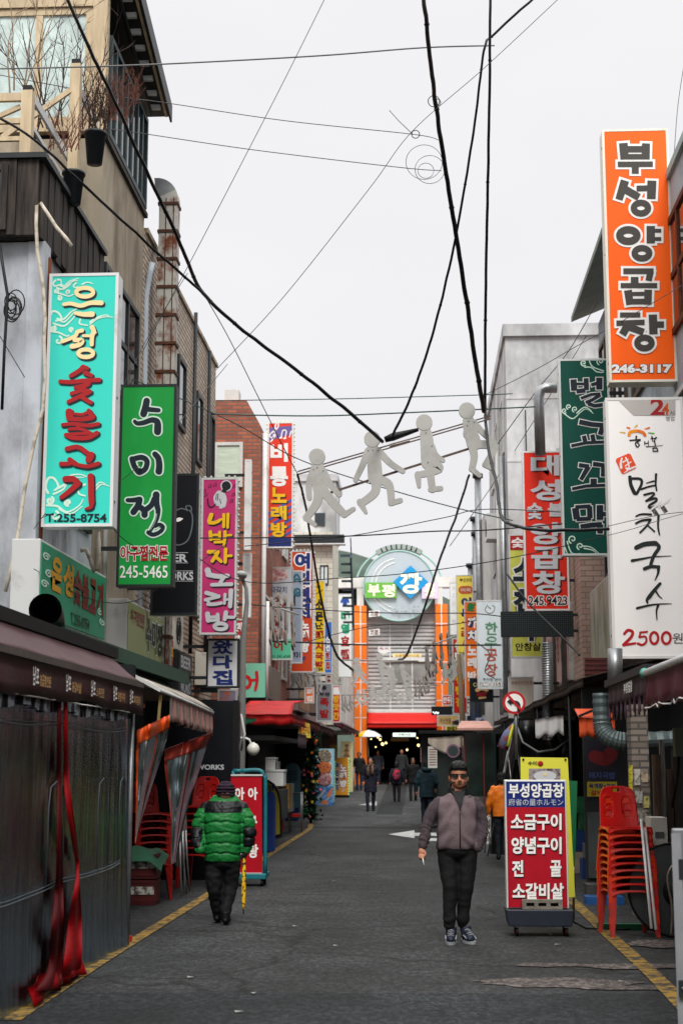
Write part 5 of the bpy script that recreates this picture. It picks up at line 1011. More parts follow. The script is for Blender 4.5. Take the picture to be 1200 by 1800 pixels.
# gathered orange and clear tarps
orv = M('orange_tarp', (206, 78, 26), .35, .3, 6, bump=.3, bscale=14); film2 = FILM('dusty_clear_sheet', (90, 98, 92), 1.15, .35, (8, 8, 1.2), (96, 100, 96), .55, .3, (66, 72, 66))
def drape(name, label, L_, R_, dl, dr, split, colA, colB, fold, amp):
    l, r = smooth_pts(L_, 7), smooth_pts(R_, 7); k = min(len(l), len(r)); o = thing(name, label, 'tarp', at(*L_[-1], dl))
    def f(u, v):
        i = min(k - 1, v * (k - 1)); a = int(i); b = min(a + 1, k - 1); t = i - a
        x = (l[a][0] * (1 - u) + r[a][0] * u) * (1 - t) + (l[b][0] * (1 - u) + r[b][0] * u) * t; y = (l[a][1] * (1 - u) + r[a][1] * u) * (1 - t) + (l[b][1] * (1 - u) + r[b][1] * u) * t
        return at(x, y, dl + (dr - dl) * u + amp * math.sin(u * fold + v * 2.5) + .3 * amp * math.sin(u * fold * 2.7 + 5 * v) + 1.2 * amp * noise.noise(Vector((u * 4, v * 5, L_[0][0]))))
    m = MB(); m.sheet(lambda u, v: f(u, v * split), 36, 8, colA, .006); m.build('band', o)
    m = MB(); m.sheet(lambda u, v: f(u, split + v * (1 - split)), 36, 22, colB, 0); m.build('clear_sheet', o)
    m = MB(); m.sheet(lambda u, v: f(.0 + .07 * u, split + v * (1 - split)) + Vector((0, -.02, 0)), 2, 16, colA, .004); m.sheet(lambda u, v: f(.62 + .05 * u, split + v * (1 - split)) + Vector((0, -.02, 0)), 2, 16, colA, .004); m.split('edging', o)
    return o
drape('hanging_tarp', 'orange topped clear tarp gathered up beside the end of the maroon awning', [(241, 1284), (240, 1330), (240, 1400), (238, 1485)], [(298, 1256), (293, 1300), (268, 1380), (243, 1460)], 14.6, 16.0, .22, orv, film2, 10, .1)
drape('hanging_tarp', 'grey clear tarp with rust red border drawn down under the striped fringe', [(288, 1318), (292, 1370), (300, 1430), (300, 1520)], [(370, 1288), (352, 1350), (330, 1420), (310, 1515)], 17.0, 18.0, .16, M('rust_red_tarp', (112, 34, 24), .4, .3, 6), FILM('murky_clear_sheet', (60, 70, 66), 1.12, .2, (6, 6, 1), (70, 78, 74), .8, .35, (50, 58, 54)), 7, .1)
# pub front
o = thing('black_pub_facade', 'black painted pub front with white capitals under the striped awning', 'shop front', (-3, 21.8, 0)); d = 21.6
m = MB(); x0, x1 = at(300, 1400, d).x, at(414, 1400, d).x; m.box(-4.0, x1, d, d + .5, .0, at(380, 1232, d).z, M('pub_black', (16, 18, 24), .35, .3, 3)); m.box(x1 - .05, x1 + .03, d - .04, d + .1, 0, 2.55, black); m.build('wall', o)
m = MB(); p = face_place(d); T(m, p, 'BEER WORKS', (313, 1344, 394, 1353), sgrey, bold=.03); m.build('lettering', o)
# globe lamps
o = thing('globe_lamp', 'white globe lamp on a bent bracket beside the pub front', 'lamp', at(416, 1300, 23))
m = MB(); m.tube([at(414, 1298, 23), at(430, 1297, 23), at(438, 1300, 23), at(442, 1308, 23)], .018, wframe, 6); m.build('bracket', o)
m = MB(); m.ball(at(445, 1317, 23), .098, M('milk_glass', (208, 206, 196), .25, .08, 4), 20, 14); m.build('globe', o); m = MB(); m.cyl(at(443, 1305, 23), at(443.5, 1309, 23), .04, wframe); m.build('cap', o)
m = MB(); m.tube([at(410, 1245, 22.5), at(424, 1258, 22.5), at(430, 1290, 22.5), at(424, 1320, 22.5), at(416, 1312, 22.5)], .02, wframe, 6); single('hanging_pipe', m, 'white bent plastic pipe hanging by the globe lamp', 'pipe')
# red canopy
redc = M('red_canvas', (196, 34, 34), .5, scale=2.4, col2=(150, 26, 28), lo=.35, hi=.6, bump=.2, bscale=12)
d = 25.5; xa, xb, z0 = at(405, 1272, d).x, at(512, 1275, d).x, at(450, 1274, d).z; zt = at(450, 1232, 28).z
def ex3(o):
    m = MB(); m.sheet(lambda u, v: (xa + (xb - xa) * u, d - .02 + .01 * math.sin(u * 30), z0 + .17 - .17 * v - .012 * math.sin(u * 17)), 30, 2, redc, .006); m.sheet(lambda u, v: (xb + .02, d + 2.8 * u, z0 + .17 - .17 * v), 8, 2, redc, .006); m.build('valance', o)
    m = MB()
    for x in (xa + .1,): m.cyl((x, d + .05, 0), (x, d + .05, z0 + .16), .025, galv)
    m.build('post', o)
awn('red_canopy', 'bright red canvas canopy over the seafood stall on the left', lambda u, v: (xa + (xb - xa) * (u if v < .01 else u * (1 - .18 * (1 - v)) + 0), d + 2.8 * (1 - v), z0 + .17 + (zt - z0 - .17) * (1 - v) - .05 * math.sin(math.pi * v)), 16, 8, redc, ex3)
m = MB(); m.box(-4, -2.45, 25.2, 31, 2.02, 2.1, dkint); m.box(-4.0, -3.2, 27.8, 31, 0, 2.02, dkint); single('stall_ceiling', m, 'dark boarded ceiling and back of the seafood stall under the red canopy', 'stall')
m = MB(); m.sheet(lambda u, v: (at(400 + 50 * u, 1262, 24.6).x, 24.6, at(425, 1262, 24.6).z - (.25 - .2 * u) * v + .01 * math.sin(u * 20)), 14, 3, M('green_tarp', (28, 92, 66), .5, .25, 4), .006); single('green_tarp', m, 'dark green tarp edge hanging left of the red canopy', 'tarp')
for (n, lab, d0, d1, xk, zk, xf, zf, mt) in (('maroon_awning', 'faded maroon awning left of the street, just beyond the red canopy', 32, 39.2, -3.6, 3.05, -2.62, 2.62, M('maroon_awning', (112, 46, 44), .55, .2, 3)), ('dark_awning', 'dark red brown awning with torn edge, farther along on the left', 39.5, 49.5, -3.6, 3.2, -2.85, 2.66, M('umber_awning', (70, 38, 36), .6, .3, 3)), ('plum_awning', 'plum coloured awning near the market gate on the left', 53, 70, -3.6, 3.5, -2.75, 2.95, M('plum_awning', (84, 40, 50), .6, .3, 3))):
    def exd(o, d0=d0, d1=d1, xf=xf, zf=zf, mt=mt):
        m = MB(); m.sheet(lambda u, v: (xf + .02 * math.sin(u * 50), d0 + (d1 - d0) * u, zf - .22 * v - .04 * v * math.sin(u * 37)), 50, 2, mt, .006); m.sheet(lambda u, v: (xf - 1.1 * (1 - u), d0 - .01, zf + (zk - zf) * (1 - u) - .2 * v), 10, 2, mt, .006); m.build('valance', o)
    awn(n, lab, lambda u, v, d0=d0, d1=d1, xk=xk, zk=zk, xf=xf, zf=zf: (xk + (xf - xk) * v, d0 + (d1 - d0) * u, zk + (zf - zk) * v - .05 * math.sin(v * 3.1)), 20, 6, mt, exd)
m = MB(); m.sheet(lambda u, v: (-2.45, 30 + 2.2 * u, 2.22 - .28 * v + .02 * math.sin(u * 30)), 24, 3, M('lilac_stripe', (96, 76, 92), .6, col2=(58, 46, 56), scale=9, lo=.45, hi=.55, st=(1, 3, .1)), .006); single('awning_fringe', m, 'purple striped awning fringe under the red canopy', 'awning')
o = thing('stall_sign', 'yellow printed stall sign hanging under the maroon awning', 'sign', at(535, 1297, 33)); m = MB(); p = face_place(33); m.slab([p(525, 1297, 0), p(546, 1297, 0), p(544, 1272, 0), p(524, 1266, 0)], (0, .06, 0), M('stall_yellow', (198, 176, 60), .5, col2=(120, 110, 50), scale=14, lo=.4, hi=.5)); T(m, p, '생선구이', (527, 1276, 543, 1290), M('sign_dark_red', (160, 22, 26), .5), bold=.03); m.build('panel', o)
# street lamp
o = thing('street_lamp', 'grey street lamp with oval head on a slim pole in front of the magenta sign', 'street lamp', (at(424, 1270, 24.6).x, 24.6, 0)); m = MB()
m.tube([(at(425, 1270, 24.6).x, 24.6, 0), at(425, 1260, 24.6), at(427, 1130, 24.6), at(434, 1060, 24.6), at(433, 1035, 24.6), at(427, 1019, 24.6)], [.07, .065, .055, .035, .03, .03], M('pole_grey', (140, 140, 136), .5, .2, 3), 10); m.build('pole', o)
m = MB(); m.ball(at(423, 1011, 24.5), (.11, .2, .075), M('lamp_housing', (168, 170, 168), .4), 16, 10); m.build('lamp_head', o)
# rusty duct and white downpipe on the brick building
o = thing('ventilation_duct', 'tall square rusty sheet metal duct with curved top beside the tan brick building', 'duct', at(293, 680, 21.2)); d = 21.3
x0, x1 = at(277, 500, d).x, at(309, 500, d).x; zt = at(292, 348, d).z; m = MB(); zz = 3.0
m.box(x0, x1, d, d + .26, zz, zt, rust); m.build('shaft', o)
m = MB(); rr = M('dark_rust', (78, 46, 30), .8, .4, 8)
while zz < zt: m.box(x0 - .018, x1 + .018, d - .018, d + .275, zz, zz + .045, rr); zz += .44
m.box(x0 + .1, x0 + .115, d - .008, d - .001, 3, zt, rr); m.box(x1 - .06, x1 - .045, d - .008, d - .001, 3, zt, rr); m.build('flange', o)
m = MB(); c = Vector((x0 - .05, 0, zt)); w_ = x1 - x0
for i in range(12):
    t0, t1 = [math.radians(8 * k) for k in (i, i + 1)]
    P = lambda r, t, y: (c.x + r * math.cos(t), y, c.z + r * math.sin(t))
    m.slab([P(.05, t0, d), P(.05 + w_, t0, d), P(.05 + w_, t1, d), P(.05, t1, d)], (0, .26, 0), galv if i > 2 else rust)
m.build('elbow', o)
m = MB(); m.tube([at(268, 462, 20.9), at(264, 480, 20.9), at(257, 520, 20.9), at(254, 680, 20.9), (at(254, 700, 20.9).x, 20.9, 3.0)], .042, M('pale_blue_pipe', (170, 180, 190), .45), 10); single('drain_pipe', m, 'pale blue-grey drain pipe left of the rusty duct', 'pipe')
m = MB(); m.tube([tuple(at(a, b, 14.62)) for a, b in ((126, 432), (118, 420), (100, 400), (84, 375), (72, 357), (65, 362), (64, 395), (66, 440), (76, 500), (80, 560), (78, 600), (80, 660), (76, 720), (60, 780), (44, 860), (34, 930), (20, 1000), (10, 1040))], .019, M('taped_hose', (196, 186, 170), .6, col2=(150, 140, 124), scale=8, lo=.4, hi=.5), 8); single('taped_hose', m, 'pale taped hose winding down the corner of the weathered building', 'hose')
m = MB(); m.tube([tuple(at(a, b, 15.6)) for a, b in ((142, 968), (152, 966), (160, 985), (166, 1005), (172, 1000), (174, 980), (173, 935))], .024, M('taped_hose', (196, 186, 170)), 8); single('pale_hose', m, 'short pale hose looping behind the turquoise sign foot', 'hose')
# planters with bare shrubs
potm = M('black_plastic', (32, 38, 44), .4, .2, 4)
for (px, py, dd, lab) in ((168, 238, 16.9, 'black plastic planter pot on the terrace edge, upper of two'), (130, 308, 15.9, 'black plastic planter pot on the terrace edge, lower of two')):
    p = at(px, py, dd); k = px1(dd); m = MB(); m.lathe(p, [(20 * k * .72, -58 * k), (20 * k, 0), (20 * k * 1.12, 0), (20 * k * 1.12, 5 * k), (20 * k * .95, 5 * k), (20 * k * .9, -2 * k)], potm, 22); single('planter_pot', m, lab, 'planter', 'pots on the terrace edge')
twig = M('bare_twig', (66, 50, 44), .8, .3, 6); twig_r = M('red_twig', (110, 66, 52), .8, .3, 6)
def shrub(label, px, py, d, n, h, spread, r, mt, seed, kids=4):
    random.seed(seed); o = thing('bare_shrub', label, 'shrub', at(px, py, d), 'bare shrubs on the terrace'); m = MB(); b = at(px, py, d)
    def grow(p, v, L_, r_, lv):
        pts = [p]; q = p.copy(); v = v.copy()
        for i in range(5): v = (v + Vector((random.uniform(-.16, .16), random.uniform(-.16, .16), random.uniform(-.05, .1)))).normalized(); q = q + v * L_ / 5; pts.append(q.copy())
        m.tube(pts, [r_ * (1 - .7 * i / 5) for i in range(6)], mt, 4, False)
        if lv:
            for i in range(kids):
                a = pts[random.randint(1, 5)]; grow(a, (v + Vector((random.uniform(-.8, .8), random.uniform(-.8, .8), random.uniform(-.2, .5)))).normalized(), L_ * random.uniform(.25, .5), r_ * .55, lv - 1)
    for i in range(n): grow(b + Vector((random.uniform(-.25, .25) * spread, random.uniform(-.1, .1), 0)), Vector((random.uniform(-.4, .4) * spread, random.uniform(-.3, .3), 1)).normalized(), h * random.uniform(.6, 1.1), r, 2)
    m.build('branches', o); random.seed(seed + 50)
shrub('tall bare shrub with upright dark stems in front of the glazed top storey', 105, 225, 16.9, 15, 1.5, 1.2, .010, twig, 3)
shrub('thin pale stemmed bare sapling at the left edge of the terrace', 35, 160, 16.0, 4, 1.3, .5, .011, M('pale_twig', (150, 128, 104), .8), 5, 3)
shrub('dense reddish bare bush overhanging the upper planter pot', 195, 215, 17.0, 26, .5, 1.0, .006, twig_r, 8, 7)
shrub('bare twiggy bush in the upper planter pot by the railing', 165, 238, 16.9, 16, .8, .7, .008, twig, 11, 5)
shrub('small reddish twig clump between the timber posts', 110, 265, 16.0, 16, .5, .9, .007, twig_r, 14, 4)
# ---------------------------------------------------------------- right street front
o = thing('roof_tarp', 'long dark brown awning roof over the right hand shops behind the no left turn sign', 'awning', (2.5, 30, 2.7)); m = MB(); brt = M('brown_tarp', (78, 68, 58), .6, scale=2, col2=(44, 40, 36), lo=.35, hi=.6, bump=.2, bscale=10)
m.sheet(lambda u, v: (2.0 + 1.4 * v, 18.4 + 22 * u, 2.68 + .35 * v + .012 * math.sin(u * 40) * (1 - v)), 60, 5, brt, .012); m.build('canvas', o)
m = MB(); m.sheet(lambda u, v: (2.0 + .01 * math.sin(u * 80), 18.4 + 22 * u, 2.68 + .012 * math.sin(u * 40) - .1 * v), 80, 2, brt, .006); m.build('edge_flap', o); m = MB()
for y in (20.5, 26, 31, 36): m.cyl((2.04, y, 0), (2.04, y, 2.66), .02, dkmetal)
m.split('post', o)
purp = M('purple_canvas', (104, 72, 92), .6, scale=3, col2=(58, 44, 54), lo=.38, hi=.6); dkp = M('dusky_canvas', (66, 50, 56), .6, .25, 3)
def ex4(o):
    m = MB(); m.sheet(lambda u, v: (1.93 + .015 * math.sin(u * 44) * v, 12.8 + 2.6 * u, 2.42 - .2 * v), 40, 3, dkp, .006); n = 26
    for i in range(n): m.sheet(lambda u, v, i=i: (1.915 + .012 * math.sin(i * 2.1), 12.8 + 2.6 * (i + u * .96) / n, 2.25 - (.15 + .03 * math.sin(i * 1.7)) * v), 2, 2, purp if i % 5 else pinkcan, .004)
    P = lambda a, b, k: Vector((1.9, 15.2 - a, b)); fit_text(m, '부성양곱창', (1.2, 2.4, 1.75, 2.3), P, sw, bold=.03); m.build('valance', o)
    m = MB(); m.box(1.9, 1.98, 12.7, 15.45, 2.43, 2.5, dkmetal); m.build('front_bar', o); m = MB(); m.bar((1.94, 15.4, 2.46), (3.35, 15.4, 2.85), .05, .06, dkmetal); m.build('arm', o)
awn('purple_awning', 'dusky purple awning with scalloped fringe on the right, second from the viewer', lambda u, v: (1.93 + 1.45 * v, 12.75 + 2.7 * u, 2.47 + .4 * v), 12, 5, dkp, ex4)
def ex5(o):
    m = MB(); m.sheet(lambda u, v: (1.9 + .02 * math.sin(u * 30) * v, 9 + 3.6 * u, 2.4 - (.27 + .02 * math.sin(u * 50)) * v), 60, 3, M('wine_canvas', (84, 32, 42), .55, .25, 3), .006); m.tube([(1.9 + .02 * math.sin(u * 1.5), 9 + 3.6 * u / 20, 2.13 + .02 * math.sin(u * 2.5)) for u in range(21)], .007, sw, 4); m.build('valance', o)
    m = MB(); m.cyl((1.9, 9, 2.42), (1.9, 12.68, 2.42), .03, alu); m.ball((1.9, 12.68, 2.42), .045, M('teal_cap', (60, 150, 130), .4), 8, 6); m.build('front_bar', o)
awn('wine_awning', 'wine red awning with white scalloped edge at the right edge of the picture', lambda u, v: (1.9 + 1.5 * v, 9 + 3.6 * u, 2.44 + .4 * v), 12, 5, M('wine_canvas', (84, 32, 42)), ex5)
o = thing('orange_awning', 'short orange canvas awning facing the viewer above the dark shop door', 'awning', (2.3, 18, 2.0)); d = 18.0; m = MB(); orc = M('orange_canvas', (214, 84, 44), .55, .22, 3)
xa, xb = at(1017, 1280, d).x, at(1080, 1280, d).x
m.sheet(lambda u, v: (xa + (xb - xa) * u, d + .5 * (1 - v), at(1040, 1262, d).z + .12 * (1 - v)), 10, 4, orc, .006); m.sheet(lambda u, v: (xa + (xb - xa) * u, d - .005 + .012 * math.sin(u * 30), at(1040, 1262, d).z - (.22 + .015 * math.sin(u * 20)) * v), 24, 3, orc, .006); m.build('canvas', o)
m = MB(); m.bar((xa, d, at(1040, 1262, d).z + .02), (xb, d, at(1040, 1248, d).z + .1), .03, .03, black); m.build('arm', o)
m = MB(); m.sheet(lambda u, v: (at(940 + 50 * u, 1280, 20).x, 20 + .02 * math.sin(u * 15), at(960, 1264, 20).z + .05 * u - (.24 + .03 * math.sin(u * 14)) * v), 20, 4, M('white_cloth', (200, 198, 196), .7, .1, 3), .006); single('cloth_valance', m, 'white cloth strip hanging left of the orange awning', 'cloth')
m = MB()
zz = 0
for i in range(16): m.box(at(1028, 1200, 22).x, at(1073, 1200, 22).x, 22 - .02 * (i % 2), 22.06, 2.62 + i * .035, 2.65 + i * .035, M('dark_red_slats', (96, 44, 42), .5, .2, 4))
single('roller_shutter', m, 'dark red slatted shutter box between the orange awning and the olive sign', 'shutter')
m = MB(); p0 = [(2.08, 17.2, 2.45), (2.08, 17.2, 2.12), (2.1, 17.15, 2.0), (2.2, 17.1, 1.92), (2.4, 17.1, 1.9), (2.9, 17.1, 1.92)]; c = smooth_pts(p0, 8); m.tube(c, [.1 + .008 * (i % 2) for i in range(len(c))], M('grey_flex_duct', (92, 104, 104), .4, .2, 4, metal=.4), 16, smooth=False); single('flex_duct', m, 'ribbed grey duct bending under the purple awning', 'duct')
m = MB(); m.cyl(at(962, 1300, 24.5), at(962, 1130, 24.5), .085, galv, 14); zz = at(962, 1300, 24.5).z
for i in range(40): m.lathe((at(962, 1200, 24.5).x, 24.5, zz + .04 * i), [(.09, -.008), (.093, 0), (.09, .008)], galv, 14)
single('spiral_duct', m, 'shiny spiral steel duct rising behind the awning roof right of the no left turn sign', 'duct')
m = MB(); m.cyl(at(1080, 1205, 16.9), at(1080, 1140, 16.9), .085, galv, 14); single('steel_duct', m, 'short steel duct below the white noodle sign', 'duct')
o = thing('steel_duct', 'bent silver duct on the terracotta building left of the dark green sign', 'duct', at(945, 800, 27.6)); m = MB(); m.tube([at(978, 682, 27.6), at(958, 682, 27.6), at(949, 686, 27.6), at(946, 700, 27.6), at(949, 800, 27.6)], .1, galv, 14); m.build('pipe', o)
# shop interior partitions, posters
o = thing('closed_shop', 'dark grey shop front with a red and yellow poster behind the red chairs', 'shop front', (2.7, 19, 0)); d = 19.0; p = face_place(d); m = MB(); pan = M('grey_shop_panel', (72, 78, 78), .5, .25, 2)
m.box(2.05, 3.45, d, d + .1, 0, 2.6, M('dark_shop_wall', (38, 40, 42), .6, .3, 2)); m.build('wall', o)
m = MB(); m.box(at(1030, 1400, d).x, at(1052, 1400, d).x, d - .03, d - .002, .25, 1.05, pan); m.box(at(1056, 1400, d).x, at(1108, 1400, d).x, d - .03, d - .002, .25, 1.05, pan); m.build('door_panel', o)
m = MB(); m.slab([p(1030, 1402, 1), p(1084, 1402, 1), p(1084, 1302, 1), p(1030, 1302, 1)], (0, -.004, 0), M('dark_poster', (44, 40, 52), .3)); m.slab([p(1031, 1400, 3), p(1083, 1400, 3), p(1083, 1374, 3), p(1031, 1374, 3)], (0, -.002, 0), M('yellow_strip', (186, 166, 40), .4))
strokes(m, [(22, 26, [1044, 1330, 1062, 1334, 1072, 1326])], (0, 0, 1), p, M('poster_red', (120, 36, 40), .4), 3); T(m, p, '돼지국밥', (1034, 1357, 1080, 1369), M('poster_blue', (70, 90, 140), .4), bold=.03, layer=3); T(m, p, '육개장+꼬리', (1034, 1377, 1080, 1386), snavy, bold=.04, layer=4); T(m, p, '·갈비탕', (1034, 1389, 1070, 1398), sred, bold=.03, layer=4); m.build('poster', o)
o = thing('pillar', 'brick pillar pasted with paper notices behind the leaning poles', 'pillar', (2.6, 16.6, 0)); d = 16.6; m = MB(); m.box(at(1112, 1400, d).x, at(1142, 1400, d).x, d, d + .35, 0, 2.3, BRICK('notice_brick', (150, 140, 128), (120, 108, 98), (90, 84, 80), .2, .07)); m.build('wall', o); p = face_place(d); m = MB()
for (a, b, e_, f_, c) in ((1114, 1380, 1124, 1352, (206, 200, 186)), (1126, 1375, 1138, 1358, (196, 176, 150)), (1115, 1412, 1128, 1390, (186, 186, 180)), (1130, 1420, 1140, 1400, (210, 200, 120)), (1116, 1445, 1136, 1424, (176, 170, 160)), (1104, 1412, 1111, 1345, (206, 192, 60))): m.slab([p(a, b, 1), p(e_, b, 1), p(e_, f_, 1), p(a, f_, 1)], (0, -.003, 0), M('notice_%d' % a, c, .6, col2=tuple(int(x * .6) for x in c), scale=30, lo=.4, hi=.5))
m.split('notice', o)
o = thing('timber_boards', 'upright brown boards and rolled posters stacked behind the round table', 'boards', (2.8, 15.9, 0)); 
for i, (a, w_, z, c) in enumerate(((1148, 14, 1.75, (104, 82, 66)), (1162, 8, 1.9, (120, 116, 110)), (1172, 10, 1.6, (90, 74, 62)), (1184, 12, 1.8, (70, 60, 56)))): m = MB(); x = at(a, 1400, 15.9).x; m.box(x, x + w_ * .006, 15.9, 15.95 + .02 * i, 0, z, M('board_%d' % i, c, .7, scale=5, col2=tuple(int(x_ * .6) for x_ in c), st=(3, 3, .3))); m.build('board', o)
m = MB(); m.box(at(1143, 1460, 15.4).x, at(1172, 1460, 15.4).x, 15.4, 15.75, .85, 1.12, M('white_carton', (206, 202, 192), .7, .1, 3)); m.box(at(1150, 1450, 15.39).x, at(1166, 1450, 15.39).x, 15.392, 15.399, .92, .98, M('ink_grey', (90, 90, 90), .6)); single('carton', m, 'white printed carton beside the brick pillar', 'carton')
m = MB(); m.box(at(1182, 1290, 14.3).x, at(1196, 1290, 14.3).x, 14.2, 14.34, at(1188, 1330, 14.3).z, at(1188, 1280, 14.3).z, M('olive_metal', (92, 100, 84), .5)); m.tube([at(1192, 1330, 14.3), at(1188, 1370, 14.3), at(1180, 1420, 14.3)], .015, black, 6); single('meter_box', m, 'small olive electric meter box at the right edge under the wine awning', 'meter box')
m = MB(); m.bar((1.78, 15.6, .03), (3.4, 15.6, .03), .12, .06, M('green_paint', (24, 96, 62), .6, col2=(60, 70, 62), scale=5, lo=.3, hi=.5)); single('kerb_strip', m, 'low green painted threshold strip behind the red chairs', 'kerb')
m = MB(); m.box(1.95, 2.4, 18.2, 18.5, .0, .09, M('blue_paint', (40, 90, 150), .5, .3, 5)); single('door_step', m, 'blue painted door step behind the red chairs', 'step')
m = MB(); m.box(2.0, 3.4, 18.55, 18.95, .0, .2, conc_f); single('concrete_step', m, 'grey concrete step in front of the dark shop front', 'step')
# no left turn sign
o = thing('road_sign', 'round no left turn road sign with red rim and diagonal bar', 'road sign', at(903, 1300, 18.2)); d = 18.15; c = at(903, 1235, d); k = px1(d); m = MB(); R = 20 * k
m.lathe(c, [(R, 0), (R, .02)], M('road_sign_red', (190, 26, 34), .4), 40, 'y', False); m.build('plate', o)
m = MB(); m.lathe(c + Vector((0, -.003, 0)), [(R * .78, 0), (R * .78, .002)], sw, 36, 'y', False); p = face_place(d - .004, .003)
strokes(m, [(6, 6, [911, 1248, 911, 1240, 907, 1235, 897, 1234])], (0, 0, 1), p, ink, 1.2); m.add([p(898, 1228, 1.8), p(898, 1240, 1.8), p(890, 1233, 1.8)], [(0, 1, 2)], ink)
strokes(m, [(4, 4, [893, 1223, 914, 1247])], (0, 0, 1), p, M('road_sign_red', (190, 26, 34)), 2.6, round_=False); m.build('symbol', o)
m = MB(); m.cyl((c.x + .02, d + .06, 1.7), (c.x + .02, d + .06, c.z + .1), .022, galv); m.build('pole', o)
# black tarp tent with leaning poles
dkt = M('black_tarp', (20, 22, 22), .38, .5, 3, bump=.4, bscale=9, coat=.2)
o = thing('tarp_shelter', 'black plastic tarp shelter draped over leaning poles behind the menu stand', 'tarp shelter', at(905, 1500, 26))
def dr(L_, R_, dl, dr_, fold, amp, nm):
    def f(u, v):
        l = smooth_pts(L_, 6); r = smooth_pts(R_, 6); k = min(len(l), len(r)) - 1; i = int(round(v * k)); return at(l[i][0] * (1 - u) + r[i][0] * u, l[i][1] * (1 - u) + r[i][1] * u, dl + (dr_ - dl) * u + amp * math.sin(u * fold + v * 3) + 2.2 * amp * noise.noise(Vector((u * 3.2, v * 4.5, fold))))
    m = MB(); m.sheet(f, 30, 18, dkt); m.build(nm, o)
dr([(903, 1268), (885, 1320), (862, 1400), (850, 1500)], [(912, 1268), (915, 1330), (920, 1420), (915, 1505)], 26.2, 25.6, 5, .09, 'tarp_side')
dr([(905, 1268), (915, 1330), (925, 1400), (920, 1500)], [(990, 1262), (1000, 1300), (1004, 1340), (1000, 1500)], 25.8, 25.4, 6, .1, 'tarp_front')
m = MB()
for a, b in (((905, 1266), (856, 1505)), ((903, 1268), (918, 1400)), ((896, 1300), (872, 1420)), ((893, 1330), (900, 1395)), ((900, 1395), (918, 1392))): m.cyl(at(a[0], a[1], 25.5), at(b[0], b[1], 25.3), .014, galv, 6)
m.tube([at(905, 1270, 25.4), at(918, 1305, 25.3), at(945, 1322, 25.2), at(975, 1318, 25.2), at(1000, 1300, 25.2)], .02, M('grey_hose', (120, 124, 122), .4), 6); m.build('pole', o)
o = thing('folded_parasol', 'bundled blue and yellow striped parasol cloth tied at the top of the tarp shelter', 'parasol', at(890, 1330, 25.2)); m = MB()
m.tube([at(902, 1272, 25.2), at(892, 1290, 25.2), at(882, 1316, 25.2)], [.02, .08, .1], M('bundle_blue', (104, 116, 150), .6, col2=(150, 60, 50), scale=9, lo=.42, hi=.5), 10); m.tube([at(901, 1274, 25.1), at(896, 1295, 25.08), at(892, 1312, 25.06)], [.015, .025, .03], M('hi_vis_yellow', (210, 214, 40), .5), 6); m.build('cloth', o)
# stall booth, beige tarp, parasol, umbrella farther down
o = thing('food_booth', 'booth stall with pinkish roof and red posts on the right beyond the man in sunglasses', 'stall', (1.5, 33, 0)); d = 33.0; X = lambda px: at(px, 1350, d).x; Z = lambda py: at(830, py, d).z; m = MB()
m.slab([(X(803), d - .3, Z(1284)), (X(866), d - .3, Z(1284)), (X(860), d + .6, Z(1270)), (X(812), d + .6, Z(1270))], (0, 0, .05), M('pink_roof', (196, 148, 134), .6, .2, 3)); m.build('roof', o); m = MB(); m.box(X(815), X(872), d + .1, d + 1.2, .2, Z(1288), M('dark_green_film', (38, 50, 46), .15, .35, 2)); m.box(X(812), X(870), d + .02, d + .09, .1, .9, M('booth_lower', (80, 78, 74), .6)); m.build('body', o); m = MB()
for a in (815, 849): m.box(X(a), X(a + 2), d, d + .05, 0, Z(1288), M('red_post', (130, 36, 32), .5, .25, 5))
m.build('post', o)
m = MB(); m.sheet(lambda u, v: at(752 + 58 * u, 1297 - 4 * u + (10 + 20 * math.sin(u * 2.6)) * v, 36 + .1 * math.sin(u * 9)), 16, 6, M('beige_tarp', (176, 164, 150), .7, .2, 2), .008); single('beige_tarp', m, 'beige tarp sagging in front of a dark stall left of the booth', 'tarp')
m = MB(); m.box(at(752, 1350, 37).x, at(768, 1350, 37).x, 37, 37.3, at(760, 1350, 37).z, at(760, 1312, 37).z, M('white_price_board', (196, 194, 186), .5)); p = face_place(37)
for i in range(7): m.slab([p(754, 1318 + i * 4.5, .5), p(766, 1318 + i * 4.5, .5), p(766, 1316.6 + i * 4.5, .5), p(754, 1316.6 + i * 4.5, .5)], (0, -.002, 0), M('brown_ink', (120, 70, 50), .6))
single('price_board', m, 'white price board with rows of brown print under the beige tarp', 'board')
m = MB(); c = at(796, 1320, 35.6); m.lathe(c, [(.16, 0), (.16, .06)], M('purple_rim', (120, 90, 110), .4), 24, 'y', False); m.lathe(c + Vector((0, -.004, 0)), [(.12, 0), (.12, .003)], M('dark_disc', (50, 60, 58), .4), 24, 'y', False); single('round_stall_sign', m, 'round purple rimmed sign on the dark stall right of the beige tarp', 'sign')
m = MB(); m.box(at(740, 1370, 38).x, at(812, 1370, 38).x, 38.2, 39, .1, at(760, 1290, 38).z, M('dark_stall_front', (40, 48, 46), .5, .3, 3)); m.box(at(735, 1290, 38).x, at(830, 1290, 38).x, 37.6, 41, at(760, 1290, 38).z, at(760, 1284, 38).z, dkint); single('dark_stall', m, 'dark green market stall with flat roof behind the beige tarp', 'stall')
for (n, lab, d0, d1, xf, zf, mt) in (('blue_awning', 'blue tarpaulin awning on the right near the market gate', 46, 56, 1.5, 2.75, M('blue_tarp', (44, 84, 150), .5, .25, 3)), ('violet_awning', 'dark violet awning beside the right orange pillar', 57, 70, 1.25, 3.1, M('violet_tarp', (66, 48, 84), .6, .3, 3))):
    awn(n, lab, lambda u, v, d0=d0, d1=d1, xf=xf, zf=zf: (xf + 1.2 * v, d0 + (d1 - d0) * u, zf + .4 * v + .05 * math.sin(u * 30) * (1 - v)), 24, 4, mt)
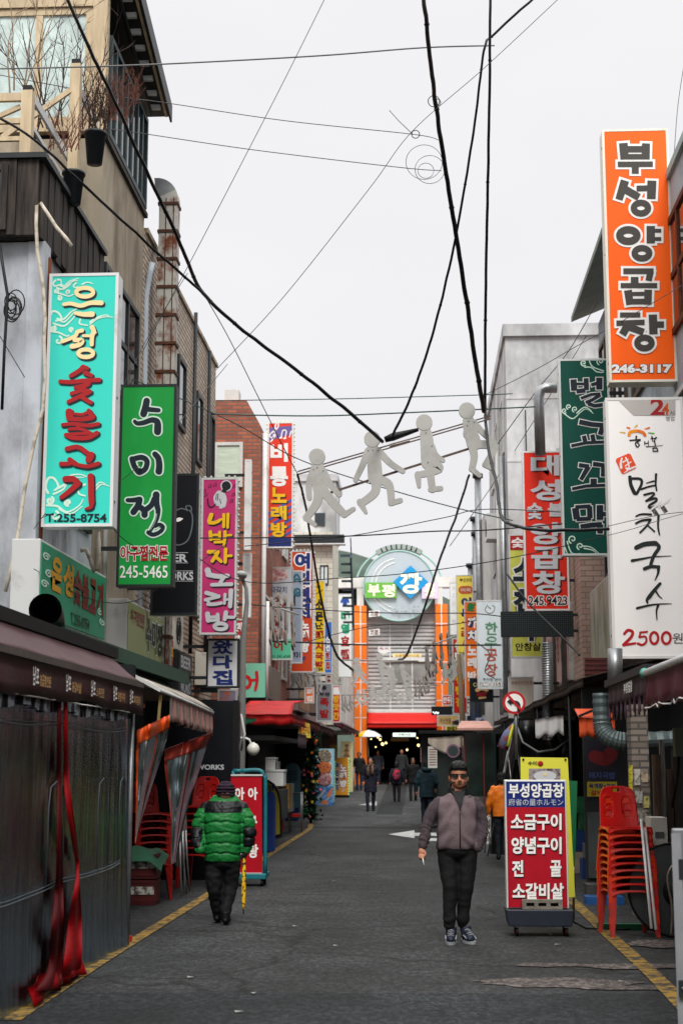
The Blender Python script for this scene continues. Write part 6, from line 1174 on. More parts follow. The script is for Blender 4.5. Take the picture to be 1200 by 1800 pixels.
o = thing('market_umbrella', 'white and yellow market umbrella at the left foot of the gate', 'umbrella', (at(647, 1310, 68).x, 68, gz(68))); c = at(647, 1283, 68); k = px1(68); m = MB(); n = 16
for i in range(n):
    t0, t1 = 2 * math.pi * i / n, 2 * math.pi * (i + 1) / n; mt = syel if i in (9, 10) else M('umbrella_white', (214, 216, 220), .6, .1, 3)
    rr = [(0, 0), (.45, -.09), (.85, -.26), (1.0, -.42)]
    for (r0, h0), (r1, h1) in zip(rr, rr[1:]):
        f = lambda r, h, t: c + Vector((r * .62 * math.cos(t), r * .62 * math.sin(t), h * .75))
        m.add([f(r0, h0, t0), f(r1, h1, t0), f(r1, h1, t1), f(r0, h0, t1)], [(0, 1, 2, 3)], mt)
m.build('canopy', o); m = MB(); m.cyl((c.x, c.y, gz(68)), c, .02, galv, 6); m.build('pole', o)
m = MB(); m.tube([(at(819, 1300, 44).x, 44, gz(44)), at(814, 1290, 44), at(806, 1150, 44)], [.1, .09, .07], M('wood_pole', (120, 100, 76), .8, .3, 3, st=(3, 3, .3)), 8); single('utility_pole', m, 'brown wooden utility pole in front of the red and yellow signs on the right', 'pole')

# facade clutter on the left: outdoor units, conduit, pipes
acm = M('ac_cream', (198, 194, 182), .5, scale=3, col2=(140, 132, 120), lo=.32, hi=.5)
for (x, y, z, lab) in ((-3.98, 22.6, 3.35, 'cream outdoor air conditioner unit on the tan brick wall beside the small black signs'), (-3.98, 26.6, 3.0, 'cream outdoor air conditioner unit low on the tan brick wall behind the white box sign'), (-3.3, 35.0, 5.4, 'outdoor air conditioner unit on the red brick wall above the seafood sign'), (1.88, 37.0, 5.0, 'outdoor air conditioner unit on the white concrete wall left of the lime sign')):
    s_ = 1 if x < 0 else -1; o = thing('air_conditioner', lab, 'air conditioner', (x, y, z), 'outdoor air conditioner units'); m = MB(); m.box(min(x, x + s_ * .3), max(x, x + s_ * .3), y - .4, y + .4, z, z + .58, acm); m.build('casing', o, .01)
    m = MB(); X_ = x + s_ * .305
    for r in (.08, .14, .2): m.tube([(X_, y - .08 + r * math.cos(t), z + .3 + r * math.sin(t)) for t in [2 * math.pi * i / 20 for i in range(20)]], .008, dkmetal, 5, close=True)
    for i in range(4): m.bar((X_, y - .08, z + .3), (X_, y - .08 + .22 * math.cos(i * 1.57 + .6), z + .3 + .22 * math.sin(i * 1.57 + .6)), .01, .01, dkmetal)
    m.build('fan_grille', o); m = MB(); m.box(min(x, x + s_ * .34), max(x, x + s_ * .34), y - .36, y - .32, z - .05, z - .003, dkmetal); m.build('bracket', o); m = MB(); m.box(min(x, x + s_ * .34), max(x, x + s_ * .34), y + .32, y + .36, z - .05, z - .003, dkmetal); m.build('bracket', o)
for i, (y, z0, z1, r, mt, lab) in enumerate(((18.3, 2.9, 6.3, .035, wframe, 'white plastic conduit on the beige wall behind the green sign'), (22.2, 3.0, 9.3, .03, M('brown_pipe', (110, 84, 66), .5), 'thin brown pipe on the tan brick wall right of the rusty duct'), (15.05, 2.9, 7.0, .04, rustd, 'rusty pipe on the corner of the grey plaster wall'))):
    m = MB(); m.tube([(-3.94, y, z0), (-3.94, y, z1), (-4.0, y + .02, z1 + .06)], r, mt, 8); single('wall_pipe', m, lab, 'pipe')

# small boards that crowd the middle distance
def minib(label, d, q, mt, txt=(), fx=None, name='shop_board'): 
    def dr(m, pl):
        for c, bx, k, b in txt: T(m, pl, c, bx, k, bold=b)
    blade(name, label, d, *q, mt, dr, alu, .12, fx, group=None)
minib('cream notice board with a line of red print below the lime vertical sign', 30.6, (893, 1190, 937, 1262), vinyl('cream_vinyl', (214, 206, 192)), [('숯불갈비전문점', (898, 1197, 934, 1203), M('sign_pale_red', (150, 80, 70), .5), .0)], 3.0)
minib('red and white hanging board between the magenta sign and the street lamp', 26.5, (413, 1088, 431, 1166), vinyl('red_vinyl3', (196, 40, 40)), [('막', (415, 1094, 428, 1110), sw, .05), ('창', (415, 1116, 428, 1132), sw, .05), ('집', (415, 1138, 428, 1154), sw, .05)], -3.7)
minib('faded lilac and orange printed panel under the white box sign', 24.6, (383, 1212, 417, 1240), M('lilac_print', (150, 140, 160), .5, scale=6, col2=(206, 110, 70), lo=.38, hi=.46), [], -3.8)
minib('narrow pale board with green lettering beside the yellow emblem sign', 43, (832, 1100, 839, 1150), vinyl('white_vinyl3', (230, 230, 230)), [('약', (833, 1106, 838, 1116), sgreen, .05), ('국', (833, 1124, 838, 1134), sgreen, .05)], 2.2)
minib('small red board with white lettering behind the wooden utility pole', 52, (777, 1222, 793, 1240), vinyl('red_vinyl3', (196, 40, 40)), [('만두', (779, 1225, 791, 1236), sw, .04)], 1.9)
minib('small blue board with white lettering low on the cream building at the right', 56, (806, 1258, 820, 1274), vinyl('blue_vinyl', (56, 106, 186)), [('떡집', (808, 1261, 818, 1271), sw, .04)], 1.9)
minib('orange board with white lettering above the maroon awning on the left', 36.8, (535, 1208, 552, 1236), vinyl('orange_vinyl2', (238, 112, 30)), [('회', (538, 1211, 549, 1221), sw, .05), ('집', (538, 1223, 549, 1233), sw, .05)], -3.3)
minib('white board with red lettering above the dark awning on the left', 46, (572, 1185, 584, 1203), vinyl('white_vinyl3', (230, 230, 230)), [('꽃', (574, 1188, 582, 1200), sred, .04)], -3.5)
# goods in the shade under the long awning and the red canopy
random.seed(31); cols = [('crate_blue', (40, 70, 130)), ('crate_green', (44, 110, 70)), ('crate_red', (160, 44, 36)), ('carton_brown', (150, 116, 80)), ('carton_pale', (186, 170, 146)), ('bin_grey', (110, 114, 116))]
for side, x0, ys, lab in ((1, 2.35, (19.9, 22.2, 23.4, 25.2, 27.5, 29.5, 31.5), 'crate'), (-1, -3.3, (26.3, 28.2, 32.2, 34.0, 36.6, 41.5, 44.0), 'crate')):
    for j, y in enumerate(ys):
        z = gz(y)
        for lvl in range(random.randint(1, 4)):
            nm, c = cols[random.randint(0, 5)]; m = MB(); w_, h_, dx = random.uniform(.2, .27), random.uniform(.2, .32), random.uniform(-.06, .06); mt = M(nm, c, .6, .25, 5); x = x0 + dx + .25 * side
            m.box(x - w_, x + w_, y - .2, y + .2, z, z + h_ * .2, mt)
            for a, b, e, f in ((x - w_, x + w_, y - .2, y - .18), (x - w_, x + w_, y + .18, y + .2), (x - w_, x - w_ + .02, y - .18, y + .18), (x + w_ - .02, x + w_, y - .18, y + .18)): m.box(a, b, e, f, z + h_ * .2 + .001, z + h_ * .98, mt)
            m.box(x - w_ + .03, x + w_ - .03, y - .17, y + .17, z + h_ * .2 + .001, z + h_ * .7, cols and M('goods_%d' % (j % 4), [(190, 120, 60), (120, 140, 70), (180, 170, 150), (170, 60, 50)][j % 4], .7, .4, 22))
            single('goods_crate', m, 'open crate of goods stacked in the shade on the %s side of the street' % ('right' if side > 0 else 'left'), 'crate', 'crates of goods on the %s' % ('right' if side > 0 else 'left')); z += h_ + .005
# ---------------------------------------------------------------- street objects
redp = M('red_plastic', (206, 30, 26), .38, .18, 3, coat=.15); orp = M('orange_red_plastic', (222, 58, 26), .38, .15, 3); fadp = M('faded_red_plastic', (190, 58, 52), .5, .25, 4)
shrp = M('shaded_red_plastic', (150, 18, 16), .42, .25, 4)  # red plastic darkened in its colour to stand for the awning's shade
def chair(label, group, m1=redp):
    o = thing('plastic_chair', label, 'chair', (0, 0, 0), group)
    m = MB(); W, D, Z = .205, .2, .44
    m.sheet(lambda u, v: ((2 * u - 1) * W, -D + 2 * D * v, Z + .012 * (2 * u - 1) ** 2 - .012 * (1 - abs(2 * v - 1))), 8, 8, m1, .012)
    m.sheet(lambda u, v: ((2 * u - 1) * (W + .006 * v), -D - .004 - .01 * v, Z + .006 - (.02 + .045 * abs(2 * u - 1) ** 3) * v), 14, 3, m1, .008)
    for s in (-1, 1): m.sheet(lambda u, v, s=s: (s * (W + .004 + .012 * v), -D + 2 * D * u, Z + .006 - (.02 + .045 * abs(2 * u - 1) ** 3) * v), 14, 3, m1, .008)
    m.build('seat', o)
    for sx in (-1, 1):
        for sy in (-1, 1):
            m = MB(); a = Vector((sx * (W - .022), sy * (D - .02), Z)); b = Vector((sx * (W + .022), sy * (D + .035), 0)); t, q = .026, .019
            P = lambda c, r: [c + Vector((i * r, j * r, 0)) for i, j in ((-1, -1), (1, -1), (1, 1), (-1, 1))]
            A, B = P(a, t), P(b, q); m.add(A + B, [(0, 1, 2, 3), (7, 6, 5, 4)] + [(i, 4 + i, 4 + (i + 1) % 4, (i + 1) % 4) for i in range(4)], m1); m.build('leg', o, .004)
    m = MB(); N, K = 30, 30
    def f(u, v):
        e = 1 - .5 * max(0, v - .78) ** 2 / .0484 * .38; x = (2 * u - 1) * (.2 - .02 * v) * e
        return Vector((x, D - .01 + .07 * v + .05 * (1 - (2 * u - 1) ** 2) * .8, Z - .02 + .42 * v * (1 - .06 * (2 * u - 1) ** 4)))
    def hole(u, v):
        for c in (-.5, .5):
            if ((2 * u - 1 - c) / .21) ** 4 + ((v - .5) / .25) ** 4 < 1: return True
        return ((2 * u - 1) / .2) ** 4 + ((v - .9) / .035) ** 4 < 1
    G_ = [[f(i / N, j / K) for i in range(N + 1)] for j in range(K + 1)]; keep = [[not hole((i + .5) / N, (j + .5) / K) for i in range(N)] for j in range(K)]
    W2 = N + 1; vs = [p for r in G_ for p in r]; nb = len(vs); vs += [p + Vector((0, .012, 0)) for p in vs]; fs = []
    for j in range(K):
        for i in range(N):
            if not keep[j][i]: continue
            a, b, c, d = j * W2 + i, j * W2 + i + 1, (j + 1) * W2 + i + 1, (j + 1) * W2 + i; fs += [(a, b, c, d), (nb + d, nb + c, nb + b, nb + a)]
            for (dj, di, e0, e1) in ((-1, 0, a, b), (1, 0, c, d), (0, -1, d, a), (0, 1, b, c)):
                jj, ii = j + dj, i + di
                if not (0 <= jj < K and 0 <= ii < N) or not keep[jj][ii]: fs.append((e1, e0, nb + e0, nb + e1))
    m.add(vs, fs, m1, True); m.build('backrest', o); return o
NAMES = ['lowest', 'second lowest', 'third lowest', 'fourth lowest', 'fifth lowest', 'sixth lowest', 'seventh from the ground', 'third from the top', 'second from the top', 'topmost']
def stack(px, d, n, step, rz, where, group, mats, lean=0):
    protos = {}
    p0 = at(px, 1400, d)
    for i in range(n):
        nm = NAMES[i] if i < n - 3 or n == 10 else NAMES[10 - (n - i)]
        mt = mats[i % len(mats)]; lab = '%s chair of the %s' % (nm, where)
        loc = (p0.x + lean * i, d + .006 * i, step * i); rot = (0, 0, rz + random.uniform(-.02, .02))
        if mt.name not in protos: c = chair(lab, group, mt); c.location = loc; c.rotation_euler = rot; protos[mt.name] = c
        else: dup(protos[mt.name], loc, rot, lab)
stack(1097, 15.1, 10, .066, .12, 'tall red plastic stack by the green threshold strip', 'stacked red chairs on the right', [fadp, redp, orp, fadp, redp, orp, fadp, redp, orp, redp])
stack(262, 18.7, 8, .085, .5, 'red plastic stack beside the beer crates', 'stacked red chairs on the left', [shrp])
stack(352, 20.4, 8, .09, -.2, 'red plastic stack behind the person in green', 'stacked red chairs on the left', [shrp])
# beer crates
crm = M('crate_maroon', (70, 20, 22), .5, .25, 4); crl = M('crate_label', (170, 168, 160), .6, col2=(70, 60, 60), scale=16, lo=.42, hi=.55)
cx = at(250, 1500, 18.0).x
for i, lab in enumerate(('maroon beer crate on the ground below another crate', 'maroon beer crate stacked on a second crate, green cloth over it')):
    z = .3 * i + .005; o = thing('beer_crate', lab, 'crate', (cx, 18.0, z), 'beer crates'); m = MB(); x0, x1, y0, y1 = cx - .2, cx + .2, 17.85, 18.15
    m.box(x0, x1, y0, y1, z, z + .02, crm)
    for (a, b, c, d) in ((x0, x1, y0, y0 + .02), (x0, x1, y1 - .02, y1), (x0, x0 + .02, y0 + .02, y1 - .02), (x1 - .02, x1, y0 + .02, y1 - .02)): m.box(a, b, c, d, z + .021, z + .285, crm)
    for zz in (.03, .25): m.box(x0 - .006, x1 + .006, y0 - .006, y1 + .006, z + zz, z + zz + .03, crm)
    m.build('body', o); m = MB(); m.box(x0 + .02, x1 - .02, y0 - .012, y0 - .001, z + .12, z + .21, crl); m.build('label_panel', o)
m = MB(); m.sheet(lambda u, v: (cx - .22 + .5 * u, 17.75 + .5 * v, .635 + .05 * math.sin(u * 5) * math.sin(v * 4) - .13 * max(0, u - .7) * 3 - .12 * max(0, .2 - v) * 5), 14, 10, M('green_cloth', (40, 84, 62), .8, .2, 5), .01); single('green_cloth', m, 'green cloth draped over the beer crates', 'cloth')
for i, (px, t) in enumerate(((311, .0), (317, .02))):
    o = thing('folding_table', 'round folding table standing folded on edge between the left chair stacks, %s of two' % ('nearer' if i == 0 else 'farther'), 'table', (at(px, 1500, 19 + i * .3).x, 19 + i * .3, 0), 'folded tables'); x, y = at(px, 1500, 19 + i * .3).x, 19 + i * .3
    m = MB(); m.lathe((x, y, .72), [(.36, 0), (.36, .03)], M('grey_table_top', (120, 116, 112), .35, .2, 4), 32, 'x'); m.build('tabletop', o)
    for s in (-1, 1): m = MB(); m.tube([(x + .05, y - .1 * s, .8), (x + .07, y - .14 * s, .4), (x + .1, y - .2 * s, .02)], .012, galv, 6); m.build('leg', o)
# right: round table folded on edge, poles, metal cabinet, cable
o = thing('folding_table', 'large dark round folding table standing on edge beside the red chair stack', 'table', (at(1180, 1500, 14.9).x, 14.95, 0)); m = MB(); c = Vector((at(1182, 1515, 14.95).x, 14.95, .45)); m.lathe(c, [(.44, 0), (.44, .035)], M('dark_grey_top', (62, 66, 66), .35, .25, 3), 40, 'y', False); m.tube([c + Vector((.44 * math.cos(t), 0, .44 * math.sin(t))) for t in [2 * math.pi * i / 40 for i in range(40)]], .012, black, 6, close=True)
m.lathe(c + Vector((.05, -.012, -.02)), [(.16, 0), (.16, .012)], black, 24, 'y'); m.build('tabletop', o)
for k, s in enumerate((0, .07)): m = MB(); m.tube(smooth_pts([(c.x + .25 + s, 14.82, .72), (c.x + .05 + s, 14.8, .74), (c.x - .08 + s, 14.8, .6), (c.x - .05 + s, 14.8, .3), (c.x - .07 + s, 14.8, .03)], 5), .013, M('worn_chrome', (150, 146, 130), .3, .3, 6, metal=.7), 8); m.build('leg', o)
for i, (a, b) in enumerate((((1126, 1440), (1144, 1632)), ((1133, 1455), (1152, 1634)))):
    q = at(b[0], b[1], 14.6); m = MB(); m.tube([at(a[0], a[1], 14.95), (q.x, q.y, max(.012, q.z))], .014, white_p, 8); single('leaning_pole', m, 'white metal pole leaning by the red chair stack, %s of two' % ('left' if i == 0 else 'right'), 'pole', 'leaning poles')
o = thing('metal_cabinet', 'grey metal cabinet door with a latch cut by the right edge of the picture', 'cabinet', (1.9, 9.6, 0)); m = MB(); x = at(1183, 1600, 9.34).x; zt = at(1186, 1456, 9.3).z; mc = M('cabinet_grey', (118, 120, 124), .4, scale=2, col2=(92, 92, 95), lo=.3, hi=.5, metal=.2)
m.box(x, x + .6, 9.3, 9.34, 0.02, zt, mc); m.build('body', o, .012); m = MB(); m.box(x - .006, x + .05, 9.285, 9.298, .05, zt - .03, M('cabinet_edge', (140, 142, 146), .4, .2, 3)); m.build('edge_strip', o)
m = MB(); m.box(x + .004, x + .045, 9.25, 9.284, at(1186, 1750, 9.3).z, at(1186, 1722, 9.3).z, dkmetal); m.cyl((x + .025, 9.24, at(1186, 1735, 9.3).z), (x + .025, 9.25, at(1186, 1735, 9.3).z), .01, galv, 8); m.build('latch', o); m = MB(); m.box(x + .03, x + .06, 9.28, 9.284, at(1186, 1545, 9.3).z, at(1186, 1510, 9.3).z, dkmetal); m.build('hinge', o)
m = MB(); m.tube([(p.x, p.y, .012) for p in [ground(a, b) for a, b in ((1000, 1600), (1008, 1622), (1030, 1634), (1090, 1636), (1140, 1634), (1190, 1630))]], .009, black, 6); single('power_cable', m, 'thin black power cable on the ground behind the red chair stack', 'cable')
# menu stand
o = thing('menu_stand', 'red and blue illuminated menu stand on castors with white lettering, right foreground', 'menu stand', (at(945, 1600, 15).x, 15.05, 0)); d = 15.0; p = face_place(d); X = lambda q: at(q, 1480, d).x; Z = lambda q: at(945, q, d).z
m = MB(); m.box(X(888), X(997), d + .012, d + .2, Z(1597), Z(1371), M('stand_white', (206, 206, 200), .45, .1, 4)); m.build('cabinet', o, .008)
m = MB(); m.box(X(891), X(994), d, d + .011, Z(1595), Z(1419), vinyl('menu_red', (172, 18, 36))); m.box(X(891), X(994), d, d + .011, Z(1419) + .001, Z(1374), vinyl('menu_blue', (24, 42, 112)))
T(m, p, '부성양곱창', (893, 1377, 990, 1402), sw, bold=.03); T(m, p, '府省の量ホルモン', (893, 1404, 989, 1416), sgrey)
for txt, bx in (('소금구이', (897, 1430, 986, 1459)), ('양념구이', (898, 1471, 986, 1501)), ('전', (899, 1512, 919, 1541)), ('골', (966, 1512, 986, 1541)), ('소갈비살', (900, 1552, 990, 1581))): T(m, p, txt, bx, sw, bold=.035, shadow=ink, sh=(.045, -.05))
m.build('face', o)
m = MB(); z0, z1 = .1, Z(1597) - .002; m.slab([(X(890), d - .1, z0), (X(1000), d - .1, z0), (X(1003), d - .1, z1), (X(886), d - .1, z1)], (0, .42, 0), M('stand_base', (34, 40, 50), .45, .2, 4)); m.build('base', o, .01)
for a in (905, 991):
    for y in (d - .03, d + .25): m = MB(); m.cyl((X(a) - .012, y, .045), (X(a) + .012, y, .045), .045, black, 14); m.cyl((X(a) - .014, y, .045), (X(a) + .014, y, .045), .02, sred, 10); m.box(X(a) - .02, X(a) + .02, y - .02, y + .02, .085, .1, galv); m.build('castor', o)
o = thing('concrete_block', 'hollow concrete block resting on the foot of the red menu stand', 'block', (X(948), d - .06, z1)); cb = M('block_concrete', (124, 118, 108), .9, .3, 8, bump=.5, bscale=60); m = MB(); x0, x1, zt = X(914), X(984), z1 + .002
h = .09; m.box(x0, x1, d - .09, d - .01, zt, zt + .028, cb); m.box(x0, x1, d - .09, d - .01, zt + h - .028, zt + h, cb)
for i in range(4): q = x0 + (x1 - x0 - .04) * i / 3; m.box(q, q + .04, d - .089, d - .011, zt + .0285, zt + h - .0285, cb)
m.box(x0 + .04, x1 - .04, d - .02, d - .012, zt + .0285, zt + h - .0285, black); m.build('body', o)
# yellow and green boards behind it
def board(name, label, d, q, mt, draw=None, th=.03):
    o = thing(name, label, 'board', (at(q[0][0], 1500, d).x, d, 0)); m = MB(); p = face_place(d); m.slab([at(a, b, d) for a, b in q], (0, th, 0), mt)
    if draw: draw(m, p)
    m.build('panel', o); m = MB(); lo = sorted(q, key=lambda t: -t[1])[:2]
    for a, b in lo: P = at(a, b, d); m.cyl((P.x, d + th + .02, P.z + .3), (P.x, d + th + .25, .0), .012, galv, 6)
    m.build('stay', o); return o
def yb(m, p):
    m.slab([p(929, 1372, 1), p(984, 1372, 1), p(984, 1351, 1), p(929, 1351, 1)], (0, -.002, 0), M('dish_photo', (150, 140, 138), .4, col2=(70, 56, 60), scale=22, lo=.42, hi=.55))
    v = [p(957 + 20 * math.cos(t), 1364 + 9 * math.sin(t), 2) for t in [2 * math.pi * i / 20 for i in range(20)]]; m.add(v, [tuple(range(20))[::-1]], sgrey); v = [p(957 + 4 * math.cos(t), 1361 + 3 * math.sin(t), 3) for t in [2 * math.pi * i / 12 for i in range(12)]]; m.add(v, [tuple(range(12))[::-1]], M('egg', (230, 210, 160), .5))
    T(m, p, '수미', (927, 1338, 943, 1345), ink, bold=.03); m.ball(p(949, 1342, 1), (.03, .004, .028), sred, 12, 6); 
    for a, b in ((919, 1335), (993, 1335)): m.ball(p(a, b, 1), .012, black, 8, 6)
board('yellow_board', 'tall lime yellow menu board with a dish photo leaning behind the red menu stand', 16.0, [(918, 1580), (1010, 1577), (997, 1332), (914, 1331)], vinyl('board_lime', (216, 212, 72)), yb)
board('green_board', 'plain dark green board standing behind the lime yellow board', 16.4, [(985, 1522), (1010, 1522), (1014, 1373), (985, 1372)], M('board_green', (18, 104, 66), .5, .15, 2))
m = MB(); m.box(at(905, 1440, 24).x, at(925, 1440, 24).x, 23, 23.3, .0, 1.1, M('red_lettered_board', (150, 28, 34), .5)); p = face_place(23); T(m, p, '곱창구이', (855, 1432, 862, 1484), sw); single('narrow_red_board', m, 'narrow red board standing in shade behind the tarp shelter', 'board')
# banner trolley
o = thing('banner_stand', 'teal wheeled frame holding a red banner with white lettering', 'banner stand', (at(437, 1500, 20.6).x, 20.6, 0)); d = 20.6; p = face_place(d); tl = M('teal_paint', (30, 110, 120), .45, .2, 4); X = lambda q: at(q, 1450, d).x; Z = lambda q: at(435, q, d).z
m = MB(); m.slab([p(406, 1536, 0), p(461, 1536, 0), p(460, 1363, 0), p(406, 1363, 0)], (0, .012, 0), vinyl('banner_red', (176, 14, 32))); m.box(X(405), X(461), d - .02, d + .02, Z(1364), Z(1361), alu); m.box(X(405), X(461), d - .02, d + .02, Z(1537), Z(1534), alu)
for c, bx in (('아', (413, 1384, 430, 1406)), ('아', (436, 1384, 453, 1406)), ('구', (434, 1434, 452, 1456)), ('찜', (412, 1434, 430, 1456)), ('탕', (437, 1484, 454, 1508)), ('대', (412, 1484, 430, 1508))): T(m, p, c, bx, sw, bold=.04)
m.build('banner', o); m = MB(); m.tube(smooth_pts([(X(423), d + .06, Z(1355)), (X(452), d + .06, Z(1354)), (X(462), d + .06, Z(1362)), (X(465), d + .06, Z(1380)), (X(466), d + .06, .16)], 5), .028, tl, 8); m.cyl((X(408), d + .06, Z(1355)), (X(424), d + .06, Z(1355)), .026, tl); m.cyl((X(408), d + .06, Z(1355)), (X(408), d + .06, .16), .026, tl); m.build('frame', o)
m = MB(); m.box(X(406), X(469), d - .12, d + .4, .1, .17, tl); m.build('base', o, .01)
for a in (412, 462):
    for y in (d - .05, d + .33): m = MB(); m.cyl((X(a) - .015, y, .05), (X(a) + .015, y, .05), .05, black, 12); m.build('castor', o)
# olive A-board with rounded top
o = thing('sandwich_board', 'olive yellow round topped sandwich board with dark lettering and black rim', 'sandwich board', (at(480, 1475, 30).x, 30, 0)); d = 30.0; p = face_place(d); pts = [(466, 1478), (495, 1472), (494, 1415), (490, 1392), (482, 1378), (472, 1371), (464, 1370)]
m = MB(); m.slab([at(a, b, d) for a, b in pts], (0, .06, 0), black); m.slab([p(467, 1470, 0), p(492, 1466, 0), p(491, 1415, 0), p(487, 1394, 0), p(480, 1381, 0), p(472, 1375, 0), p(467, 1374, 0)], (0, -.004, 0), M('olive_yellow', (170, 154, 50), .5, .15, 4))
for c, y in (('맛', 1380), ('나', 1399), ('소', 1420), ('문', 1440)): T(m, p, c, (468, y, 483, y + 15), snavy, bold=.02, wob=.06, layer=2)
m.build('panel', o); m = MB(); m.slab([at(470, 1474, d + .5), at(495, 1471, d + .5), at(482, 1380, d + .08), at(470, 1375, d + .08)], (0, .03, 0), black); m.build('back_panel', o)
m = MB(); m.box(at(452, 1500, 24.6).x, at(472, 1500, 24.6).x, 24.6, 25, 0, .02, black)
o = thing('plastic_crates', 'blue plastic crate leaning by the foot of the olive sandwich board', 'crate', (at(474, 1470, 28).x, 28, 0)); m = MB(); bc = M('blue_plastic', (36, 66, 140), .45, .2, 4); a, b = at(462, 1400, 28).x, at(481, 1400, 28).x
for i in range(5): m.box(a + .01 * i, b, 28 + .09 * i, 28.04 + .09 * i, .02, at(470, 1392 + 3 * i, 28).z, bc)
m.build('body', o)
m = MB(); q = ground(462, 1476); m.ball((q.x + .12, 27.5, .2), (.18, .16, .2), FILM('plastic_bag', (150, 156, 164), 1.4, .5, (6, 6, 6), (200, 204, 210), .4, .3), 14, 10); single('plastic_bag', m, 'knotted clear plastic bag on the ground behind the banner stand', 'bag')
# coolers, boxes, stall things on the left
def cooler(label, d, q, mt, lid=True, depth=.5, draw=None, name='cooler_box', grp=None):
    x0, x1 = at(q[0], q[1], d).x, at(q[2], q[1], d).x; z0, z1 = max(0.0, at(q[0], q[3], d).z), at(q[0], q[1], d).z
    o = thing(name, label, 'box', ((x0 + x1) / 2, d + depth / 2, z0), grp); m = MB(); m.box(x0, x1, d, d + depth, z0, z1 - .05, mt)
    if draw: draw(m, face_place(d))
    m.build('body', o, .01)
    if lid: m = MB(); m.box(x0 - .015, x1 + .015, d - .015, d + depth + .015, z1 - .048, z1, mt); m.build('lid', o, .01)
    return o
cooler('large white chest cooler on the left stall under the red canopy', 32.6, (458, 1353, 498, 1382), white_p, depth=.7); cooler('small white cooler box standing on the large white chest cooler', 32.7, (460, 1331, 484, 1353), white_p)
cooler('grey slatted box beside the small white cooler box', 32.7, (485, 1334, 489, 1353), M('grey_box', (130, 134, 134), .5, .2, 6), False)
cooler('grey metal counter under the large white chest cooler', 32.6, (456, 1383, 500, 1440), M('counter_grey', (60, 62, 62), .5, .3, 4), False, .9, name='counter')
def md(m, p):
    m.slab([p(487, 1422, .5), p(508, 1422, .5), p(508, 1378, .5), p(487, 1378, .5)], (0, -.003, 0), M('menu_amber', (224, 160, 60), .5, col2=(190, 90, 90), scale=9, lo=.36, hi=.46)); T(m, p, '장어', (488, 1380, 503, 1391), ink, bold=.05, layer=2); T(m, p, '꼼장어', (489, 1394, 500, 1399), ink, bold=.02, layer=2); m.slab([p(487, 1422, 1.2), p(508, 1422, 1.2), p(502, 1412, 1.2), p(487, 1408, 1.2)], (0, -.002, 0), sblue)
cooler('fish tank cabinet with an amber printed menu on its front', 34.5, (485, 1374, 512, 1427), M('tank_frame', (120, 116, 100), .5, .2, 5), False, .8, md, 'tank_cabinet')
o = thing('rounded_sign_board', 'dark teal round topped board behind the tank cabinet', 'board', (at(516, 1400, 36).x, 36, 0)); m = MB(); c = [at(a, b, 36) for a, b in ((499, 1420), (528, 1420), (528, 1355), (523, 1345), (513, 1341), (504, 1345), (499, 1355))]; m.slab(c, (0, .05, 0), M('dark_teal_board', (30, 62, 72), .5, .2, 4)); p = face_place(36); T(m, p, '영업', (506, 1353, 522, 1372), M('teal_ink', (20, 30, 40), .5), bold=.02); m.build('panel', o)
o = thing('trolley', 'black wire trolley with red tray in front of the dark teal board', 'trolley', (at(520, 1420, 35).x, 35, 0)); m = MB(); a, b = at(508, 1400, 35).x, at(529, 1400, 35).x
for x in (a, b):
    for y in (35, 35.4): m.cyl((x, y, 0.02), (x, y, .95), .014, galv, 6)
for z in (.9, .35): m.box(a, b, 35, 35.4, z, z + .03, dkmetal)
m.build('frame', o); m = MB(); m.box(a + .02, b - .02, 35.02, 35.38, .385, .45, sred); m.build('tray', o)
# red stool
o = thing('plastic_stool', 'small red plastic stool on the pavement by the flower garland', 'stool', (at(531, 1428, 46).x, 46, gz(46))); x, y, z = at(531, 1428, 46).x, 46.0, gz(46); m = MB(); m.box(x - .15, x + .15, y - .15, y + .15, z + .4, z + .44, redp); m.build('seat', o, .01)
for sx in (-1, 1):
    for sy in (-1, 1): m = MB(); m.bar((x + sx * .13, y + sy * .13, z + .4), (x + sx * .18, y + sy * .18, z), .06, .06, redp); m.build('leg', o)
m = MB(); m.box(x - .17, x + .17, y - .168, y - .15, z + .14, z + .19, redp); m.build('stretcher', o)
# flower garland on a post
random.seed(21); o = thing('flower_garland', 'tall garland of dark leaves with red and yellow flowers wound on a post', 'garland', (at(545, 1420, 40).x, 40, gz(40))); m = MB(); lf = M('garland_leaf', (26, 52, 34), .6, .4, 6); bx, z0, z1 = at(546, 1350, 40).x, gz(40) + .1, at(545, 1288, 40).z
m.cyl((bx, 40.1, gz(40)), (bx, 40.1, z1), .04, dkmetal, 8); m.build('post', o); m = MB()
for i in range(900):
    q = Vector((bx + random.gauss(0, .12), 40 + random.gauss(0, .08), random.uniform(z0, z1))); a = Vector((random.uniform(-1, 1), random.uniform(-1, 1), random.uniform(-1, 1))).normalized() * .08; b = a.cross(Vector((random.random(), random.random(), random.random()))).normalized() * .035; m.add([q - a, q + b, q + a, q - b], [(0, 1, 2, 3)], lf)
m.build('foliage', o); fm = [M('flower_red', (206, 50, 60), .6), M('flower_yellow', (236, 206, 50), .6), M('flower_pink', (224, 110, 140), .6), M('flower_orange', (226, 130, 40), .6)]
m = MB()
for i in range(24):
    q = Vector((bx + random.gauss(0, .13), 39.9 + random.uniform(-.06, .02), random.uniform(z0, z1)))
    for k in range(5): t = 2 * math.pi * k / 5; m.ball(q + Vector((.024 * math.cos(t), 0, .024 * math.sin(t))), (.018, .01, .018), fm[i % 4], 6, 4)
tag(m.build('flowers', o), kind='stuff')
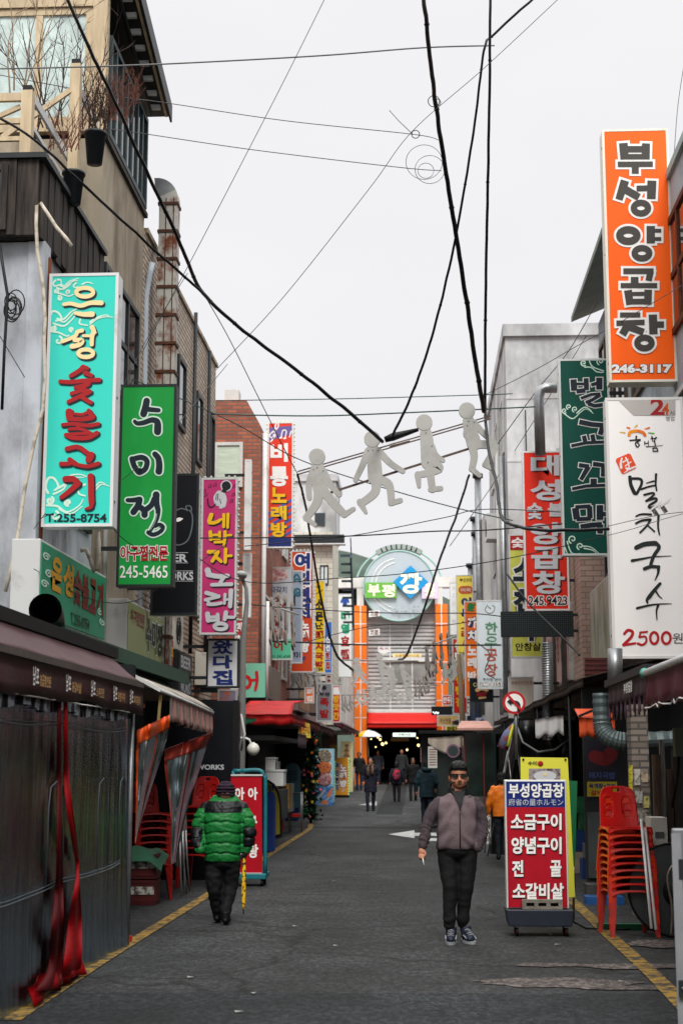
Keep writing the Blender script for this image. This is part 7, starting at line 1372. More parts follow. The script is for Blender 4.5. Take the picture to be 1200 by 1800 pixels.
# tall photo menu board and karaoke stand
o = thing('photo_menu_board', 'pale blue tall menu board with three dish photographs and a blue lower panel', 'menu board', (at(570, 1420, 51).x, 51, gz(51))); d = 51.0; p = face_place(d); X = lambda q: at(q, 1370, d).x; Z = lambda q: at(570, q, d).z
m = MB(); m.box(X(553), X(587), d, d + .35, gz(d) + .12, Z(1316), M('menu_pale_blue', (140, 196, 216), .45, .08, 2)); m.build('cabinet', o)
m = MB()
for i, (c1, c2) in enumerate((((150, 140, 124), (90, 76, 64)), ((206, 120, 70), (150, 70, 40)), ((200, 160, 160), (150, 84, 90)))): y = 1320 + i * 20.5; m.slab([p(556, y + 17, 1), p(584, y + 17, 1), p(584, y, 1), p(556, y, 1)], (0, -.004, 0), M('plate_white_%d' % i, (196, 200, 204), .5)); m.lathe(p(570, y + 9, 2.2), [(.24, 0), (.2, -.004)], M('dish_%d' % i, c1, .5, col2=c2, scale=16, lo=.42, hi=.56), 18, 'y')
m.build('dish_photo', o); m = MB(); m.slab([p(554, 1416, 1), p(586, 1416, 1), p(586, 1382, 1), p(554, 1382, 1)], (0, -.004, 0), M('menu_ocean', (40, 96, 168), .5, col2=(120, 170, 210), scale=5, lo=.4, hi=.6)); strokes(m, [(3, 3, [556, 1398, 566, 1386]), (3, 3, [557, 1406, 570, 1390]), (2, 2, [570, 1410, 580, 1400])], (0, 0, 1), p, sgrey, 2); strokes(m, [(8, 3, [578, 1398, 584, 1386]), (8, 8, [568, 1411, 572, 1410])], (0, 0, 1), p, M('prawn', (216, 130, 90), .5), 3); m.build('lower_panel', o)
o = thing('karaoke_stand', 'orange karaoke stand with red outlined lettering and green bulb border', 'sign stand', (at(600, 1400, 58).x, 58, gz(58))); d = 58.0; p = face_place(d); X = lambda q: at(q, 1370, d).x; Z = lambda q: at(600, q, d).z
m = MB(); m.box(X(588), X(613), d, d + .4, gz(d) + .1, Z(1332), M('stand_orange', (226, 150, 40), .5, .15, 2)); m.box(X(589), X(613), d + .02, d + .38, gz(d), gz(d) + .1, black); m.build('cabinet', o); m = MB()
for i, c in enumerate('노래방'): T(m, p, c, (597, 1343 + 14 * i, 609, 1356 + 14 * i), sw, bold=.06, out=sred, outw=.06)
T(m, p, '2F', (600, 1386, 606, 1392), sgrey, bold=.02)
for i, c in enumerate('여인천지'): T(m, p, c, (588.5, 1340 + 13 * i, 595, 1351 + 13 * i), snavy, bold=.05, out=sw, outw=.07)
m.build('face', o); m = MB(); gb = M('green_bulb', (130, 220, 150), .4, emit=((130, 220, 150), .5))
for i in range(14):
    for x in (588, 612.5): m.ball(p(x, 1334 + i * 4.8, .5), .03, gb, 6, 4)
m.build('bulbs', o)
o = thing('pagoda_banner', 'tall cream banner printed with a brown pagoda behind the karaoke stand', 'banner', (at(609, 1400, 62).x, 62, gz(62))); d = 62.0; p = face_place(d); m = MB(); m.slab([p(599, 1392, 0), p(620, 1392, 0), p(620, 1303, 0), p(599, 1303, 0)], (0, .1, 0), M('banner_cream', (214, 200, 150), .6, .1, 2))
for i in range(4): y = 1312 + 9 * i; w_ = 4 + 1.4 * i; m.slab([p(609 - w_, y, 1), p(609 + w_, y, 1), p(609 + w_ * .5, y - 4, 1), p(609 - w_ * .5, y - 4, 1)], (0, -.004, 0), M('pagoda_brown', (150, 104, 74), .6)); m.slab([p(609 - w_ * .6, y + 5, 1), p(609 + w_ * .6, y + 5, 1), p(609 + w_ * .6, y, 1), p(609 - w_ * .6, y, 1)], (0, -.003, 0), M('pagoda_tan', (180, 140, 100), .6))
m.build('panel', o)
m = MB(); p = face_place(56); m.slab([p(580, 1338, 0), p(592, 1338, 0), p(592, 1310, 0), p(580, 1310, 0)], (0, .1, 0), M('amber_board', (190, 140, 50), .6, .2, 5)); T(m, p, '횟집', (582, 1313, 590, 1335), ink); single('amber_board', m, 'amber board in the shade under the dark awning, left', 'board')
m = MB(); p = face_place(74); m.slab([p(612, 1287, 0), p(621, 1287, 0), p(621, 1271, 0), p(612, 1271, 0)], (0, .1, 0), sw); T(m, p, '8', (613.5, 1273, 619, 1285), M('sign_sky', (40, 130, 190), .5), bold=.06); single('number_sign', m, 'small white sign with a blue figure eight beside the left orange pillar', 'sign')
m = MB(); p = face_place(73.0); m.slab([p(739, 1340, 0), p(748, 1340, 0), p(748, 1315, 0), p(739, 1315, 0)], (0, .1, 0), M('pink_banner', (206, 150, 160), .6)); T(m, p, '순대', (740.5, 1318, 746.5, 1337), M('sign_dark_red', (160, 22, 26), .5), bold=.04); single('pink_banner', m, 'small pink banner with dark red lettering inside the market mouth', 'banner')
# litter on the road
lit = M('litter_white', (140, 140, 136), .7); random.seed(4)
for i, (a, b, s) in enumerate(((518, 1630, .025), (590, 1665, .02), (446, 1749, .025), (420, 1782, .03), (335, 1721, .025), (967, 1645, .03), (980, 1663, .03), (1092, 1728, .025), (587, 1550, .03))):
    g_ = ground(a, b); m = MB(); t = random.uniform(0, 3); u = Vector((math.cos(t), math.sin(t), 0)) * s; v = Vector((-u.y, u.x, 0)) * .45; m.slab([g_ - u - v + Vector((0, 0, .012)), g_ + u - v * .6 + Vector((0, 0, .016)), g_ + u + v + Vector((0, 0, .012)), g_ - u + v * .8 + Vector((0, 0, .02))], (0, 0, .004), lit); single('paper_scrap', m, 'scrap of white paper litter lying on the grey asphalt', 'litter', 'paper litter on the road')
q = ground(222, 1657); m = MB(); m.box(q.x - .05, q.x + .05, q.y - .04, q.y + .04, .006, .06, M('packet_red', (206, 40, 36), .5)); m.box(q.x - .052, q.x + .0, q.y - .043, q.y - .041, .01, .05, sw); single('red_packet', m, 'crumpled red and white packet on the yellow line by the tent curtain', 'packet')
# ---------------------------------------------------------------- people
def organic(name, fill, voxel, mats, pick=None, parent=None, smooth=6, disp=None):
    m = MB(); fill(m); o0 = origin_of(parent); me = bpy.data.meshes.new('t'); me.from_pydata([v - o0 for v in m.v], [], m.f); ob = bpy.data.objects.new('t', me); COL.objects.link(ob)
    r = ob.modifiers.new('r', 'REMESH'); r.mode = 'VOXEL'; r.voxel_size = voxel
    if smooth: s = ob.modifiers.new('s', 'SMOOTH'); s.iterations = smooth; s.factor = .5
    dg = bpy.context.evaluated_depsgraph_get(); n = bpy.data.meshes.new_from_object(ob.evaluated_get(dg)); bpy.data.objects.remove(ob); n.name = name
    if disp:
        nn = [v.normal.copy() for v in n.vertices]
        for v, q in zip(n.vertices, nn): v.co = v.co + q * disp(v.co + o0, q)
    n.materials.clear()
    for t in mats: n.materials.append(t)
    for p in n.polygons:
        p.use_smooth = True
        if pick: p.material_index = pick(p.center + o0)
    ob = bpy.data.objects.new(name, n); COL.objects.link(ob); ob.parent = parent; return ob
skin = M('skin', (168, 114, 88), .5, .1, 8); hairm = M('black_hair', (16, 15, 16), .45, .3, 30, bump=.5, bscale=120); blackc = M('black_cloth', (13, 14, 17), .8, .25, 5, bump=.3, bscale=14)
gm0 = M('dummy', (0, 0, 0))
def loft(m, secs, n=24):
    """closed body of elliptical sections (centre, rx, ry)"""
    vs = []
    for c, rx, ry in secs:
        c = Vector(c)
        for j in range(n): t = 2 * math.pi * j / n; vs.append(c + Vector((rx * math.copysign(abs(math.cos(t)) ** .85, math.cos(t)), ry * math.copysign(abs(math.sin(t)) ** .85, math.sin(t)), 0)))
    K = len(secs); m.add(vs, [(i * n + j, i * n + (j + 1) % n, (i + 1) * n + (j + 1) % n, (i + 1) * n + j) for i in range(K - 1) for j in range(n)] + [tuple(range(n))[::-1], tuple((K - 1) * n + j for j in range(n))], gm0)
def chain(m, pts, rs): 
    m.tube(pts, rs, gm0, 12)
    for p, r in zip(pts, rs): m.ball(p, r * .99, gm0, 12, 8)
def wrinkle(amp, sc, seed=0): return lambda co, n: amp * noise.noise(Vector((co.x * sc, co.y * sc, co.z * sc * 1.4 + seed)))
# --- man in sunglasses walking towards the viewer
HD = 14.4
def H(px, py, dy=0): return at(px, py, HD + dy)
k = px1(HD)
man = thing('person', 'man in dark sunglasses and mauve grey zip fleece walking towards the viewer with a cigarette', 'person', (H(803, 1640).x, HD, 0))
hc = H(805.5, 1366)
def f_body(m):
    m.ball(H(805.5, 1360, 0), (.081, .098, .108), gm0, 20, 14); m.ball(H(806.8, 1374, -.02), (.072, .08, .07), gm0, 18, 12); m.ball(H(807.2, 1380, -.05), (.042, .04, .032), gm0, 12, 8)
    m.tube([H(806.6, 1364, -.1), H(807.4, 1371, -.122), H(807.6, 1373.5, -.118)], [.009, .014, .012], gm0, 8); m.ball(H(805.4, 1373.5, -.105), (.009, .01, .007), gm0, 8, 6); m.ball(H(809.6, 1373.5, -.105), (.009, .01, .007), gm0, 8, 6)
    for x in (789.8, 821.2): m.ball(H(x, 1368, .01), (.012, .024, .034), gm0, 10, 8)
    m.tube([H(806.2, 1378, -.098), H(808.8, 1378, -.098)], .008, gm0, 6)
    m.tube([H(805, 1378, .015), H(804, 1400, .02)], [.062, .075], gm0, 14); m.ball(H(804, 1408, .01), (.12, .08, .06), gm0, 14, 8)
    for x in (797, 815): m.ball(H(x, 1372, -.065), (.03, .03, .026), gm0, 10, 8)
    # hand of the viewer's left, holding a cigarette
    wv, pm = H(742, 1487, -.03), H(740.2, 1498, -.045); m.tube([wv, H(741.5, 1493, -.035)], [.028, .03], gm0, 12); m.ball(pm, (.03, .036, .042), gm0, 12, 10)
    for i, (dx, dy, L_) in enumerate(((-.022, -.024, .9), (-.006, -.034, 1.0), (.01, -.03, .95), (.024, -.02, .8))):
        a = pm + Vector((dx, dy, -.022)); b = a + Vector((.004, -.016, -.03 * L_)); c = b + Vector((.006, .02, -.016 * L_)); m.tube([a, b, c], [.0105, .0095, .0085], gm0, 8); m.ball(c, .0085, gm0, 8, 6)
    a = pm + Vector((.024, -.015, .012)); m.tube([a, a + Vector((.016, -.02, -.02)), a + Vector((.01, -.03, -.042))], [.013, .011, .009], gm0, 8); m.ball(a + Vector((.01, -.03, -.042)), .009, gm0, 8, 6)
def pk(c):
    q = c - H(807.5, 1378.2, -.1)
    if abs(q.x) < .026 and abs(q.z) < .006 and c.y < HD - .07: return 1
    return 0
organic('body', f_body, .006, [skin, M('lips', (138, 84, 70), .5)], pk, man, 3)
def f_hair(m):
    m.ball(H(805, 1353, .02), (.094, .102, .09), gm0, 20, 14); m.ball(H(806, 1348, -.04), (.084, .068, .056), gm0, 16, 10); m.ball(H(804.5, 1362, .05), (.085, .075, .085), gm0, 16, 12)
    for x in (791, 819.6): m.tube([H(x, 1356, -.02), H(x, 1366, -.012)], [.016, .009], gm0, 8)
    random.seed(3)
    for i in range(60): t = random.uniform(-1, 1); a = H(806 + t * 14.5, 1348 + abs(t) * 4 + random.uniform(-7, 4), -.06 + .055 * abs(t)); m.tube([a, a + Vector((random.uniform(-.022, .022), -.03, random.uniform(-.02, .03)))], [.013, .004], gm0, 6)
organic('hair', f_hair, .005, [hairm], None, man, 1, wrinkle(.007, 50))
m = MB(); gl = M('sunglass_black', (5, 5, 6), .25, .1, 4, spec=.25)
for x in (798.5, 815.8): 
    c = H(x, 1363.5, -.112); m.slab([c + Vector((a * .032 * (1 if x > 805 else 1), .004 * abs(a) * 3, b * .02)) for a, b in ((-1, .9), (1, .9), (1.05, 0), (.75, -.9), (0, -1.1), (-.75, -.9), (-1.05, 0))][::-1], (0, .008, 0), gl)
m.bar(H(803, 1361.5, -.113), H(811.5, 1361.5, -.113), .006, .008, gl); m.bar(H(791.5, 1361.5, -.1), H(789.5, 1363.5, .02), .006, .009, gl); m.bar(H(822.4, 1361.5, -.1), H(822, 1363.5, .02), .006, .009, gl); m.build('sunglasses', man)
fle = M('mauve_fleece', (122, 105, 108), .95, scale=170, col2=(88, 75, 79), lo=.36, hi=.62, bump=.5, bscale=280); fle2 = M('dark_mauve_sleeve', (86, 74, 78), .95, scale=120, col2=(54, 47, 51), lo=.4, hi=.6, bump=.5, bscale=280)
def f_top(m):
    loft(m, [(H(803.5, 1393, .01), .08, .075), (H(803.5, 1397, .01), .12, .088), (H(803.5, 1402, .01), .17, .1), (H(803.5, 1410), .2, .12), (H(803, 1430, -.01), .19, .14), (H(802, 1452, -.02), .186, .152), (H(802, 1472, -.02), .19, .158), (H(801.5, 1485, -.01), .192, .152), (H(801.5, 1492, 0), .186, .146)], 28)
    chain(m, [H(774, 1411, .01), H(763, 1421, .01), H(752, 1443, .02), H(746.5, 1468, -.01), H(742.8, 1488, -.03)], [.06, .066, .06, .053, .043])
    chain(m, [H(833, 1411, .01), H(841, 1421, .015), H(846.5, 1446, .03), H(846, 1470, -.01), H(840, 1489, -.06)], [.06, .066, .06, .055, .045])
def ftop_disp(co, n):
    q = co - H(803, 1450); arm = abs(q.x) > .215 or co.z > 2
    a = .010 * noise.noise(Vector((co.x * 9, co.y * 9, co.z * 13)))
    if arm: a += .0045 * math.sin(co.z * 105 + co.x * 60 + 5 * noise.noise(co * 14)) * max(0, min(1, (H(0, 1435).z - co.z) / .1))
    else: a += .007 * math.sin(co.z * 36 + abs(q.x) * 45 + 3 * noise.noise(co * 6)) * min(1, abs(q.x) / .1)
    return a
def slv(c):
    x = abs(c.x - H(803, 1450).x); zs = H(803, 1400).z
    return 1 if x > .178 + .11 * max(0, (c.z - H(803, 1420).z)) * -2 else 0
organic('jacket', f_top, .009, [fle, fle2], slv, man, 6, ftop_disp)
m = MB(); fy = lambda py: HD - {1400: .1, 1415: .135, 1430: .16, 1455: .18, 1475: .186, 1491: .165}[py]
zp = [(808, 1430), (808, 1455), (808.5, 1475), (808.5, 1491)]; m.tube([at(a, b, fy(b) - .004) for a, b in zp], .005, black, 6); m.ball(at(808, 1428, HD - .165), (.006, .006, .012), galv, 6, 5)
strokes(m, [(2, 1, [824, 1402, 827, 1400, 829, 1402])], (0, 0, 1), face_place(HD - .152), ink, 1); m.build('zip', man)
def f_col(m):
    m.sheet(lambda u, v: H(804, 1406) + Vector(((.088 - .012 * v) * math.cos(u * 5.0 - 1.0 - .35 + math.pi / 2 * 0 + .0), (.085 - .01 * v) * math.sin(u * 5.0 - 1.35) + .02, -.0 + .085 * v + .02 * math.sin(u * 5.0 - 1.35))), 24, 4, gm0, .012)
m = MB(); m.sheet(lambda u, v: H(805, 1399) + Vector(((.108 - .016 * v) * math.sin(.5 + u * 5.28), -(.112 - .016 * v) * math.cos(.5 + u * 5.28) + .012, .1 * v - .03 * math.cos(.5 + u * 5.28))), 30, 5, blackc, .014); m.build('collar', man)
m = MB(); sh_ = M('black_shirt', (16, 17, 20), .7, .2, 5); L0 = [H(793, 1390, -.07), H(817, 1390, -.07), H(812, 1411, -.15), H(808.4, 1429, -.172), H(804.5, 1411, -.15)]; m.slab([L0[0], L0[4], L0[3], L0[2], L0[1]], (0, .03, 0), sh_); m.build('shirt', man)
def f_leg(m):
    m.ball(H(802, 1494, 0), (.182, .14, .1), gm0, 18, 12)
    chain(m, [H(786, 1498, 0), H(788, 1525, -.01), H(790.5, 1558, -.04), H(790, 1590, -.03), H(789.3, 1622, -.02)], [.102, .093, .074, .064, .06])
    chain(m, [H(820, 1498, 0), H(820, 1525, 0), H(818.5, 1558, -.02), H(815, 1590, .02), H(812, 1619, .04)], [.102, .093, .074, .064, .06])
organic('trousers', f_leg, .009, [blackc], None, man, 5, lambda co, n: .006 * noise.noise(Vector((co.x * 10, co.y * 10, co.z * 16))) + .006 * math.sin(co.z * 60 + 4 * noise.noise(co * 8)) * max(0, min(1, (.45 - co.z) / .3)))
shw, shb = M('shoe_white', (140, 144, 146), .5, .1, 6), M('shoe_navy', (30, 38, 54), .55, .2, 8)
for (a, b, yaw_) in ((789, 1636, -.05), (815.5, 1630.5, .32)):
    c = H(a, b); gx_, gy_ = ground(a, b + 3).x, HD - .05 + (0 if a < 800 else .06); m = MB()
    def R_(x, y, z, yaw_=yaw_, gx_=gx_, gy_=gy_): return Vector((gx_ + x * math.cos(yaw_) - y * math.sin(yaw_), gy_ + x * math.sin(yaw_) + y * math.cos(yaw_), z))
    def fs(m): m.ball(R_(0, -.06, .05), (.046, .085, .042), gm0, 14, 10); m.ball(R_(0, .05, .065), (.044, .08, .058), gm0, 14, 10); m.ball(R_(0, .0, .075), (.04, .07, .05), gm0, 14, 10); m.tube([R_(0, .04, .08), R_(0, .06, .14)], [.05, .055], gm0, 12)
    sh = organic('shoe', fs, .006, [shb], None, man, 3)
    m = MB(); P = [R_(.054 * math.sin(t) * (1 + .0 * math.cos(t)), -.015 - .145 * math.cos(t), .003) for t in [2 * math.pi * i / 20 for i in range(20)]]; m.slab(P, (0, 0, .026), shw); m.build('sole', sh)
    m = MB()
    for i in range(4): y = -.09 + i * .03; z = .088 + .012 * i; m.tube([R_(-.03, y, z - .008), R_(0, y - .006, z + .004), R_(.03, y, z - .008)], .0045, shw, 6)
    for s in (-1, 1): m.tube([R_(s * .046, -.1, .05), R_(s * .05, -.02, .075), R_(s * .046, .06, .05)], .006, shw, 6)
    m.build('lace', sh)
hp = H(740.2, 1498, -.045); m = MB(); m.cyl(hp + Vector((.012, -.05, -.05)), hp + Vector((.022, -.062, -.115)), .0045, sw, 8); single('cigarette', m, 'white cigarette held in the hand of the man in sunglasses', 'cigarette')
# --- person in the green down jacket seen from behind
GDp = 15.9
def Q(px, py, dy=0): return at(px, py, GDp + dy)
gp_ = thing('person', 'hunched person in green and black down jacket walking away with a yellow stick', 'person', (Q(392, 1600).x, GDp, 0))
def f_gb(m):
    m.ball(Q(397, 1392, -.02), (.085, .1, .1), gm0, 18, 12); m.tube([Q(396, 1400, 0), Q(395, 1416, .02)], [.07, .085], gm0, 12)
    for s in (-1, 1): m.ball(Q(397 + s * 13.5, 1395, -.02), (.012, .02, .03), gm0, 8, 6)
    pm = Q(429.5, 1502, .02); m.tube([Q(431, 1493, .02), pm], [.03, .034], gm0, 12); m.ball(pm, (.034, .04, .042), gm0, 12, 8)
    for i in range(4): a = pm + Vector((-.03 + .002 * i, .03 - .02 * i, -.02)); m.tube([a, a + Vector((-.008, -.012, -.026)), a + Vector((.014, -.014, -.034))], [.011, .0105, .0095], gm0, 8)
    a = pm + Vector((-.02, -.03, .0)); m.tube([a, a + Vector((-.016, -.012, -.024)), a + Vector((-.006, -.012, -.046))], [.013, .0115, .0095], gm0, 8)
organic('body', f_gb, .008, [skin, M('black_glove', (18, 18, 20), .7)], lambda c: 1 if c.z < Q(400, 1440).z else 0, gp_, 3)
def f_hat(m): m.ball(Q(396.8, 1386, -.02), (.098, .115, .075), gm0, 20, 12); m.lathe(Q(396.8, 1393.5, -.02), [(.09, -.02), (.102, -.02), (.104, .018), (.09, .02)], gm0, 24)
organic('knit_hat', f_hat, .007, [M('plum_knit', (42, 28, 44), .95, .35, 20, bump=.6, bscale=90)], None, gp_, 3, lambda co, n: .006 * math.sin(co.z * 190) + .008 * noise.noise(co * 22))
grn = M('green_nylon', (22, 108, 48), .5, .18, 5, bump=.3, bscale=24); blk = M('black_nylon', (11, 12, 17), .5, .2, 5, bump=.3, bscale=24)
def f_gj(m):
    loft(m, [(Q(395.5, 1400, .03), .13, .1), (Q(395, 1408, .02), .17, .125), (Q(394.5, 1418, .01), .205, .15), (Q(393, 1440, 0), .208, .175), (Q(392, 1470, .0), .196, .178), (Q(391.5, 1500, .0), .196, .172), (Q(391.5, 1513, .01), .19, .16)], 28)
    chain(m, [Q(363, 1421, .01), Q(354, 1438, .0), Q(347.5, 1462, -.02), Q(347, 1482, -.1), Q(352, 1494, -.2)], [.075, .085, .08, .07, .055])
    chain(m, [Q(425, 1421, .01), Q(434, 1440, .0), Q(438.5, 1465, .0), Q(436, 1484, .01), Q(431.5, 1494, .02)], [.075, .085, .08, .068, .052])
zb = [Q(392, y).z for y in (1445, 1463.5, 1482, 1500)]
def gdisp(co, n):
    x = co.x - Q(392, 1450).x; arm = abs(x) > .235
    f = 0
    for z in (zb if not arm else [Q(392, y).z for y in (1437, 1454, 1472, 1489)]):
        e = abs(co.z - z - (.012 * math.sin(abs(x) * 26) if not arm else 0)); f -= .015 * math.exp(-(e / .011) ** 2)
    return f + .006 * noise.noise(Vector((co.x * 12, co.y * 12, co.z * 26))) + .004 * noise.noise(co * 45)
def gpick(c):
    x = abs(c.x - Q(394, 1420).x); z = c.z; y = lambda p: Q(394, p).z
    if z > y(1408): return 0
    if z > y(1428 - 8 * (x > .2)): return 1
    if x > .215 and z < y(1454) and z > y(1488): return 1
    if x > .24 and z < y(1489): return 0
    return 0
organic('jacket', f_gj, .009, [grn, blk], gpick, gp_, 5, gdisp)
m = MB(); m.sheet(lambda u, v: Q(395.5, 1409, .02) + Vector(((.16 - .03 * v) * math.cos(u * 6.283), (.125 - .02 * v) * math.sin(u * 6.283), .06 * v + .012 * math.sin(u * 6.28))), 32, 4, grn, .02); m.build('collar', gp_)
def f_gl(m):
    m.ball(Q(392, 1512, 0), (.18, .145, .1), gm0, 18, 12)
    chain(m, [Q(377, 1517, 0), Q(375.5, 1540, -.02), Q(376.5, 1562, -.02), Q(380, 1588, .06), Q(383, 1604, .1)], [.1, .092, .078, .066, .058])
    chain(m, [Q(407, 1517, 0), Q(406.5, 1540, .04), Q(405, 1560, .05), Q(400, 1585, 0), Q(396, 1604, -.06)], [.1, .092, .078, .066, .058])
organic('trousers', f_gl, .01, [M('black_trousers', (10, 10, 12), .8, .25, 5)], None, gp_, 5, wrinkle(.012, 14))
for a, b, y in ((382.5, 1608, .12), (397, 1611, -.08)):
    def fs(m, a=a, b=b, y=y): q = Q(a, b, y); m.ball((q.x, q.y + .05, .05), (.05, .13, .045), gm0, 14, 8); m.tube([(q.x, q.y - .02, .06), (q.x, q.y - .02, .14)], [.048, .052], gm0, 10)
    organic('shoe', fs, .008, [black], None, gp_, 3)
m = MB(); ys = M('yellow_printed_cloth', (222, 178, 32), .5, scale=26, col2=(60, 40, 30), lo=.42, hi=.5, detail=3); a, b = Q(429.2, 1500, .02), Q(427.8, 1606, -.02)
P = [a.lerp(b, t) for t in (-.06, 0, .12, .3, .6, .85, .93)]; m.tube(P, [.013, .013, .017, .021, .025, .02, .01], ys, 10); m.cyl(b.lerp(a, .07), b, .007, black, 8)
m.tube([a + Vector((0, 0, .05)), a + Vector((0, 0, .1)), a + Vector((.0, .02, .12)), a + Vector((.0, .05, .11))], .012, syel, 8); single('walking_stick', m, 'yellow patterned rolled umbrella used as a walking stick by the person in green', 'walking stick')
# --- passers-by farther off
def passer(label, px, top, feet, d, face, coat, pants, hair=None, hem=.78, stride=.0, skirt=False, arms=(0, 0), extra=None, hat=None, hgt=None, hood=None):
    """face: +1 faces the viewer, -1 walks away. Sizes follow the span from head to feet in the photo."""
    kk = px1(d); Ht = hgt or (feet - top) * kk; s = Ht / 1.72; x0 = at(px, feet, d).x; z0 = at(px, feet, d).z if hgt is None else gz(d)
    o = thing('person', label, 'person', (x0, d, z0))
    L = lambda x, y, z: Vector((x0 + x * s, d - face * y * s, z0 + z * s))
    def fb(m):
        m.ball(L(0, .0, 1.6), (.078 * s, .098 * s, .112 * s), gm0, 14, 10); m.ball(L(0, .03, 1.545), (.06 * s, .075 * s, .07 * s), gm0, 12, 8); m.tube([L(0, .1, 1.6), L(0, .118, 1.57)], [.01 * s, .014 * s], gm0, 6)
        for q in (-1, 1): m.ball(L(q * .078, 0, 1.59), (.012 * s, .02 * s, .03 * s), gm0, 8, 6)
        m.tube([L(0, -.01, 1.52), L(0, -.01, 1.42)], [.055 * s, .07 * s], gm0, 10)
        for q, a in ((-1, arms[0]), (1, arms[1])):
            h = L(q * (.27 - .12 * a), .05 + .2 * a, .86 + .25 * a); m.ball(h, (.035 * s, .04 * s, .05 * s), gm0, 10, 8)
            for i in range(4): p_ = h + Vector(((-.024 + .016 * i) * s, 0, -.035 * s)); m.tube([p_, p_ + Vector((0, -face * .01 * s, -.045 * s))], [.011 * s, .009 * s], gm0, 6)
            m.tube([h + Vector((-q * .025 * s, -face * .01 * s, .01 * s)), h + Vector((-q * .035 * s, -face * .03 * s, -.04 * s))], [.012 * s, .009 * s], gm0, 6)
    organic('body', fb, .011 * s, [skin], None, o, 2)
    def fc(m):
        secs = [(L(0, -.01, 1.46), .08 * s, .075 * s), (L(0, -.01, 1.43), .15 * s, .1 * s), (L(0, 0, 1.36), .2 * s, .13 * s), (L(0, 0, 1.15), .195 * s, .14 * s), (L(0, 0, .98), .19 * s, .14 * s), (L(0, 0, .85), .2 * s, .15 * s)]
        if hem < .8: secs.append((L(0, 0, hem), .21 * s, .16 * s))
        loft(m, secs, 20)
        for q, a in ((-1, arms[0]), (1, arms[1])): chain(m, [L(q * .18, 0, 1.4), L(q * .235, -.02, 1.25), L(q * .27, -.02, 1.12), L(q * (.275 - .12 * a), .04 + .18 * a, .92 + .24 * a)], [.065 * s, .068 * s, .06 * s, .045 * s])
        if hood: m.ball(L(0, -.1, 1.47), (.14 * s, .09 * s, .07 * s), gm0, 12, 8)
    organic('coat', fc, .014 * s, [coat], None, o, 4, wrinkle(.014 * s, 9, px))
    def fl(m):
        m.ball(L(0, 0, .88), (.165 * s, .13 * s, .1 * s), gm0, 14, 10)
        for q, st in ((-1, stride), (1, -stride)): chain(m, [L(q * .09, 0, .86), L(q * .095, st * .5 + .02, .48), L(q * .085, st, .1)], [.09 * s, .066 * s, .052 * s])
    organic('trousers', fl, .013 * s, [pants], None, o, 3, wrinkle(.01 * s, 12, px))
    for q, st in ((-1, stride), (1, -stride)):
        def fs(m, q=q, st=st): m.ball(L(q * .09, st + .05, .045), (.048 * s, .125 * s, .045 * s), gm0, 12, 8); m.ball(L(q * .088, st, .08), (.05 * s, .06 * s, .06 * s), gm0, 10, 8)
        organic('shoe', fs, .011 * s, [black], None, o, 2)
    def fh(m):
        m.ball(L(0, -.022, 1.635), (.09 * s, .1 * s, .095 * s), gm0, 14, 10); m.ball(L(0, -.05, 1.58), (.088 * s, .075 * s, .1 * s), gm0, 12, 8)
        if hair == 'long': m.ball(L(0, -.05, 1.5), (.11 * s, .075 * s, .12 * s), gm0, 12, 8)
        if hat: m.lathe(L(0, -.01, 1.62), [(.09 * s, -.02 * s), (.1 * s, -.02 * s), (.1 * s, .03 * s)], gm0, 16)
    organic('hat' if hat else 'hair', fh, .01 * s, [hat or hairm], None, o, 2, wrinkle(.008 * s, 40))
    if extra: extra(o, L, s)
    return o
C_ = lambda k, rgb: M(k, rgb, .8, .25, 6, bump=.3, bscale=16)
def scarf(o, L, s):
    m = MB(); sc = M('printed_scarf', (120, 92, 76), .9, scale=16, col2=(44, 32, 36), lo=.42, hi=.55)
    m.tube([L(.1 * math.cos(t), .02 + .095 * math.sin(t), 1.46 + .02 * math.sin(2 * t)) for t in [2 * math.pi * i / 16 for i in range(16)]], .045 * s, sc, 8, close=True); m.tube([L(-.06, .12, 1.45), L(-.08, .15, 1.3), L(-.07, .16, 1.12)], [.04 * s, .05 * s, .045 * s], sc, 8); m.tube([L(.06, .12, 1.45), L(.07, .16, 1.3), L(.06, .17, 1.18)], [.04 * s, .05 * s, .045 * s], sc, 8); m.build('scarf', o)
passer('woman in long navy coat and printed scarf walking towards the viewer', 651, 1333, 1427, 47, 1, C_('navy_coat', (26, 28, 42)), C_('dark_jeans', (28, 32, 44)), 'long', .62, .14, extra=scarf, arms=(.2, .2))
def pack(o, L, s):
    m = MB(); bp = M('floral_backpack', (60, 44, 60), .8, scale=9, col2=(196, 40, 66), lo=.44, hi=.52); m.ball(L(0, -.2, 1.2), (.17 * s, .1 * s, .23 * s), bp, 16, 12); m.ball(L(0, -.27, 1.1), (.12 * s, .06 * s, .11 * s), bp, 14, 10); m.build('backpack', o)
passer('person with a red patterned dark backpack walking away towards the market', 697, 1341, 1414, 54, -1, C_('ink_navy_jacket', (30, 34, 48)), C_('black_slacks', (24, 24, 28)), None, .8, .1, extra=pack)
passer('man in black clothes and cap walking towards the viewer beside the backpacker', 726, 1333, 1413, 55, 1, C_('black_jacket', (22, 22, 25)), C_('black_slacks', (24, 24, 28)), None, .78, .16, hat=C_('black_cap', (18, 18, 20)))
passer('person in dark teal jacket and black knit hat walking away beyond the man in sunglasses', 750, 1338, 1451, 38.0, -1, C_('teal_jacket', (22, 44, 52)), C_('navy_jeans', (26, 34, 52)), None, .74, .1, hat=C_('black_knit', (18, 18, 20)), hood=True, arms=(0, .3))
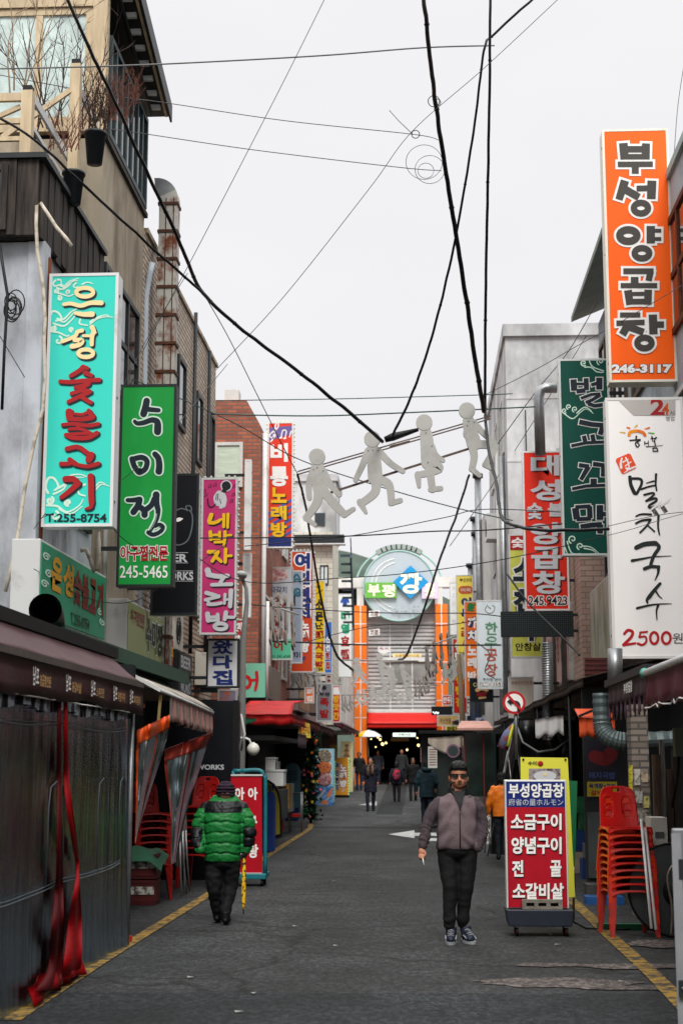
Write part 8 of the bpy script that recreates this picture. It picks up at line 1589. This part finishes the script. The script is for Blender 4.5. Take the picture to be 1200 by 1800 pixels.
passer('person in dark coat and knit hat standing turned aside near the karaoke stand', 631, 1323, 1389, 66, 1, C_('black_coat', (24, 24, 27)), C_('blue_jeans', (40, 52, 76)), None, .78, .05, hat=C_('black_knit', (18, 18, 20)), arms=(.6, .6))
def face_only(o, L, s): pass
passer('person in dark jacket standing inside the dark market mouth', 706, 1318, 1378, 74, 1, C_('charcoal_jacket', (44, 46, 46)), C_('black_slacks', (24, 24, 28)), None, .78, .05, hgt=1.75)
passer('stallkeeper in a grey coat half hidden in the dark market mouth on the left', 664, 1320, 1380, 75.2, 1, C_('slate_coat', (50, 54, 64)), C_('black_slacks', (24, 24, 28)), None, .7, .0, hgt=1.68)
passer('person in orange padded jacket standing behind the red menu stand', 884, 1362, 1512, 24.6, -1, M('orange_down', (222, 116, 26), .5, .2, 5, bump=.4, bscale=20), C_('navy_slacks', (26, 30, 40)), None, .8, .05, hat=C_('black_knit', (18, 18, 20)))
# ---------------------------------------------------------------- walking figure cut-outs on cables
wm = M('cutout_grey', (176, 175, 170), .45, scale=1.5, col2=(146, 143, 137), lo=.3, hi=.5); wedge = M('cutout_edge', (120, 104, 92), .6)
POSE = [([(170, 330, 45)], [(72, 84, [172, 392, 178, 450, 192, 520]), (40, 28, [152, 402, 126, 480, 128, 560]), (40, 28, [205, 410, 240, 480, 292, 542]), (54, 38, [182, 520, 165, 595, 112, 668]), (30, 24, [108, 668, 160, 708]), (54, 40, [205, 520, 262, 590, 318, 650]), (32, 24, [318, 655, 370, 622])], (200, 500)),
        ([(462, 235, 45)], [(72, 82, [465, 298, 472, 360, 478, 450]), (40, 28, [440, 300, 408, 380, 370, 462]), (40, 28, [495, 300, 560, 370, 628, 416]), (54, 40, [478, 455, 476, 530, 402, 592]), (38, 20, [395, 585, 426, 642]), (52, 38, [490, 460, 552, 490, 565, 588]), (32, 28, [562, 592, 614, 578])], (478, 440)),
        ([(737, 147, 45)], [(66, 82, [745, 206, 752, 270, 758, 370]), (34, 24, [778, 280, 800, 330, 838, 360]), (46, 38, [755, 370, 768, 440, 778, 520]), (30, 28, [768, 520, 824, 515]), (44, 36, [782, 360, 818, 408, 700, 440]), (38, 22, [700, 438, 706, 502])], (750, 360)),
        ([(962, 85, 45)], [(66, 80, [970, 145, 980, 200, 998, 270]), (34, 28, [1000, 152, 1050, 212, 1112, 272]), (28, 22, [962, 170, 952, 220, 978, 245]), (48, 42, [1000, 275, 1060, 276, 1108, 292]), (42, 34, [1108, 290, 1088, 340, 1060, 385]), (30, 24, [1055, 388, 1100, 412]), (46, 36, [985, 275, 998, 340, 985, 410]), (30, 26, [985, 412, 1025, 448])], (985, 270))]
WK = px1(24) / 3.0
def walker(i, label, group, loc):
    heads, st, org = POSE[i]; m = MB(); t = .05
    def ext(v, f, k):
        n = len(v); y0, y1 = -t / 2 - .0006 * k, t / 2 + .0006 * k; P = [Vector(((a - org[0]) * WK, y0, -(b - org[1]) * WK)) for a, b in v] + [Vector(((a - org[0]) * WK, y1, -(b - org[1]) * WK)) for a, b in v]
        m.add(P, [tuple(reversed(q)) for q in f] + [tuple(n + a for a in q) for q in f], wm); cnt = {}
        for q in f:
            for a, b in zip(q, q[1:] + q[:1]): cnt[(a, b)] = 1
        m.add(P, [(a, b, n + b, n + a) for (a, b) in cnt if (b, a) not in cnt], wedge)
    for k, (w0, w1, c) in enumerate(st): v, f = ribbon(smooth_pts(list(zip(c[0::2], c[1::2]))), w0, w1); ext(v, [tuple(q) for q in f], k)
    for k, (cx, cy, r) in enumerate(heads): v = [(cx + r * math.cos(q), cy + r * math.sin(q)) for q in [2 * math.pi * j / 28 for j in range(28)]]; ext(v, [tuple(range(28))], 9)
    for (w0, w1, c) in st[:3]: m.ball(((c[0] - org[0]) * WK, -t / 2 - .006, -(c[1] - org[1]) * WK), .009, dkmetal, 6, 4)
    o = m.build('walker_cutout', None, 0, (0, 0, 0)); o.location = loc; return tag(o, label, 'cut-out figure', group)
WG = 'large walking cut-out figures'; big = []
for i, lab in enumerate(('large grey walking cut-out with long stride, lowest on the left of the rail', 'large grey cut-out striding with both arms swung, second on the rail', 'large grey cut-out with one leg bent behind, third on the rail', 'large grey cut-out with raised knee, highest on the right of the rail')):
    org = POSE[i][2]; big.append(walker(i, lab, WG, at(500 + org[0] / 3, 690 + org[1] / 3, 24)))
o = thing('hanging_rail', 'slanting brown double rail carrying the four large cut-out figures', 'rail', at(690, 780, 24.05)); m = MB(); rb = M('rail_brown', (92, 74, 66), .6, .2, 5)
m.bar(at(523, 829, 24.06), at(862, 731, 24.06), .02, .02, rb); m.bar(at(523, 834, 24.06), at(862, 736, 24.06), .02, .02, rb); m.build('upper_bar', o); m = MB(); m.bar(at(580, 866, 24.06), at(826, 788, 24.06), .03, .035, rb); m.build('lower_bar', o)
m = MB(); m.obox(at(702, 778, 24.1), at(720, 773, 24.1) - at(702, 778, 24.1), (0, .05, 0), (0, 0, .02), white_p); m.build('light_housing', o)
m = MB(); m.tube([at(676, 773, 24.1), at(690, 768, 24.1), at(735, 755, 24.1)], [.05, .07, .03], black, 8); m.build('cable_bundle', o)
FG = 'small walking cut-out figures over the far street'; n = [0]
def small(i, px, py, hpx, d, rz, label):
    base_h = 140.0; s = hpx * px1(d) / (base_h * px1(24)); c = big[i].copy(); COL.objects.link(c); c.location = at(px, py, d); c.rotation_euler = (0, 0, rz); c.scale = (s, s, s); c['label'] = label; c['group'] = FG
S_ = [(0, 478, 1092, 84, 30, 1.5, 'grey cut-out turned edge-on in front of the seafood sign, %s'), (1, 490, 1090, 84, 30.6, 1.5, ''), (2, 502, 1098, 84, 31.2, 1.5, ''), (3, 514, 1105, 86, 31.8, 1.48, ''),
      (0, 519, 1190, 48, 37, .9, ''), (1, 532, 1192, 48, 37.4, .9, ''), (2, 544, 1196, 46, 37.8, .9, ''), (3, 556, 1200, 46, 38.2, .9, ''),
      (0, 630, 1182, 52, 40, .1, ''), (3, 670, 1180, 56, 40, .1, ''), (2, 690, 1195, 38, 41, .1, ''), (3, 709, 1192, 46, 41, .1, ''),
      (0, 751, 1165, 62, 38, 1.3, ''), (1, 763, 1160, 60, 38.5, 1.3, ''), (2, 775, 1150, 62, 39, 1.3, ''), (3, 788, 1145, 64, 39.5, 1.3, ''),
      (0, 784, 1185, 38, 44, .3, ''), (1, 798, 1182, 42, 44, .3, ''), (2, 812, 1175, 44, 44, .5, ''), (3, 827, 1172, 44, 44, .5, ''),
      (0, 656, 1222, 32, 52, .2, ''), (1, 674, 1222, 32, 52, .2, ''), (2, 688, 1218, 30, 52, .2, ''), (3, 716, 1216, 30, 53, .2, ''), (0, 678, 1210, 30, 50, .2, ''), (1, 688, 1212, 28, 50, .1, ''),
      (1, 630, 1230, 30, 56, .3, ''), (2, 640, 1228, 28, 56, .3, ''), (0, 608, 1238, 28, 58, 1.2, ''), (1, 616, 1238, 28, 58, 1.2, ''), (2, 602, 1238, 28, 58, 1.2, ''), (0, 700, 1226, 22, 60, .1, ''), (1, 708, 1228, 22, 60, .1, ''), (3, 721, 1228, 22, 60, .1, ''), (2, 714, 1226, 22, 60, .1, ''),
      (0, 738, 1210, 34, 55, 1.2, ''), (1, 745, 1207, 34, 55, 1.2, ''), (2, 730, 1212, 32, 55, 1.2, ''), (3, 751, 1204, 34, 55, 1.2, ''), (1, 655, 1218, 26, 62, .1, ''), (0, 666, 1226, 24, 62, .1, '')]
PL = ['edge-on grey cut-outs in front of the pale seafood sign', 'grey cut-outs below the orange inn sign', 'grey cut-outs in front of the left orange pillar and louvres', 'tall edge-on cut-outs in front of the right orange pillar', 'white cut-outs beside the wooden utility pole']
ORD = ['leftmost', 'second from left', 'third from left', 'rightmost']
for j, (i, px, py, h, d, rz, _) in enumerate(S_):
    if j < 20: lab = '%s of four %s' % (ORD[j % 4], PL[j // 4])
    else: lab = 'tiny grey walking cut-out hanging with many others over the far end of the street'
    small(i, px, py, h, d, rz, lab)
for k, (a, b, d) in enumerate((((470, 1062), (525, 1080), 30.9), ((508, 1180), (565, 1188), 37.6), ((598, 1160), (735, 1162), 40.3), ((742, 1140), (800, 1118), 38.8), ((776, 1170), (842, 1158), 44.1), ((600, 1222), (700, 1218), 55), ((640, 1214), (770, 1204), 52.6))):
    m = MB(); m.tube([at(*a, d), at(*b, d)], .02, M('wire_rail', (150, 150, 148), .5), 6); single('wire_rail', m, 'thin rail carrying %s' % (PL[k] if k < 5 else ('the tiny cut-outs left of the louvred gate front' if k == 5 else 'the tiny cut-outs in front of the louvred gate front')), 'rail')
# ---------------------------------------------------------------- overhead cables
CG = 'overhead cables'; cabk = M('cable_black', (14, 15, 17), .5, .1, 6); cabg = M('cable_green', (20, 62, 54), .5); cabl = M('cable_grey', (104, 104, 104), .5); cabw = M('thin_wire', (70, 70, 72), .5)
def cable(label, pts, d0, d1, wpx, mt=cabk, wob=0, ties=0, seed=0):
    P = smooth_pts([tuple(map(float, p)) for p in pts], 10); N = len(P); L_ = []
    for i, (a, b) in enumerate(P):
        t = i / (N - 1); d = d0 + (d1 - d0) * t; q = at(a, b, d)
        if wob: q = q + Vector(noise.noise_vector(Vector((i * .45, seed, 1)))) * wob
        L_.append(q)
    m = MB(); m.tube(L_, [wpx / 2 * px1(d0 + (d1 - d0) * i / (N - 1)) for i in range(N)], mt, 6)
    if wob:
        L2 = [q + Vector(noise.noise_vector(Vector((i * .4, seed + 7, 3)))) * wob * 1.6 for i, q in enumerate(L_)]; m.tube(L2, [wpx / 4.5 * px1(d0 + (d1 - d0) * i / (N - 1)) for i in range(N)], mt, 5)
        for i in range(2, N - 1, 3):
            if (i * 7 + int(seed * 3)) % 4 == 0: m.ball(L_[i], wpx * .62 * px1(d0 + (d1 - d0) * i / (N - 1)), mt, 6, 4)
    single('overhead_cable', m, label, 'cable', CG)
cable('thick black cable falling from the top left past the bare shrubs to the figure rail', [(112, -20), (150, 70), (205, 185), (262, 310), (318, 430), (352, 508), (420, 575), (520, 650), (610, 722), (672, 776)], 13, 24, 7, wob=.012, seed=1)
cable('black cable sagging from the terrace railing down to meet the thick one', [(-10, 200), (60, 245), (130, 308), (250, 420), (340, 500), (372, 530)], 13, 17.5, 5.5, wob=.01, seed=2)
cable('thick twisted black cable dropping from the top centre to the right end of the rail', [(744, -10), (757, 110), (772, 230), (796, 380), (818, 520), (836, 640), (850, 722)], 15, 24.5, 9, wob=.014, seed=3)
cable('straight black cable hanging from the top beside the thick twisted one', [(861, -10), (860, 140), (857, 320), (853, 520), (852, 720)], 15, 24.6, 6, wob=.006, seed=4)
cable('black cable slanting from the top right through the sky to the figure rail', [(940, -6), (868, 60), (850, 90), (832, 230), (800, 420), (762, 580), (725, 690), (690, 764)], 15, 24, 5, wob=.008, seed=5)
cable('thick black cable curving from the rail end across the dark green sign', [(852, 722), (858, 790), (872, 850), (880, 905), (900, 922), (960, 932), (1068, 930)], 24.5, 17.2, 6, wob=.01, seed=6)
cable('black cable slanting down from the big cut-outs towards the gate', [(824, 835), (800, 910), (772, 985), (745, 1070), (716, 1148), (700, 1160)], 24, 55, 4.2, wob=.01, seed=7)
cable('black cable hanging from the left rail end past the orange inn sign', [(523, 834), (535, 880), (545, 940), (556, 1010), (568, 1070), (580, 1120), (594, 1155), (620, 1178)], 24, 40, 4.4, wob=.01, seed=8)
cable('dark green cable crossing level above the figure rail, lower of two', [(372, 728), (550, 731), (700, 726), (940, 715)], 26, 27, 2.6, cabg)
cable('thin green cable crossing level above the figure rail, upper of two', [(380, 704), (600, 701), (850, 694), (900, 692)], 26, 27, 1.8, cabg)
cable('green cable running from the grey corner wall across the turquoise and green signs', [(20, 520), (80, 552), (160, 616), (220, 660), (320, 702), (420, 748), (520, 805), (650, 850), (790, 890), (900, 915)], 14.6, 30, 2, cabg)
cable('pale grey cable crossing the sky from the shrubs to the straight black cable', [(-10, 121), (130, 118), (300, 112), (560, 98), (740, 84), (868, 80)], 14, 18, 3, cabl)
cable('thin grey wire crossing the upper sky below the pale grey cable', [(-10, 130), (180, 165), (300, 182), (500, 212), (725, 236), (770, 246)], 16, 22, 1.6, cabw)
cable('thin grey wire from the eave to the loose wire coil', [(190, 226), (260, 236), (450, 264), (700, 294), (775, 300)], 18, 22, 1.6, cabw)
cable('very thin wire slanting up from the rusty duct to the top of the picture', [(250, 620), (340, 450), (420, 296), (500, 140), (572, -5)], 17, 13, 1.3, cabw)
cable('very thin wire rising from the karaoke sign through the sky to the top right', [(380, 650), (500, 520), (650, 330), (725, 230), (850, 120), (985, -6)], 24, 13, 1.3, cabw)
cable('thin black wire from the thick cable junction down to the rail end', [(352, 506), (400, 590), (450, 690), (500, 790), (523, 833)], 17, 24, 1.6)
cable('thin wire crossing the sky right of the straight black cable', [(850, 695), (940, 650), (1010, 610), (1100, 560), (1200, 500)], 27, 16, 1.5, cabw)
cable('thin wire from the white concrete building rising to the dark green sign', [(860, 800), (940, 690), (1000, 615), (1060, 510)], 33, 24, 1.6, cabw)
cable('thin wire from the far right roofs rising beside the other thin wire', [(790, 960), (860, 860), (950, 720), (1030, 590)], 45, 25, 1.3, cabw)
cable('black cable crossing level below the big cut-outs, lower of two', [(180, 938), (300, 945), (480, 945), (620, 942), (760, 934), (880, 930), (1200, 900)], 20, 24, 2.4)
cable('thin black cable rising gently below the big cut-outs, upper of two', [(430, 960), (560, 948), (640, 938), (780, 910), (860, 895), (1068, 905)], 24, 26, 1.6)
cable('thin cable crossing the red and blue karaoke sign and the round gate sign', [(300, 940), (420, 1020), (600, 1016), (740, 1005), (900, 980), (1070, 940), (1200, 900)], 23, 18, 1.6)
cable('thin cable crossing in front of the gate louvres, upper of three', [(400, 1060), (560, 1072), (700, 1078), (820, 1078), (885, 1084)], 30, 32, 1.8)
cable('black cable crossing in front of the gate louvres, middle of three', [(395, 1125), (500, 1128), (620, 1133), (740, 1134), (880, 1134)], 32, 35, 2.8)
cable('thin cable crossing in front of the gate louvres, lowest of three', [(470, 1148), (600, 1112), (680, 1098), (770, 1100), (840, 1090)], 34, 40, 1.5)
cable('thin black wire slanting across the turquoise sign towards the green one', [(0, 590), (60, 690), (120, 790), (160, 860), (202, 932), (235, 960)], 14.4, 17.6, 1.5)
cable('thin black wire crossing up from the turquoise sign foot to the tan brick wall', [(60, 930), (130, 830), (205, 700), (262, 590), (330, 480)], 14.5, 20, 1.3)
cable('thin black wire rising across the green sign to the brick parapet', [(75, 910), (205, 850), (290, 770), (350, 700), (400, 640)], 14.5, 24, 1.3)
cable('thick black cable slanting across the display board down to the olive sign', [(890, 1008), (930, 1062), (980, 1112), (1018, 1152)], 27, 24, 3.6, wob=.004, seed=9)
cable('dark cable drooping between the pale blue-grey sign and the awning roof', [(838, 1130), (860, 1150), (852, 1180), (868, 1192)], 35, 33, 2)
cable('thin wire crossing the white noodle sign, upper of two', [(1068, 925), (1110, 915), (1160, 905), (1200, 900)], 17.1, 16.6, 1.2)
cable('thin wire crossing the white noodle sign, lower of two', [(1068, 941), (1110, 930), (1160, 914), (1200, 903)], 17.1, 16.6, 1.2, cabl)
cable('thin wire hanging at the top right beyond the orange sign', [(1200, 120), (1190, 190), (1184, 270)], 19, 20, 1.2, cabw)
cable('black cable crossing in front of the pale green facade sign to the pink sign', [(60, 1000), (150, 1050), (230, 1058), (300, 1020), (400, 955)], 14, 22.5, 1.6)
m = MB()
for i, (cx_, cy_, r) in enumerate(((745, 285, 32), (755, 298, 26), (748, 300, 14))): m.tube([at(cx_ + r * math.cos(t), cy_ + r * .95 * math.sin(t), 20 + .1 * math.sin(3 * t + i)) for t in [2 * math.pi * k_ / 30 for k_ in range(31)]], .0045, cabw, 5)
single('wire_coil', m, 'loose coil of thin wire hanging beside the thick twisted cable', 'wire coil')
m = MB()
for i, (cx_, cy_, r) in enumerate(((730, 236, 7), (762, 178, 10), (768, 180, 6))): m.tube([at(cx_ + r * math.cos(t), cy_ + r * math.sin(t), 18 + .05 * math.sin(3 * t)) for t in [2 * math.pi * k_ / 16 for k_ in range(17)]], .006, cabk, 5)
m.tube([at(684, 194, 18), at(700, 212, 18), at(725, 236, 18)], .005, cabw, 5); single('wire_knot', m, 'small knots of loose wire above the wire coil', 'wire coil')
m = MB(); random.seed(12)
for i in range(7): 
    cx_, cy_, r = 32 + random.uniform(-6, 6), 540 + random.uniform(-10, 10), random.uniform(10, 24); m.tube([at(cx_ - 8 + r * .7 * math.cos(t), cy_ + r * math.sin(t), 14.5 + .02 * i) for t in [2 * math.pi * k_ / 20 for k_ in range(21)]], .007, cabk, 5)
m.tube([at(0, 430, 14.55), at(6, 470, 14.5), at(14, 520, 14.5), at(8, 620, 14.5), at(4, 720, 14.5)], .016, cabk, 6); single('cable_coil', m, 'tangled black cable coil on the grey plaster wall at the left edge', 'cable coil')
# security lamp arms by the white noodle sign
for i, (a, b) in enumerate((((1200, 850), (1168, 885)), ((1180, 905), (1152, 890)))):
    o = thing('spot_lamp', 'small white spot lamp in front of the noodle sign, %s of two' % ('upper' if i == 0 else 'lower'), 'lamp', at(*b, 16.4)); m = MB(); m.obox(at(*b, 16.4), at(b[0] + 9, b[1] - 6, 16.4) - at(*b, 16.4), (0, .05, 0), (.012, 0, .022), white_p); m.build('head', o); m = MB(); m.bar(at(b[0] - 6, b[1] + 4, 16.4), at(b[0] + 2, b[1] + 16, 16.4), .04, .04, M('slotted_bracket', (150, 146, 136), .5, col2=(60, 60, 60), scale=14, lo=.45, hi=.5)); m.build('bracket', o)
